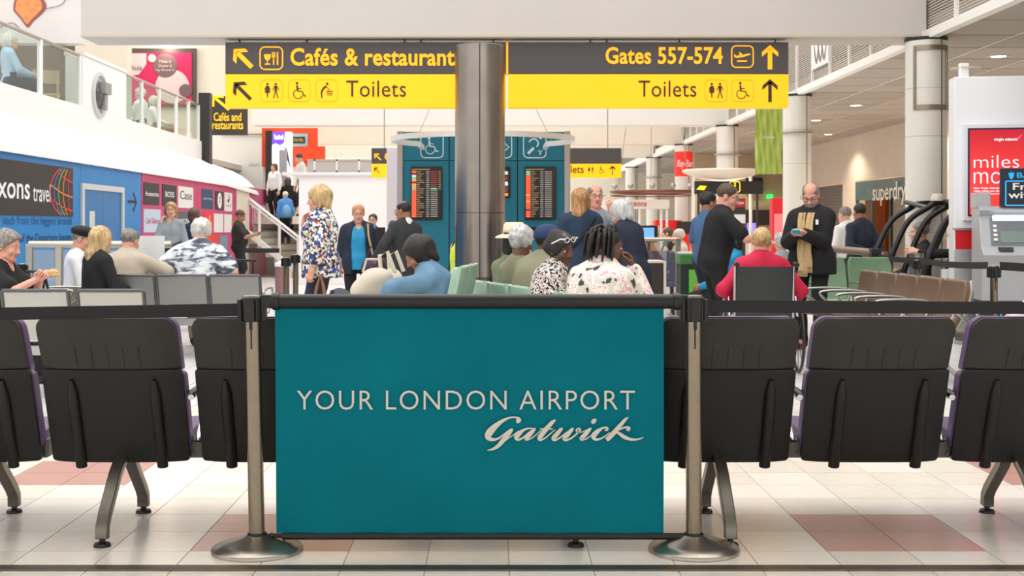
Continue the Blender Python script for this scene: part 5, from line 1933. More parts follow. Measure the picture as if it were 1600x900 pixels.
H_blond = hairmat('blonde', (214, 184, 134), (150, 118, 76))
H_ltbr = hairmat('honey', (190, 144, 92), (124, 84, 50))
H_brown = hairmat('brown', (108, 78, 56), (64, 44, 32))
H_dark = hairmat('dark', (28, 22, 20), (11, 9, 9))
H_grey = hairmat('grey', (150, 146, 140), (92, 88, 84))
H_white = hairmat('white', (232, 228, 220), (186, 182, 174))
H_silver = hairmat('silver', (206, 206, 206), (150, 150, 152))
H_strip = hairmat('cropbrown', (94, 74, 60), (56, 42, 34))
H_gingb = hairmat('ginger', (206, 160, 110), (150, 104, 66))

C_navy = mat('navy_cloth', (26, 34, 54), .85, bump=.1, bscale=200)
C_black = mat('black_cloth', (17, 17, 20), .85, bump=.1, bscale=200)
C_jean = mat('denim_dark', (36, 44, 66), .85, bump=.1, bscale=200)
C_khaki = mat('khaki_cloth', (150, 136, 112), .85)
C_beige = mat('beige_jacket_cloth', (186, 174, 156), .85, var=.08, vscale=6, bump=.2, bscale=30)
C_white = mat('white_cloth', (226, 226, 226), .85)
C_grey = mat('grey_knit', (150, 158, 166), .9, var=.1, vscale=20)
C_suit = mat('charcoal_suit', (46, 47, 50), .85)
C_turq = mat('turquoise_silk', (20, 146, 196), .6, var=.15, vscale=8)
C_blue = mat('blue_fleece', (84, 146, 214), .9)
C_denim = mat('light_denim_jacket', (98, 136, 164), .85, var=.25, vscale=9, bump=.5, bscale=22)
C_olive = mat('olive_jacket', (128, 126, 102), .85, var=.12, vscale=6, bump=.2, bscale=24)
C_red = mat('crimson_jacket', (196, 14, 62), .75, var=.12, vscale=7, bump=.25, bscale=22)
C_dkteal = mat('dark_blue_top', (28, 50, 74), .85, var=.1, vscale=6)
C_midblue = mat('mid_blue_shirt', (66, 100, 142), .85)
C_tiedye = ramp_mat('tiedye_shirt', 'noise', 10, [(0.3, (52, 58, 72)), (0.46, (96, 104, 120)), (0.52, (196, 202, 210)), (0.62, (226, 230, 234))], .85, stretch=(.8, .8, 2.2), const=False, detail=4, distort=.6)
C_floral = ramp_mat('floral_blouse', 'voronoi', 42, [(0.0, (40, 58, 112)), (0.24, (222, 214, 196)), (0.5, (74, 98, 152)), (0.66, (236, 230, 214)), (0.8, (40, 44, 74)), (0.9, (170, 60, 44)), (0.95, (206, 168, 70))], .8)
C_bw = ramp_mat('monochrome_print', 'noise', 46, [(0.0, (28, 26, 28)), (0.47, (222, 216, 208)), (0.6, (40, 36, 38)), (0.66, (206, 150, 140)), (0.69, (226, 220, 212))], .85, detail=1)
C_pastel = ramp_mat('pastel_floral', 'noise', 13, [(0.0, (64, 62, 66)), (0.37, (206, 200, 190)), (0.5, (234, 226, 214)), (0.58, (214, 170, 184)), (0.63, (230, 222, 208)), (0.7, (150, 184, 170))], .85, detail=3)
C_plaid = ramp_mat('dark_plaid', 'wave_z', 7, [(0.0, (34, 34, 30)), (0.5, (56, 52, 42)), (0.8, (30, 30, 30))], .85)
C_green = mat('sage_top', (110, 124, 96), .85)
C_hivis = ramp_mat('hi_vis_vest', 'wave_z', 2.2, [(0.0, (206, 226, 40)), (0.62, (196, 200, 190)), (0.8, (206, 226, 40))], .7)
C_pinkw = mat('pale_pink_cloth', (226, 206, 212), .85)
C_cream = mat('cream_cardigan', (206, 200, 180), .85)
NV = (40, 38, 44)

# ---- left seating area
person('woman with grey curly hair in black eating a sandwich at the left edge', 0, 10.3, -95, 1.62, 'sit', 'f', 'pink', ('curlyshort', H_grey), C_black, C_black, hl=(-0.02, 0.36, 0.9), hr=(0.05, 0.38, 0.9), sleeve='short', head=(0, 12, 0), lean=4, curl=(.8, .8), hzl=(-1, 0, .3), hzr=(1, 0, .3))
person('man in a black flat cap and white jacket seated by the steel railing', 112, 13.0, -75, 1.68, 'sit', 'm', 'pink', ('short', H_grey), C_white, C_khaki, lean=8, head=(-10, 12, 0), cap=(mat('black_cap_cloth', (26, 25, 27), .8), 'flat'))
person('blonde woman in a black jacket seated seen from behind', 146, 12.0, -50, 1.68, 'sit', 'f', 'light', ('long', H_blond), C_black, C_black, over=(C_black, .022, -.1, 'long', 0), head=(14, 6, 0), lean=6, face=False)
person('grey haired man in a beige jacket seated from behind holding a newspaper', 195, 12.75, -5, 1.66, 'sit', 'm', 'pink', ('short', H_grey), C_beige, C_khaki, bulk=.035, bw=1.12, head=(-14, 14, 0), lean=6, hunch=10, face=False, hr=(.28, .38, .86), hl=(-.2, .36, .78))
person('child in a navy cap with white emblem seated beyond the newspaper', 262, 15.4, -85, 1.42, 'sit', 'm', 'tan', ('crop', H_dark), C_navy, C_navy, cap=(C_navy, 'ball'), head=(0, 22, 0), lean=14, z=0.0)
person('heavy white haired man in a grey tie-dye shirt leaning forward, from behind', 303, 12.95, -3, 1.84, 'sit', 'm', 'pink', ('curlyshort', H_white), C_tiedye, C_khaki, bulk=.035, bw=1.16, bd=1.2, sleeve='short', lean=14, hunch=16, head=(0, 26, 0), face=False, hl=(-.36, .3, .62), hr=(.36, .3, .62))
person('woman in a grey jumper on the phone standing against the magenta wall', 268, 20.0, 176, 1.69, 'stand', 'f', 'light', ('long', H_ltbr), C_grey, C_jean, hr=(.13, .11, 1.35), pr=(.3, -.3, -1), head=(12, 0, 6), glasses='metal', curl=(.35, .9), hzr=(.8, .6, 0), hydir=(None, (-.18, -.22, 1)))
person('dark haired woman standing behind the white haired man, from behind', 303, 21.0, 20, 1.6, 'stand', 'f', 'light', ('bobfull', H_brown), C_dkteal, C_jean, face=False)
person('man in a dark plaid shirt looking at his phone beside the cream door panel', 373, 24.6, -88, 1.63, 'stand', 'm', 'tan', ('crop', H_strip), C_plaid, C_black, sleeve='short', hr=(.06, .36, 1.18), hl=(-.06, .36, 1.18), head=(0, 24, 0), bd=1.2, curl=(.9, .9))
# ---- middle left
person('blonde woman in a floral blouse standing in profile with hand at her chin', 502, 12.6, 84, 1.70, 'stand', 'f', 'pink', ('bobfull', H_blond), C_floral, C_jean, hl=(-.26, .03, .84), hr=(.05, .19, 1.29), pr=(.3, -.2, -1), sleeve='threeq', hem=-.16, bulk=.035, bw=1.12, bd=1.2, head=(0, 6, 0), curl=(.95, .5), hydir=(None, (-.1, -.25, 1)), cell=.012, hzr=(.6, .7, 0))
person('smiling woman in a navy cardigan over a turquoise top facing the camera', 560, 16.2, 186, 1.575, 'stand', 'f', 'pink', ('short', H_gingb), C_turq, C_black, over=(C_navy, .038, -.2, 'threeq', .1), hem=-.14, bulk=.024, bw=1.2, bd=1.2, glasses='metal', head=(0, 4, 0), cell=.012, sleeve='none')
person('man in a dark charcoal suit turned away beside the turquoise top woman', 633, 15.2, 38, 1.6, 'stand', 'm', 'tan', ('bald', H_dark), C_white, C_suit, over=(C_suit, .034, -.22, 'long', 0), hl=(-.3, .2, .98), head=(26, 4, 0), bw=1.08, bd=1.12, glasses='metal', cell=.012)
person('small grey haired woman in blue with a shoulder bag climbing the stairs', 446, 32.4, 20, 1.36, 'stand', 'f', 'light', ('short', H_white), C_blue, C_black, z=.85, face=False, bulk=.04, cell=.02)
person('woman in black climbing the stairs ahead of the one in blue', 450, 33.2, 10, 1.6, 'stand', 'f', 'light', ('bob', H_brown), C_black, C_black, z=1.02, face=False, cell=.02, bulk=.03)
person('person in a white shirt at the top of the stairs by the lit totem', 429, 33.1, 150, 1.45, 'stand', 'f', 'light', ('long', H_brown), C_white, C_black, z=1.53, cell=.02, bulk=.03)
person('person in white bending over the rail upstairs under the orange surround', 474, 30.2, 120, 1.55, 'stand', 'm', 'light', ('short', H_brown), C_white, C_black, z=1.53, cell=.02, lean=10, head=(0, 20, 0))
person('man with glasses at the counter behind the woman in turquoise', 583, 22.5, 175, 1.52, 'stand', 'm', 'light', ('short', H_dark), C_suit, C_black, glasses='dark', cell=.018)
person('person at the counter half hidden behind the suited man', 614, 22.5, 185, 1.40, 'stand', 'f', 'tan', ('bob', H_dark), C_white, C_black, cell=.018)
person('worker in a yellow hi-vis vest half hidden by the steel column', 720, 16.4, -70, 1.66, 'sit', 'm', 'tan', ('short', H_dark), C_navy, C_navy, over=(C_hivis, .03, -.1, 'none', 0), cell=.016, z=.06)
person('dark haired sleeper in a light denim jacket slumped on the mint seats', 697, 9.2, 86, 1.64, 'sit', 'f', 'tan', ('bobfull', H_dark), C_denim, C_jean, lean=9, hunch=20, head=(10, 34, 0), bulk=.04, bw=1.1, hl=(-.12, .5, .66), hr=(.1, .5, .64), pl=(-.5, .0, .6), face=False, cell=.012)
# ---- middle right, seated on the mint bench
person('person with dark hair in a cream sun hat seated near the steel column', 802, 10.8, -30, 1.66, 'sit', 'f', 'brown', ('bob', H_dark), C_green, C_khaki, hat=mat('straw_hat', (222, 210, 176), .8, bump=.3, bscale=120), face=False, neck=.0)
person('grey bearded man with silver curls seated beside the sun hat', 812, 10.2, -45, 1.66, 'sit', 'm', 'brown', ('curlyshort', H_silver), C_olive, C_khaki, beard=H_silver, face=False, head=(10, 8, 0))
person('man in a navy baseball cap and olive jacket seated from behind', 826, 9.55, -48, 1.72, 'sit', 'm', 'dark', ('crop', H_dark), C_olive, C_khaki, bulk=.04, bw=1.12, cap=(mat('navy_cap', (26, 48, 88), .8), 'ball'), lean=12, hunch=14, head=(-18, 8, 0), face=False)
person('woman with white sunglasses on her head in a black and white print top', 850, 8.85, -92, 1.64, 'sit', 'f', 'dark', ('curly', H_dark), C_bw, C_black, bulk=.035, bw=1.1, head=(-44, 10, 4), lean=6, hunch=8, glasses='white', cell=.012)
person('woman with short dreadlocks in a pastel floral top, hand at her mouth', 926, 8.25, -40, 1.68, 'sit', 'f', 'brown', ('dreads', H_dark), C_pastel, C_black, bulk=.04, bw=1.12, bd=1.1, lean=11, hunch=6, head=(-42, 6, 0), hr=(.15, .26, 1.0), pr=(.3, 0, -1), curl=(.4, .7), hydir=(None, (-.35, -.15, 1)), hzr=(.5, .8, 0), cell=.012)
# ---- middle right, standing
person('woman with long honey hair in a dark blue top seen from behind', 907, 13.2, 4, 1.70, 'stand', 'f', 'light', ('long', H_ltbr), C_dkteal, C_jean, bulk=.03, bw=1.12, face=False, head=(-16, 0, 0), hem=-.15)
person('bald man in a grey shirt raising his fist, facing the camera', 929, 14.4, 190, 1.77, 'stand', 'm', 'pink', ('bald', H_grey), C_grey, C_jean, hl=(-.12, .26, 1.40), pl=(-1, 0, -.8), glasses='metal', curl=(1.2, .3), hydir=((.3, .2, 1), None), hzl=(0, 1, 0))
person('white haired woman in a navy jumper looking down, from the side', 985, 12.2, 42, 1.56, 'stand', 'f', 'pink', ('bobfull', H_silver), C_navy, C_khaki, bulk=.03, bw=1.15, bd=1.15, head=(22, 26, 0), hl=(-.12, .26, 1.1), hr=(.1, .26, 1.1), hem=-.18, lean=6, hunch=8)
person('staff man in black polo leaning over and pointing down to the right', 1116, 12.5, -82, 1.74, 'stand', 'm', 'pink', ('crop', H_strip), C_black, C_black, sleeve='short', lean=7, hunch=8, bw=1.1, bd=1.15, hr=(.2, .46, 1.11), pr=(.8, -.6, -.6), head=(-28, 16, 0), glasses='metal', curl=(.3, .15), hzr=(.2, 0, 1), cell=.012, bulk=.022, hydir=(None, (.0, 1, -.35)))
person('man in a mid blue shirt standing behind the staff man', 1104, 14.4, -58, 1.69, 'stand', 'm', 'tan', ('short', H_dark), C_midblue, C_jean, sleeve='short', bd=1.1, head=(-10, 0, 0))
person('woman in a crimson jacket in the wheelchair, seen from behind', 1190, 11.0, -4, 1.66, 'sit', 'f', 'pink', ('bun', H_blond), C_red, C_black, bulk=.036, bw=1.12, bd=1.1, head=(-10, 8, 0), hl=(-.27, .15, .66), hr=(.29, .17, .62), pl=(-.7, -1, -.3), pr=(.7, -1, -.3), face=False, cell=.012)
person('bald man in a black jacket and cream scarf looking at his phone', 1268, 13.0, 148, 1.75, 'stand', 'm', 'pink', ('bald', H_grey), C_white, C_black, over=(C_black, .04, -.16, 'long', 0), hl=(-.02, .3, 1.16), hr=(.06, .3, 1.16), bw=1.12, bd=1.15, head=(8, 24, 0), glasses='dark', beard=H_grey, curl=(.9, .9), cell=.012, shoes=(92, 60, 48), hzl=(-.5, .5, .5), hzr=(.5, .5, .5))
person('man in a navy jacket with hands clasped behind his back', 1345, 16.5, 16, 1.6, 'stand', 'm', 'tan', ('crop', H_dark), C_navy, C_navy, bulk=.03, hl=(-.03, -.2, .98), hr=(.03, -.2, .98), pl=(-1, .2, 0), pr=(1, .2, 0), face=False, hem=-.16, curl=(.7, .7))
person('man in a white shirt standing left of the navy jacket', 1322, 17.4, 30, 1.57, 'stand', 'm', 'light', ('crop', H_grey), C_white, C_black, bulk=.025)
person('elderly man in a cream cardigan seated beyond the glass screen', 1062, 20.5, 100, 1.62, 'sit', 'm', 'pink', ('short', H_white), C_cream, C_jean, bulk=.03)
person('woman with tied brown hair in a black vest seated far behind', 1044, 24.0, 80, 1.66, 'sit', 'f', 'light', ('bun', H_brown), C_black, C_black, sleeve='none')
person('dark haired person in turquoise seated behind the crimson jacket', 1146, 13.6, 60, 1.64, 'sit', 'f', 'tan', ('bobfull', H_dark), C_turq, C_black, head=(0, 6, 0))
person('person with grey fair hair seated between wheelchair and black jacket', 1222, 15.5, 10, 1.55, 'sit', 'f', 'pink', ('curlyshort', H_silver), C_grey, C_black, face=False)
person('man in a dark suit sitting in the nearer airport buggy', 1440, 15.0, 80, 1.66, 'sit', 'm', 'light', ('short', H_grey), C_suit, C_suit, z=.06)
person('person in dark clothes sitting in the buggy beside the cash machine wall', 1500, 14.35, 80, 1.66, 'sit', 'm', 'light', ('short', H_dark), C_black, C_black, z=.06, hl=(-.1, .5, .95), hr=(.1, .5, .95))
person('seated person in pale pink with hands on lap at the right edge', 1668, 8.9, 80, 1.64, 'sit', 'f', 'pink', ('bob', H_brown), C_pinkw, C_jean, hl=(-.05, .47, .56), hr=(.05, .47, .56), lean=4, hunch=6, head=(0, 10, 0))
# ---- upstairs
person('white haired person in pale blue seated behind the upstairs glass', 14, 19.3, -60, 1.68, 'sit', 'f', 'light', ('bob', H_white), mat('pale_blue_cloth', (176, 200, 226), .8), C_jean, z=3.0, cell=.018)
person('person in white with white hair beyond the upstairs glass, left of two', 220, 27.4, 70, 1.72, 'sit', 'm', 'light', ('curlyshort', H_white), C_white, C_jean, z=3.0, cell=.018)
person('person in a white top beyond the upstairs glass, right of two', 240, 28.6, -80, 1.68, 'sit', 'f', 'light', ('bob', H_white), C_white, C_khaki, z=3.0, cell=.018)

# ================================================================== background seating
M_mesh = ramp_mat('perforated_metal', 'wave_z', 90, [(0.0, (104, 104, 102)), (1.0, (156, 156, 152))], .4, const=False, metal=.6)
M_mesh_lt = ramp_mat('perforated_metal_pale', 'wave_z', 90, [(0.0, (150, 150, 144)), (1.0, (196, 196, 190))], .4, const=False, metal=.5)
M_mint = mat('mint_vinyl', (150, 178, 160), .35, var=.08, vscale=8)
M_green = mat('green_vinyl', (104, 134, 104), .4, var=.08, vscale=8)
M_greenseat = mat('pale_green_vinyl', (164, 176, 138), .4, var=.08, vscale=8)
M_brown = mat('brown_leather', (116, 92, 74), .38, var=.12, vscale=6)
M_dkbrown = mat('dark_brown_leather', (70, 58, 50), .38, var=.12, vscale=6)


def metal_seat(t, x, pan):
    """wire-perforated metal seat, faces +Y"""
    P = [[(x + (-0.23 + 0.46 * j / 4), -0.06 - (z - .42) * 0.3, z) for j in range(5)] for z in np.linspace(0.47, 0.79, 5)]
    b = MB().grid(P, 0, lambda i, j: (0, .008, 0)).build('backrest', pan, t)
    q = lambda z: -0.06 - (z - .42) * 0.3
    MB().tube([(x - .245, q(.44), .44), (x - .245, q(.79), .79), (x - .235, q(.805), .805), (x + .235, q(.805), .805), (x + .245, q(.79), .79), (x + .245, q(.44), .44)], 0.014, 8).build('back_frame', mat('seat_frame_dark_metal', (92, 92, 94), .35, .8), b, smooth=50)
    P = [[(x + (-0.235 + 0.47 * j / 4), y, .43 + .02 * (y - .1)) for j in range(5)] for y in np.linspace(-0.05, 0.42, 4)]
    MB().grid(P, 0, lambda i, j: (0, 0, -.012)).build('seat', pan, t, bev=.003)


def pad_seat(t, x, mb_, ms, w=0.5, top=0.9, tilt=0.32, edge=None):
    """padded seat, faces +Y"""
    P = []
    for i, z in enumerate(np.linspace(0.46, top, 9)):
        f = i / 8
        ww = w / 2 * (1 - 0.12 * max(0, f - .75) * 4 * (f - .75) * 4)
        P.append([(x + ww * (2 * j / 8 - 1), -0.05 - (z - .46) * tilt - 0.02 * (1 - (2 * j / 8 - 1) ** 2) - .03 * math.sin(f * PI), z) for j in range(9)])
    b = MB().grid(P, 0, lambda i, j: (0, .06, 0)).build('backrest', mb_, t, smooth=60, bev=.014, seg=3)
    if edge:
        for q in (0, 8):
            MB().tube([P[i][q] for i in range(9)], .016, 6).build('edge_trim', edge, b, smooth=50)
    P = [[(x + w / 2 * (2 * j / 8 - 1), y, .46 + .02 * (y) + .012 * (1 - (2 * j / 8 - 1) ** 2)) for j in range(9)] for y in np.linspace(-0.04, 0.46, 7)]
    MB().grid(P, 0, lambda i, j: (0, 0, -.07)).build('seat', ms, t, smooth=60, bev=.014, seg=3)


def bench(label, n, pitch, X, Y, rot, kind, group=None):
    t = thing('airport_bench', label, 'bench', (X, Y, 0), math.radians(rot), group)
    for i in range(n):
        x = (i - (n - 1) / 2) * pitch
        if kind == 'metal':
            metal_seat(t, x, M_mesh)
        elif kind == 'metal_pale':
            metal_seat(t, x, M_mesh_lt)
        elif kind == 'mint':
            pad_seat(t, x, M_mint, M_mint, .5, .83 if n == 5 else .98, edge=M_mint)
        elif kind == 'green':
            pad_seat(t, x, M_green, M_greenseat, .5, .93)
        elif kind == 'brown':
            pad_seat(t, x, M_brown, M_dkbrown, .5, .84, edge=M_alu)
        else:
            pad_seat(t, x, M_dkbrown, M_dkbrown, .5, .84, edge=M_alu)
    L = n * pitch / 2
    MB().box(-L, L, 0.1, 0.17, .3, .37).build('beam', M_alu, t)
    for x in (-L + .3, L - .3):
        MB().bar((x, .13, .32), (x, -.18, .03), .05, .03).bar((x, .13, .32), (x, .42, .03), .05, .03).cyl((x, -.19, 0), (x, -.19, .04), .03, n=10).cyl((x, .43, 0), (x, .43, .04), .03, n=10).build('leg', M_alu, t)
    for i in range(n + 1):
        x = -L + i * pitch
        pts = spline([(x, .1, .36), (x, -.02, .6), (x, .06, .655), (x, .4, .655), (x, .42, .6), (x, .2, .42)], 4)
        MB().tube([tuple(p) for p in pts], .013, 8).build('armrest', M_alu, t, smooth=50)
    return t


bench('row of pale perforated metal seats nearest the left, seen from behind', 3, .557, -3.37, 9.35, 0, 'metal_pale', 'metal benches')
bench('row of grey perforated metal seats behind the tie-dye shirt man, from behind', 3, .51, -3.0, 12.2, 0, 'metal', 'metal benches')
bench('dark brown padded bench facing right beside the steel railing', 4, .55, -4.5, 11.6, -86, 'dark')
bench('mint green vinyl bench under the sleeper, left of the steel column', 2, .52, -0.40, 9.5, 84, 'mint', 'mint benches')
bench('mint green vinyl bench with five sitters, right of the steel column', 5, .54, 0.36, 9.35, -72, 'mint', 'mint benches')
bench('brown leather bench with metal armrests in front of the buggies', 5, .52, 3.62, 11.25, 92, 'brown')
bench('green vinyl bench facing the camera behind the black jacket man', 3, .52, 3.75, 14.0, 180, 'green')
bench('dark padded seat at the right edge under the seated person in pink', 2, .55, 3.95, 9.0, 85, 'dark')
t = thing('lounge_chair', 'purple padded chair behind the dark table and white haired woman', 'chair', (W(1027, 0, 18.5).x, 18.5, 0), math.radians(175))
M_lil = mat('lilac_fabric', (104, 92, 124), .8)
pad_seat(t, 0, M_lil, M_lil, .56, .92, .2)
for sx in (-1, 1):
    for yy in (0.0, .38):
        MB().cyl((sx * .22, yy, 0), (sx * .2, yy, .42), .018, n=8).build('leg', M_dark, t)

# ================================================================== rails, posts and belts further back
rl = thing('guard_rail', 'steel framed glass guard rail in front of the blue hoarding', 'railing', (0, 13.9, 0))
r0, r1 = W(46, 0, 13.9).x, W(268, 0, 13.9).x
zt_ = W(0, 382, 13.9).z
MB().cyl((r0, 0, zt_), (r1, 0, zt_), .04, n=12).build('handrail', mat('rail_satin_steel', (190, 182, 168), .35, .8), rl, smooth=50)
for x in (46, 92, 140, 190, 250):
    xx = W(x, 0, 13.9).x
    MB().box(xx - .04, xx + .04, -.03, .03, 0, zt_).build('post', MATS['rail_satin_steel'], rl, bev=.008)
for x0, x1 in ((50, 88), (96, 136), (144, 186), (194, 246)):
    MB().box(W(x0, 0, 13.9).x, W(x1, 0, 13.9).x, -.005, .005, .12, zt_ - .06).build('pane', glass_mat('rail_glass', (226, 236, 236), .2), rl)


def small_post(label, x, d, h=.98, w=.031):
    t = thing('barrier_post', label, 'post', (W(x, 0, d).x, d, 0), group='small barrier posts')
    post_mesh(t, h, w, .17)
    return t


small_post('steel barrier post beside the grey curly haired woman', 34, 11.6, .93)
belt('barrier_belt', 'black belt ending at the post beside the curly haired woman', [(W(34, 0, 11.6).x - .06, 11.6, .9), (W(-40, 0, 11.5).x, 11.5, .88)], .06)
small_post('steel barrier post left of the floral blouse woman', 447, 14.0, .93)
small_post('steel barrier post touching the floral blouse woman', 462, 14.6, .95)
belt('barrier_belt', 'black belt running from the plaid shirt man to the steel post', [(W(380, 0, 14.2).x, 14.2, W(0, 388, 14.2).z), (W(445, 0, 14.0).x - .06, 14.0, W(0, 388, 14).z)], .05)
small_post('steel barrier post between the buggies and brown bench', 1434, 13.3, .92)
small_post('steel barrier post in front of the cash machine', 1553, 10.6, .94)
belt('barrier_belt', 'black belt sagging from the brown rail past the buggies to the cash machine', [(W(1368, 0, 14.6).x, 14.6, W(0, 395, 14.6).z), (W(1434, 0, 13.3).x, 13.25, W(0, 402, 13.3).z), (W(1553, 0, 10.6).x - .05, 10.6, W(0, 409, 10.6).z)], .06, sag=.02)
belt('barrier_belt', 'black belt from the cash machine post to the right edge', [(W(1553, 0, 10.6).x + .05, 10.6, W(0, 409, 10.6).z), (W(1640, 0, 10.2).x, 10.2, W(0, 414, 10.2).z)], .07)
t = thing('hand_rail', 'brown wooden hand rail behind the green vinyl bench', 'railing', (0, 15.0, 0))
a, b = W(1303, 389, 15.4), W(1366, 395, 14.6)
MB().cyl((a.x, .4, a.z), (b.x, -.4, b.z), .045, n=12).build('rail', mat('rail_wood', (124, 104, 84), .4), t, smooth=50)
for p in (a, b):
    MB().cyl((p.x, p.y - 15, 0), (p.x, p.y - 15, p.z - .03), .03, n=10).build('post', M_dark, t, smooth=50)
MB().box(b.x - .05, b.x + .07, -.46, -.34, b.z - .16, b.z + .05).build('end_cap', M_black, t, bev=.01)
for q in (.3, .7):
    MB().box(a.x + (b.x - a.x) * q - .22, a.x + (b.x - a.x) * q + .22, .39 - .8 * q, .41 - .8 * q, .1, .9).build('pane', M_glass, t)

# ================================================================== advertising wall and cash machine on the right
AR = math.radians(-9)
aw = thing('advert_wall', 'white free standing wall with red illuminated miles more poster', 'wall panel', (W(1491, 0, 13.6).x, 13.6, 0), AR)
AWH = W(0, 120, 13.6).z
k9 = 13.6 / FPX
MB().box(0, 2.4, 0, .3, 0.0, AWH).build('panel', mat('advert_wall_white', (236, 238, 244), .4), aw, bev=.01)
MB().box(-.02, 2.4, -.03, .0, W(0, 359, 13.6).z, W(0, 356, 13.6).z).build('ledge', M_alu, aw)
MB().box(0.01, 2.4, -.012, 0, W(0, 389, 13.6).z, W(0, 360, 13.6).z).build('red_band', mat('red_band', (206, 16, 28), .4), aw)
dp = MB().box(0.0, 2.4, -.01, 0, 0, W(0, 390, 13.6).z).build('tread_plate', mat('tread_plate', (186, 186, 188), .35, .6), aw)
tm = MB()
random.seed(3)
for i in range(26):
    for j in range(11):
        tm.obox((.06 + i * .09, -.012, .06 + j * .092), (.055, .006, .014), Matrix.Rotation(math.radians(45 if (i + j) % 2 else -45), 3, 'Y'))
tag(tm.build('tread_bars', MATS['tread_plate'], dp), kind='stuff')
pz0, pz1 = W(0, 338, 13.5).z, W(0, 200, 13.5).z
px0, px1 = .13, .74
pf = MB().box(px0 - .05, px1 + .06, -.05, 0, pz0 - .05, pz1 + .05).build('poster_frame', mat('poster_frame_white', (226, 228, 234), .35), aw, bev=.012)
MB().box(px0, px1, -.056, -.05, pz0, pz1).build('poster_edge', mat('poster_edge_navy', (32, 24, 60), .3), pf)
rd = bpy.data.materials.new('poster_red')
rd.use_nodes = True
_n = rd.node_tree
_b = _n.nodes['Principled BSDF']
_tc = _n.nodes.new('ShaderNodeTexCoord')
_sp = _n.nodes.new('ShaderNodeSeparateXYZ')
_cr = _n.nodes.new('ShaderNodeValToRGB')
_cr.color_ramp.elements[0].color = rgb(244, 66, 60)
_cr.color_ramp.elements[1].color = rgb(160, 8, 32)
_n.links.new(_tc.outputs['Generated'], _sp.inputs[0])
_n.links.new(_sp.outputs[2], _cr.inputs[0])
_n.links.new(_cr.outputs[0], _b.inputs['Base Color'])
_n.links.new(_cr.outputs[0], _b.inputs['Emission Color'])
_b.inputs['Emission Strength'].default_value = .55
MB().box(px0 + .02, px1 - .02, -.06, -.055, pz0 + .02, pz1 - .02).build('poster', rd, pf)
M_lw = mat('lit_white_text', (255, 240, 246), .5, emit=.8)
pw_, ph_ = px1 - px0, pz1 - pz0
for s_, u0, u1, v0, v1, bo in (('miles', .1, .86, .55, .69, -.018), ('more', .1, .9, .37, .5, -.018), ('virgin atlantic', .44, .84, .845, .885, .0),
                              ("Earn Virgin Atlantic Flying Club", .1, .8, .305, .33, 0.0), ('miles when you do exchange', .1, .76, .272, .297, 0.0), ("Even when you're flying with us", .1, .78, .24, .265, 0.0), ('terms and conditions', .1, .42, .055, .075, 0)):
    text('lettering', s_, (px0 + pw_ * u0, -.0605, pz0 + ph_ * v0), pw_ * (u1 - u0), ph_ * (v1 - v0), M_lw, pf, bold=bo, th=.002)
F = Flat((px0 + pw_ * .87, -.062, pz0 + ph_ * .9), (1, 0, 0), (0, 0, 1))
F.poly([(-.03, -.02), (.03, .025), (.0, -.02)]).build('logo_fin', mat('logo_pink_fin', (240, 90, 130), .5, emit=.5), pf)
t = thing('bracket_lamp', 'small white bracket fixture on top of the advert wall', 'fixture', (aw.location.x + .14, 13.7, AWH))
MB().box(-.05, .05, -.03, .03, 0, .16).build('arm', M_whitepaint, t, bev=.01)
MB().lathe([(.0, .1), (.16, .105), (.17, .12), (.0, .13)], 20, (.06, .1, 0)).build('disc', M_beige, t, smooth=50)
# cash machine
at = thing('cash_machine', 'grey cash machine with a navy sign against the advert wall', 'cash machine', (W(1533, 0, 12.9).x, 12.9, 0), AR)
M_atm = mat('atm_grey', (176, 178, 182), .4, .2)
k8 = 12.9 / FPX
Zc = lambda y: HC + (CY - y) * k8
prof = [(.45, Zc(470)), (-.02, Zc(470)), (-.06, Zc(412)), (-.12, Zc(398)), (.0, Zc(385)), (.1, Zc(338)), (.02, Zc(328)), (.1, Zc(322)), (.45, Zc(322))]
MB().prism(prof, lambda u, v, dd: (dd, u, v), 0.0, .85).build('housing', M_atm, at, bev=.01)
MB().box(0.03, .82, .02, .45, 0, Zc(470)).build('pedestal', mat('atm_navy', (20, 34, 62), .4), at)
MB().box(-.01, .12, .1, .45, Zc(325), Zc(300)).build('shoulder', M_atm, at, bev=.01)
tl = Matrix.Rotation(math.radians(-65 + 90), 3, 'X')
MB().prism([(.018, Zc(384)), (.108, Zc(340)), (.088, Zc(340)), (-.002, Zc(384))], lambda u, v, dd: (dd, u, v), .1, .8).build('fascia', mat('atm_dark_grey', (120, 124, 130), .4), at)
MB().prism([(.012, Zc(379)), (.084, Zc(349)), (.074, Zc(349)), (.002, Zc(379))], lambda u, v, dd: (dd, u, v), .2, .62).build('screen', mat('atm_screen', (104, 120, 112), .2, emit=.3), at)
MB().box(.12, .78, -.02, .05, Zc(345), Zc(336)).build('top_light', mat('atm_top_light', (232, 238, 246), .3, emit=.7), at, bev=.01)
for x0, x1, y0, y1 in ((.16, .3, 386, 392), (.44, .52, 388, 394), (.58, .72, 386, 392)):
    MB().prism([(-.03, Zc(y1)), (-.0, Zc(y0)), (-.06, Zc(y0)), (-.09, Zc(y1))], lambda u, v, dd: (dd, u, v), x0, x1).build('slot', M_dark, at)
MB().box(.2, .62, -.01, .03, Zc(425), Zc(414)).box(.2, .62, -.03, .0, Zc(428), Zc(425)).build('cash_tray', M_alu, at)
F = Flat((.2, .018, Zc(470) - .12), (1, 0, 0), (0, 0, 1))
F.ring(.15, 0, .3, .16, .01, .012).build('blue_frame', mat('atm_cyan', (40, 160, 220), .4, emit=.4), at)
bs = MB().box(.2, 1.2, .04, .1, Zc(322), Zc(263)).build('sign_board', mat('bank_navy', (18, 30, 50), .4), at, bev=.006)
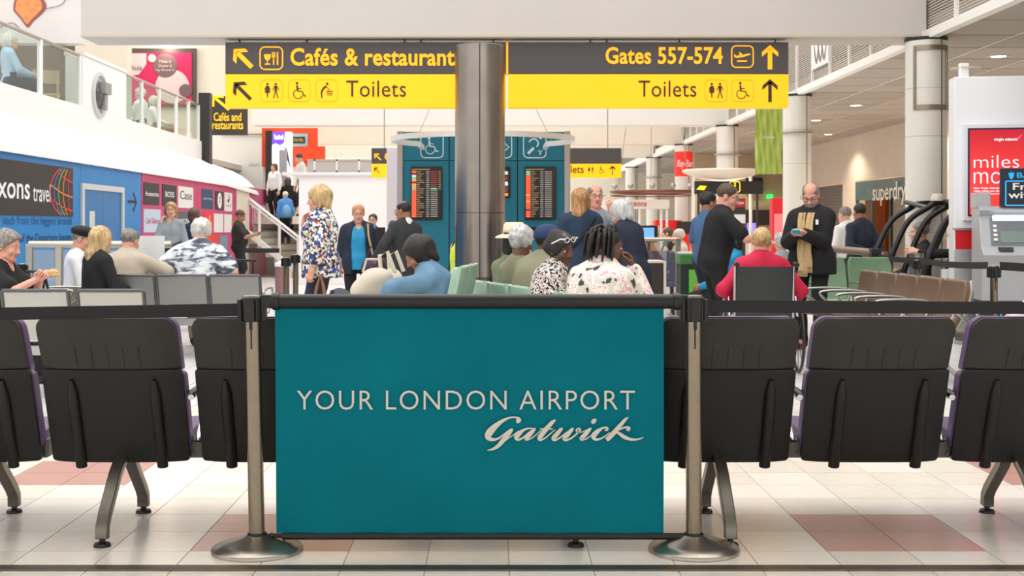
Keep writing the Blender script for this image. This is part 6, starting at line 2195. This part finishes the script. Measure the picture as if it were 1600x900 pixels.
text('lettering', 'BARCLAYS', (.36, .038, Zc(278)), .55, .055, mat('bank_cyan', (30, 150, 214), .4, emit=.4), bs, bold=.01)
F = Flat((.305, .036, Zc(274)), (1, 0, 0), (0, 0, 1))
F.poly([(-.03, .03), (-.01, .02), (0, .04), (.01, .02), (.03, .03), (.02, -.02), (0, -.045), (-.02, -.02)]).build('eagle_print', mat('bank_cyan', (30, 150, 214), .4), bs)
F = Flat((.7, .036, Zc(302)), (1, 0, 0), (0, 0, 1))
F.ring(0, 0, .9, .25, .01, .012).build('blue_frame', mat('atm_cyan', (40, 160, 220), .4), bs)
text('lettering', 'Free cash', (.32, .038, Zc(297)), .6, .072, M_text_white, bs, bold=.015)
text('lettering', 'withdrawals', (.275, .038, Zc(310)), .74, .072, M_text_white, bs, bold=.015)
for i in range(4):
    for q in (0, 1):
        MB().prism([(.016 + .018 * i, Zc(376 - 7 * i)), (.026 + .018 * i, Zc(372 - 7 * i)), (.006 + .018 * i, Zc(372 - 7 * i)), (-.004 + .018 * i, Zc(376 - 7 * i))], lambda u, v, dd: (dd, u, v), (.13, .68)[q], (.165, .715)[q]).build('side_key', M_whitepaint, at)


# ================================================================== airport buggies
def buggy(label, x, d):
    t = thing('airport_buggy', label, 'buggy', (W(x, 0, d).x, d, 0), 0, 'airport buggies')
    k = d / FPX
    M_bw = mat('buggy_white', (214, 208, 194), .4)
    M_tube = mat('buggy_black_tube', (26, 26, 28), .3, .3)
    MB().box(-.45, .75, -.34, .34, .14, .42).build('chassis', M_bw, t, bev=.03)
    st_ = MB()
    for i in range(8):
        st_.obox((-.4 + i * .15, -.345, .2), (.06, .01, .09), Matrix.Rotation(.6, 3, 'Y'), 1)
    st_.box(-.47, .77, -.345, -.34, .15, .25)
    st_.build('warning_stripe', [mat('stripe_yellow', (240, 190, 20), .5), M_black], t)
    for xx in (-.25, .55):
        for yy in (-.31, .31):
            w = MB().lathe([(.08, -.05), (.17, -.05), (.18, 0), (.17, .05), (.08, .05)], 20)
            w.v = [(v[0] + xx, v[2] + yy, v[1] + .18) for v in w.v]
            w.build('wheel', M_black, t, smooth=40)
    for yy in (-.32, .32):
        pts = spline([(-.52, yy, .72), (-.42, yy, 1.0), (-.25, yy, 1.34), (-.02, yy, 1.50), (.12, yy, 1.56), (.55, yy, 1.56)], 5)
        MB().tube([tuple(p) for p in pts], .035, 10).build('roll_bar', M_tube, t, smooth=50)
        pts = spline([(-.05, yy, .45), (.0, yy, .8), (.15, yy, 1.2), (.3, yy, 1.5), (.34, yy, 1.54)], 5)
        MB().tube([tuple(p) for p in pts], .026, 8).build('roll_bar', M_tube, t, smooth=50)
        MB().tube([(.55, yy, 1.56), (.72, yy, 1.5), (.74, yy, .42)], .03, 8).build('roll_bar', M_tube, t, smooth=50)
    MB().tube([(-.02, -.32, 1.5), (-.02, .46, 1.58)], .03, 8).tube([(.55, -.32, 1.56), (.55, .46, 1.56)], .03, 8).build('cross_bar', M_tube, t, smooth=50)
    MB().lathe([(.0, .09), (.05, .085), (.075, .05), (.08, 0.0)], 20, (.1, -.3, 1.58)).build('beacon', mat('beacon_pale', (206, 196, 180), .3), t, smooth=60)
    MB().box(-.55, -.5, -.34, .02, .52, .98).build('screen', glass_mat('buggy_screen', (214, 222, 228), .25), t)
    MB().box(-.54, -.36, -.35, .34, .3, .72).build('front_shield', mat('buggy_shield', (170, 166, 166), .4, .2), t, bev=.03)
    MB().box(-.3, -.18, -.37, -.3, .62, .8).build('label_plate', M_whitepaint, t)
    MB().tube([(-.3, -.2, .6), (-.15, -.2, .84)], .018, 8).build('steering_column', M_tube, t)
    MB().tube([(-.12 + .0, -.2 + .16 * math.cos(q), .86 + .12 * math.sin(q)) for q in np.linspace(0, 2 * PI, 17)[:-1]], .013, 6, closed=True).build('steering_wheel', M_tube, t, smooth=60)
    MB().box(.1, .6, -.3, .3, .4, .5).build('seat', M_dkbrown, t, bev=.03)
    MB().box(.58, .68, -.3, .3, .5, .9).build('backrest', M_dkbrown, t, bev=.03)
    return t


buggy('airport buggy with black roll bars nearer the clothes shop', 1438, 15.06)
buggy('airport buggy with black roll bars beside the advert wall', 1496, 14.35)

# ================================================================== information desk, shops and displays in the far middle
def canopy():
    t = thing('desk_canopy', 'pale oval canopy over the information desk', 'canopy', (W(1128, 0, 27).x, 27, 0))
    z = W(0, 279, 27).z
    MB().lathe([(.0, -.12), (.3, -.1), (.6, -.03), (.82, .06), (.86, .1), (.84, .13), (.0, .14)], 40, (0, 0, z + .06)).build('shell', mat('canopy_cream', (236, 226, 210), .5), t, smooth=50)
    MB().cyl((-.62, 0, 0), (-.62, 0, z + .1), .035, n=12).cyl((.62, 0, 0), (.62, 0, z + .1), .035, n=12).build('support', M_whitepaint, t, smooth=50)
    L = bpy.data.lights.new('canopy_lamp', 'POINT')
    L.energy = 9
    L.color = (1, .8, .55)
    L.shadow_soft_size = .08
    o = bpy.data.objects.new('canopy_lamp', L)
    COL.objects.link(o)
    o.parent = t
    o.location = (.1, -.2, z - .25)
    MB().ball((.1, -.2, z - .12), .04).build('bulb', M_bulb, t)
    return t


canopy()
t = thing('information_sign', 'black sign with a yellow i symbol under the pale canopy', 'sign', (0, 26.6, 0))
F, X_, Z_, k_ = px_flat(26.6, -0.003)
MB().box(X_(1086), X_(1190), 0, .12, Z_(303), Z_(283)).build('board', M_dark, t)
for x in (1092, 1184):
    MB().cyl((X_(x), .06, 0), (X_(x), .06, Z_(300)), .025, n=8).build('post', M_dark, t)
F.ring(X_(1148), Z_(292), 16 * k_, 16 * k_, 3 * k_, 1.2 * k_).rect(X_(1147), X_(1149.5), Z_(297), Z_(289)).disc(X_(1148.2), Z_(286.8), 1.3 * k_)
F.poly([(X_(1088), Z_(296)), (X_(1100), Z_(297)), (X_(1104), Z_(291)), (X_(1094), Z_(290))])
F.build('symbol', mat('info_yellow', (250, 214, 20), .5, emit=.8), t)
t = thing('airline_totem', 'dark totem with red and white airline boards behind the staff man', 'sign', (W(1155, 0, 24).x, 24, 0))
k_ = 24 / FPX
Zt = lambda y: HC + (CY - y) * k_
MB().box(-.12, .12, 0, .1, 0, Zt(310)).build('column', mat('totem_dark', (52, 40, 44), .5), t)
M_rd = mat('totem_red', (170, 34, 44), .5)
for y0, y1, m_, s_ in ((311, 324, M_rd, 'easyJet'), (335, 349, M_lg_white, 'airport'), (351, 359, M_rd, None)):
    b_ = MB().box(-.115, .115, -.012, 0, Zt(y1), Zt(y0)).build('board', m_, t)
    if s_ == 'easyJet':
        text('lettering', s_, (-.09, -.014, Zt(320)), .18, .07, M_text_white, b_, bold=.01)
t = thing('red_totem', 'red and white vending totem left of the second column', 'sign', (W(1217, 0, 26).x, 26, 0))
MB().box(-.13, .13, 0, .3, 0, HC + (CY - 309) * 26 / FPX).build('body', mat('totem_bright_red', (200, 30, 44), .4, emit=.15), t, bev=.01)
MB().box(-.1, .1, -.01, 0, .9, 1.55).build('front_print', mat('totem_pink_print', (236, 120, 130), .4, emit=.2), t)
# wrap lettering on the red column
rwp = [o for o in COL.objects if o.name.startswith('advert_wrap')][0]
text('lettering', 'Ray-Ban', (-.23, -.262, 2.92), .46, .26, M_text_white, rwp.parent, shear=.3, bold=.01)

# glazing rail, dark table and green bin
t = thing('glass_screen', 'glass screen with steel post and rail beside the green bin', 'screen', (0, 15.5, 0))
F, X_, Z_, k_ = px_flat(15.5, 0)
MB().box(X_(1056), X_(1063.5), -.03, .03, 0, Z_(372)).build('post', M_steel, t, bev=.006)
MB().cyl((X_(1000), 0, Z_(374)), (X_(1058), 0, Z_(374)), .025, n=10).build('rail', M_steel, t, smooth=50)
MB().box(X_(1002), X_(1056), -.004, .004, .1, Z_(378)).build('pane', M_glass, t)
t = thing('side_table', 'dark fronted table with pale top behind the dreadlocked woman', 'table', (0, 14.0, 0))
F, X_, Z_, k_ = px_flat(14.0, 0)
MB().box(X_(990), X_(1041), 0, .6, Z_(411), Z_(408)).build('top', M_beige, t)
MB().box(X_(992), X_(1037), .01, .58, 0, Z_(411)).build('carcass', mat('dark_wood', (52, 44, 42), .5, var=.2, vscale=20), t)
MB().box(X_(1037), X_(1041), 0, .6, 0, Z_(411)).build('side_panel', M_beige, t)
t = thing('recycling_bin', 'dark bin with a green top and green stripe behind the staff man', 'bin', (W(1079, 0, 15.0).x, 15.0, 0))
MB().box(-.12, .12, 0, .3, 0, .82).build('body', mat('bin_dark', (42, 54, 50), .5), t, bev=.01)
MB().box(-.13, .13, -.01, .31, .82, .95).build('lid', mat('bin_green', (70, 130, 70), .5), t, bev=.015)
MB().box(-.02, .09, -.006, 0, .1, .76).build('stripe', mat('bin_lime', (120, 210, 80), .5), t)
MB().box(-.12, .12, 0, .3, .95, .97).build('lid_top', M_whitepaint, t)

# sunglasses shop stand, red counters, screens
t = thing('shop_counter', 'red shop counter with black base beyond the white haired woman', 'counter', (0, 34.0, 0))
F, X_, Z_, k_ = px_flat(34.0, 0)
M_rc = mat('counter_red', (212, 30, 26), .4, emit=.12)
MB().box(X_(1000), X_(1078), 0, .8, .0, Z_(366)).build('body', M_rc, t)
MB().box(X_(1012), X_(1022), -.02, 0, Z_(364), Z_(352)).build('display_block', M_dark, t)
MB().box(X_(1060), X_(1100), .2, .9, Z_(372), Z_(346)).build('display_block', M_dark, t)
MB().box(X_(1026), X_(1068), .3, .9, Z_(366), Z_(344)).build('display_back', M_rc, t)
MB().box(X_(1012), X_(1030), -.04, 0, Z_(384), Z_(372)).build('lit_panel', mat('lit_cream', (255, 226, 180), .5, emit=1.2), t)
t = thing('shop_gondola', 'white topped shop stand with slim posts under the ring rail', 'stand', (0, 30.0, 0))
F, X_, Z_, k_ = px_flat(30.0, 0)
MB().box(X_(940), X_(1046), 0, 1.0, Z_(326), Z_(312)).build('header', mat('gondola_white', (236, 230, 222), .5), t)
text('lettering', 'SURVIVOR', (X_(985), -.004, Z_(323)), 26 * k_, 7 * k_, mat('gondola_red', (206, 50, 40), .5), t, bold=.02)
for x in (948, 958, 1000, 1034, 1043):
    MB().cyl((X_(x), .1, 0), (X_(x), .1, Z_(325)), .03, n=8).build('post', M_whitepaint, t)
MB().box(X_(944), X_(1040), .2, .9, 0, Z_(365)).build('counter', mat('gondola_counter', (190, 150, 110), .5), t)
random.seed(12)
for i in range(14):
    x = 946 + i * 6.6
    MB().lathe([(.05, 0), (.06, .1), (.03, .16), (.02, .2)], 10, (X_(x), .3 + .1 * (i % 3), Z_(365))).build('goods', mat('goods_%d' % (i % 4), [(214, 120, 60), (230, 214, 190), (120, 40, 36), (240, 180, 90)][i % 4], .4), t, smooth=50)
t = thing('ring_rail', 'thin circular copper display rail hanging over the shop stand', 'rail', (W(1020, 0, 30.5).x, 30.5, 0))
zz = HC + (CY - 300) * 30.5 / FPX
MB().tube([(1.03 * math.cos(q), 1.03 * math.sin(q), zz) for q in np.linspace(0, 2 * PI, 49)[:-1]], .03, 6, closed=True).tube([(1.03 * math.cos(q), 1.03 * math.sin(q), zz - .09) for q in np.linspace(0, 2 * PI, 49)[:-1]], .015, 6, closed=True).build('ring', mat('copper_rail', (130, 84, 70), .35, .6), t, smooth=60)
for q in (20, 140, 260):
    a = math.radians(q)
    MB().cyl((1.03 * math.cos(a), 1.03 * math.sin(a), zz), (.3 * math.cos(a), .3 * math.sin(a), 7.0), .008, n=6).build('cable', M_steel, t)
for i, q in enumerate((200, 232, 262, 290, 322)):
    a = math.radians(q)
    MB().ball((1.03 * math.cos(a), 1.03 * math.sin(a), zz + .12), .07, 8, 6).build('spotlight', M_alu, t, smooth=60)
t = thing('information_monitor', 'monitor with a blue screen behind the white haired woman', 'monitor', (W(1014, 0, 24).x, 24, 0))
MB().box(-.17, .17, 0, .06, .98, 1.3).build('bezel', M_bez, t)
MB().box(-.14, .1, -.004, 0, 1.02, 1.26).build('screen', mat('screen_blue', (90, 140, 210), .3, emit=.7), t)
MB().cyl((0, .03, 0), (0, .03, .98), .03, n=8).build('stand', M_dark, t)
t = thing('desk', 'long pale information desk with dark top under the canopy', 'desk', (0, 27.6, 0))
F, X_, Z_, k_ = px_flat(27.6, 0)
MB().box(X_(1098), X_(1215), 0, .6, 0, Z_(374)).build('body', M_beige, t)
MB().box(X_(1096), X_(1217), -.03, .63, Z_(374), Z_(371)).build('top', mat('desk_wood', (150, 112, 80), .4), t)
t = thing('desk_monitor', 'small violet lit monitor on the information desk', 'monitor', (W(1174, 0, 27.8).x, 27.8, Z_(371)))
MB().box(-.12, .12, 0, .04, .08, .34).build('bezel', M_bez, t)
MB().box(-.1, .1, -.003, 0, .1, .32).build('screen', mat('screen_violet', (120, 110, 220), .3, emit=.9), t)
MB().cyl((0, .02, 0), (0, .02, .09), .02, n=8).build('stand', M_dark, t)
wb = struct(MB().box(W(1085, 0, 40).x, 9.36, 40.0, 40.2, 0, 3.65).build('wall_far_shops', mat('far_shop_tan', (196, 176, 146), .7, var=.1, vscale=1)))
MB().box(W(1165, 0, 40).x, W(1215, 0, 40).x, 39.9, 40, HC + (CY - 352) * 40 / FPX, HC + (CY - 328) * 40 / FPX).build('dark_window', M_dark, wb)
MB().box(W(1165, 0, 40).x, W(1190, 0, 40).x, 39.85, 40, HC + (CY - 303) * 40 / FPX, HC + (CY - 278) * 40 / FPX).build('navy_sign', mat('navy_sign', (22, 28, 66), .4), wb)
MB().box(W(1198, 0, 40).x, W(1206, 0, 40).x, 39.85, 40, HC + (CY - 310) * 40 / FPX, HC + (CY - 304) * 40 / FPX).build('exit_sign', mat('exit_green', (30, 220, 90), .4, emit=1.5), wb)

# counters with monitors behind the woman in turquoise and in the kiosk
for i, (x, d, w, y0, y1, lab) in enumerate(((588, 21.6, .3, 402, 355, 'black monitor on a counter behind the woman in turquoise'), (610, 21.4, .22, 402, 366, 'black monitor beside the suited man'), (837, 17.6, .42, 372, 354, 'black screen unit at the foot of the right departure screen'))):
    t = thing('counter_monitor', lab, 'monitor', (W(x, 0, d).x, d, 0))
    k_ = d / FPX
    z0_, z1_ = HC + (CY - y0) * k_, HC + (CY - y1) * k_
    MB().box(-w / 2, w / 2, 0, .08, z0_, z1_).build('housing', M_bez, t, bev=.01)
    MB().box(-w / 2 - .05, w / 2 + .05, -.05, .3, 0, z0_).build('pedestal', M_dark if i < 2 else M_teal, t)
t = thing('bollard', 'short red brown bollard with pale cap at the foot of the stairs', 'bollard', (W(441, 0, 17.5).x, 17.5, 0))
MB().lathe([(.1, 0), (.1, .72)], 24).build('body', mat('bollard_brown', (150, 108, 104), .4, .3), t, smooth=40)
MB().lathe([(.105, .72), (.105, .76), (.06, .79), (.0, .8)], 24).build('cap', M_white, t, smooth=40)

# ================================================================== wheelchair
wc = thing('wheelchair', 'wheelchair with a dark backrest under the woman in the crimson jacket', 'wheelchair', (W(1188, 0, 11.0).x, 11.0, 0), math.radians(-4))
M_wb = mat('wheelchair_fabric', (44, 46, 48), .6, var=.1, vscale=10)
P = [[(.24 * (2 * j / 8 - 1), -.2 - .03 * (1 - (2 * j / 8 - 1) ** 2) - (z - .45) * .12, z) for j in range(9)] for z in np.linspace(.48, .93, 6)]
MB().grid(P, 0, lambda i, j: (0, .03, 0)).build('backrest', M_wb, wc, smooth=60)
MB().box(-.24, .24, -.2, .25, .42, .46).build('seat', M_wb, wc, bev=.01)
for sx in (-1, 1):
    MB().tube([(sx * .25, -.18, .3), (sx * .25, -.24, .93), (sx * .25, -.3, .955), (sx * .25, -.4, .95)], .013, 8).build('push_frame', M_chrome, wc, smooth=50)
    MB().tube([(sx * .25, -.3, .955), (sx * .25, -.42, .95)], .02, 8).build('grip', M_black, wc, smooth=50)
    MB().tube([(sx * .29, -.18, .5), (sx * .29, -.1, .66), (sx * .29, .22, .66), (sx * .29, .28, .4)], .012, 8).build('armrest', M_chrome, wc, smooth=50)
    w = MB().tube([(sx * .32, -.05 + .29 * math.cos(q), .3 + .29 * math.sin(q)) for q in np.linspace(0, 2 * PI, 33)[:-1]], .014, 6, closed=True)
    for q in range(8):
        a = q * PI / 4
        w.cyl((sx * .32, -.05, .3), (sx * .32, -.05 + .28 * math.cos(a), .3 + .28 * math.sin(a)), .003, n=4)
    w.build('wheel', M_black, wc, smooth=50)
    MB().lathe([(.03, -.015), (.07, -.015), (.07, .015), (.03, .015)], 14, (0, 0, 0)).build('caster', M_black, wc, smooth=40).location = (sx * .27, .42, .075)
    COL.objects[-1].rotation_euler = (0, PI / 2, 0)
    MB().tube([(sx * .24, .2, .42), (sx * .25, .42, .38), (sx * .22, .52, .12)], .013, 8).build('leg_frame', M_chrome, wc, smooth=50)


# ================================================================== bags and held things
def soft(name, label, cat, fields, m, loc, rot=0, cell=.012, noise=.012):
    t = thing(name, label, cat, loc, math.radians(rot))
    f = Field((-.45, -.4, -.02), (.45, .4, .75), cell)
    for q in fields:
        f.ell(q[0], q[1], .05)
    f.noise(noise, 26, 4)
    f.plane((0, 0, 0), (0, 0, -1))
    P, F = f.net()
    obj('bag_body', to_mesh('bag_body', [(P, F, 0)], [m]), t)
    return t


cb = W(597, 440, 9.7)
lug = tag(MB().box(W(555, 0, 9.6).x, W(652, 0, 9.6).x, 9.55, 10.0, 0, .72).build('luggage_trolley', mat('trolley_grey', (96, 96, 98), .5), bev=.02), 'grey luggage case under the cream bags', 'luggage')
t = soft('tote_bag', 'cream canvas bag on luggage beside the sleeper in denim', 'bag', [((0, 0, .08), (.16, .12, .12)), ((.02, 0, .14), (.13, .1, .09))], mat('cream_canvas', (196, 186, 170), .85, bump=.2, bscale=30), (W(583, 0, 9.75).x, 9.75, .72))
MB().tube([(-.08, 0, .2), (-.05, 0, .3), (.04, 0, .3), (.08, 0, .2)], .01, 6).build('handle', mat('cream_canvas', (196, 186, 170), .85), t)
t = soft('shoulder_bag', 'pale cream bag with thick straps between the suit and the sleeper', 'bag', [((0, 0, .1), (.1, .08, .13))], mat('cream_leather', (206, 198, 182), .6), (W(612, 0, 9.8).x, 9.8, .72))
for sx in (-1, 1):
    MB().tube([(sx * .03 - .05, sx * .05, .2), (sx * .03 - .06, sx * .05, .33), (sx * .03 + .0, sx * .05, .36), (sx * .03 + .06, sx * .05, .2)], .016, 8).build('strap', MATS['cream_leather'], t, smooth=50)
t = soft('rucksack', 'large slate rucksack standing right of the floral blouse woman', 'bag', [((0, 0, .3), (.25, .2, .34)), ((-.05, 0, .56), (.14, .14, .16))], mat('slate_nylon', (58, 62, 74), .7, bump=.2, bscale=24), (W(540, 0, 11.4).x, 11.4, 0))
MB().tube([(-.1, -.16, .7), (-.16, -.24, .5), (-.14, -.22, .2)], .018, 8).build('strap', M_black, t, smooth=50)
MB().box(-.05, .1, -.235, -.2, .2, .42).build('pocket', mat('slate_pocket', (46, 50, 60), .7), t, bev=.02)
# handbag held by the floral woman
t = thing('handbag', 'dark handbag with tan leather handles held by the floral blouse woman', 'bag', (W(502, 0, 12.3).x, 12.3, 0))
hz_ = HC + (CY - 430) * 12.3 / FPX
for yy in (-.03, .03):
    MB().tube([(-.09, yy, hz_ - .36), (-.04, yy, hz_ - .1), (-.01, yy, hz_ + .0), (.02, yy, hz_ - .1), (.06, yy, hz_ - .36)], .011, 8).build('handle', mat('tan_leather', (150, 100, 62), .5), t, smooth=50)
MB().box(-.18, .16, -.06, .06, hz_ - .66, hz_ - .34).build('bag_body', mat('handbag_dark', (40, 36, 40), .5), t, bev=.02)
t = thing('wheeled_case', 'black wheeled cabin case with raised handle beside the plaid shirt man', 'luggage', (W(379, 0, 14.6).x, 14.6, 0))
MB().box(-.17, .17, -.1, .1, .05, .6).build('shell', C_black, t, bev=.03)
hzz = HC + (CY - 409) * 14.6 / FPX
for sx in (-1, 1):
    MB().cyl((sx * .06 + .06, 0, .6), (sx * .06 + .06, 0, hzz), .01, n=8).build('pull_rod', M_black, t)
    MB().cyl((sx * .12 - .015, 0, .035), (sx * .12 + .015, 0, .035), .035, n=12).build('wheel', M_black, t)
MB().box(-.1, .16, -.02, .02, hzz, hzz + .03).build('pull_handle', M_black, t, bev=.008)
t = thing('trolley_case', 'black trolley case with looped handle by the sandwich woman', 'luggage', (W(58, 0, 10.9).x, 10.9, 0))
MB().box(-.2, .2, -.13, .13, .05, .62).build('shell', C_black, t, bev=.03)
zt2 = HC + (CY - 424) * 10.9 / FPX
MB().tube([(-.11, 0, zt2 - .05), (-.09, 0, zt2), (.05, 0, zt2), (.08, 0, zt2 - .03), (.05, 0, zt2 - .07), (-.09, 0, zt2 - .07)], .013, 8, closed=True).tube([(.07, 0, zt2 - .05), (.12, 0, .62)], .013, 8).tube([(.06, 0, zt2 - .06), (.05, 0, .62)], .01, 8).build('pull_handle', M_black, t, smooth=50)
# sandwich, newspaper, phones, scarf, lanyard
p = [o for o in COL.objects if 'sandwich at the left' in str(o.get('label', ''))][0]
p = wpt(p, (.01, .47, .91))
tag(MB().ball((p.x, 10.28, p.z + .03), (.05, .035, .03), 12, 8).ball((p.x + .01, 10.28, p.z + .012), (.048, .036, .02), 12, 8).build('sandwich', mat('bread', (206, 170, 116), .8, bump=.3), smooth=60), 'filled bread roll held by the woman in black', 'sandwich')
p = W(231, 398, 13.2)
nw = MB()
P = [[(p.x - .16 + .34 * i / 6, 13.2 + .03 * math.sin(i), p.z - .2 + .4 * j / 4) for j in range(5)] for i in range(7)]
nw.grid(P, 0, lambda i, j: (0, .004, 0))
tag(nw.build('newspaper', ramp_mat('newsprint', 'wave_z', 30, [(0.0, (226, 226, 222)), (.7, (206, 214, 216)), (.85, (190, 206, 214))], .8), smooth=60), 'open pale newspaper held by the man in beige', 'newspaper')


def by_label(s):
    return [o for o in COL.objects if o.parent is None and s in str(o.get('label', ''))][0]


def held(name, label, cat, who, c, size, m, tilt=0):
    r = by_label(who)
    w = wpt(r, c)
    R = Matrix.Rotation(r.rotation_euler[2], 3, 'Z') @ Matrix.Rotation(tilt, 3, 'X')
    return tag(MB().obox(w, size, R).build(name, m, bev=.004), label, cat)


held('phone', 'black phone at the ear of the woman in grey', 'phone', 'grey jumper on the phone', (.085, .05, 1.55), (.012, .07, .14), M_bez)
held('phone', 'phone held out by the plaid shirt man', 'phone', 'dark plaid shirt', (0.0, .46, 1.22), (.07, .13, .012), M_bez, .5)
held('phone', 'small phone with turquoise case held by the scarf man', 'phone', 'cream scarf', (.02, .39, 1.18), (.08, .12, .014), mat('phone_turquoise', (30, 170, 190), .4), .5)
# scarf
r = by_label('cream scarf')
mb = MB()
M_scarf = ramp_mat('cream_scarf_cloth', 'wave_z', 26, [(0.0, (206, 176, 130)), (.6, (190, 158, 112)), (.85, (216, 190, 146))], .9, const=False, bump=.2)
P = []
for i in range(19):
    a = -2.6 + 5.2 * i / 18
    P.append([(math.sin(a) * (.075 + .035 * j / 3), math.cos(a) * (.075 + .04 * j / 3) + .03, 1.45 - .07 * j / 3 - .04 * max(0, math.cos(a))) for j in range(4)])
mb.grid(P, 0, lambda i, j: (0, 0, -.02))
for sx, zb in ((-1, .84), (1, .80)):
    P = []
    for i in range(14):
        f = i / 13
        z = 1.38 + (zb - 1.38) * f
        y = .135 + .08 * math.sin(min(f * 1.5, 1) * PI * .55) - .02 * max(0, f - .7)
        ww = .034 + .012 * f
        P.append([(sx * (.045 - .02 * f) + ww * (2 * j / 6 - 1) + .006 * math.sin(i * .9), y + .010 * math.sin(j * 2.4 + i * .25), z) for j in range(7)])
    mb.grid(P, 0, lambda i, j: (0, .012, 0))
    for j in range(9):
        mb.cyl((sx * .025 + .045 * (2 * j / 8 - 1), P[-1][0][1] + .005, zb), (sx * .025 + .047 * (2 * j / 8 - 1), P[-1][0][1], zb - .06), .004, n=5)
mb.build('scarf', M_scarf, r, smooth=60)
MB().box(.0, .028, .0, .004, 0, .05).build('badge', M_text_white, r).location = (-.13, .188, 1.26)
r = by_label('staff man')
mb = MB()
mb.tube([(-.06, .11, 1.44), (-.03, .2, 1.25), (.0, .22, 1.08)], .008, 6).tube([(.06, .11, 1.44), (.03, .2, 1.25), (.0, .22, 1.08)], .008, 6)
mb.build('lanyard', mat('lanyard_teal', (0, 150, 170), .5), r)
r = by_label('long honey hair')
MB().tube([(.15, -.09, 1.38), (.02, -.165, 1.2), (-.17, -.12, .98)], .012, 6).build('bag_strap', C_black, r, smooth=50)
r = by_label('small grey haired woman in blue')
f = Field((-.3, -.35, .7), (.3, .1, 1.4), .02)
f.ell((0, -.18, 1.05), (.14, .09, .2))
P, F = f.net()
bgo = thing('shoulder_bag', 'light blue shoulder bag on the back of the woman on the stairs', 'bag', r.location, r.rotation_euler[2])
bgo.scale = r.scale
obj('bag_body', to_mesh('bag_body', [(P, F, 0)], [mat('sky_blue_nylon', (120, 172, 214), .7)]), bgo)
r = by_label('navy cardigan')
MB().tube([(-.13, .13, 1.42), (-.14, .2, 1.25), (-.2, .17, .98)], .014, 6).build('bag_strap', mat('strap_tan', (186, 160, 120), .6), r, smooth=50)
bgp = thing('handbag', 'purple handbag at the side of the woman in turquoise', 'bag', (W(585, 0, 15.9).x, 15.9, 0))
f = Field((-.25, -.15, .55), (.25, .15, 1.05), .014)
f.ell((0, 0, .76), (.17, .08, .14))
f.noise(.005, 24, 2)
P, F = f.net()
obj('bag_body', to_mesh('bag_body', [(P, F, 0)], [mat('purple_leather', (62, 34, 66), .5)]), bgp)
MB().tube([(-.1, 0, .85), (-.05, 0, 1.02), (.05, 0, 1.02), (.1, 0, .85)], .01, 6).build('handle', mat('purple_leather', (62, 34, 66), .5), bgp, smooth=50)
# cafe chair upstairs
t = thing('cafe_chair', 'pale wooden cafe chair behind the upstairs glass', 'chair', (W(72, 0, 20.6).x, 20.6, 3.0), math.radians(20))
M_wd = mat('pale_wood', (206, 184, 148), .5, var=.1, vscale=12)
MB().box(-.22, .22, -.2, .22, .43, .46).build('seat', M_wd, t, bev=.02)
P = [[(.21 * (2 * j / 8 - 1), -.22 + .04 * (2 * j / 8 - 1) ** 2, z) for j in range(9)] for z in (.62, .68, .78, .84)]
MB().grid(P, 0, lambda i, j: (0, .02, 0)).build('backrest', M_wd, t, smooth=60)
for sx in (-1, 1):
    MB().cyl((sx * .19, -.19, 0), (sx * .17, -.2, .84), .017, n=8).build('leg', M_wd, t, smooth=50)
    MB().cyl((sx * .22, .22, 0), (sx * .17, .17, .44), .017, n=8).build('leg', M_wd, t, smooth=50)
t = thing('cafe_table', 'small wooden cafe table at the far left upstairs', 'table', (W(-8, 0, 19.6).x - .3, 19.4, 3.0))
MB().lathe([(.34, .72), (.35, .735), (.34, .75)], 28).build('top', M_wd, t, smooth=40)
MB().lathe([(.2, 0), (.2, .02), (.03, .04), (.03, .72)], 20).build('pedestal', M_dark, t, smooth=40)
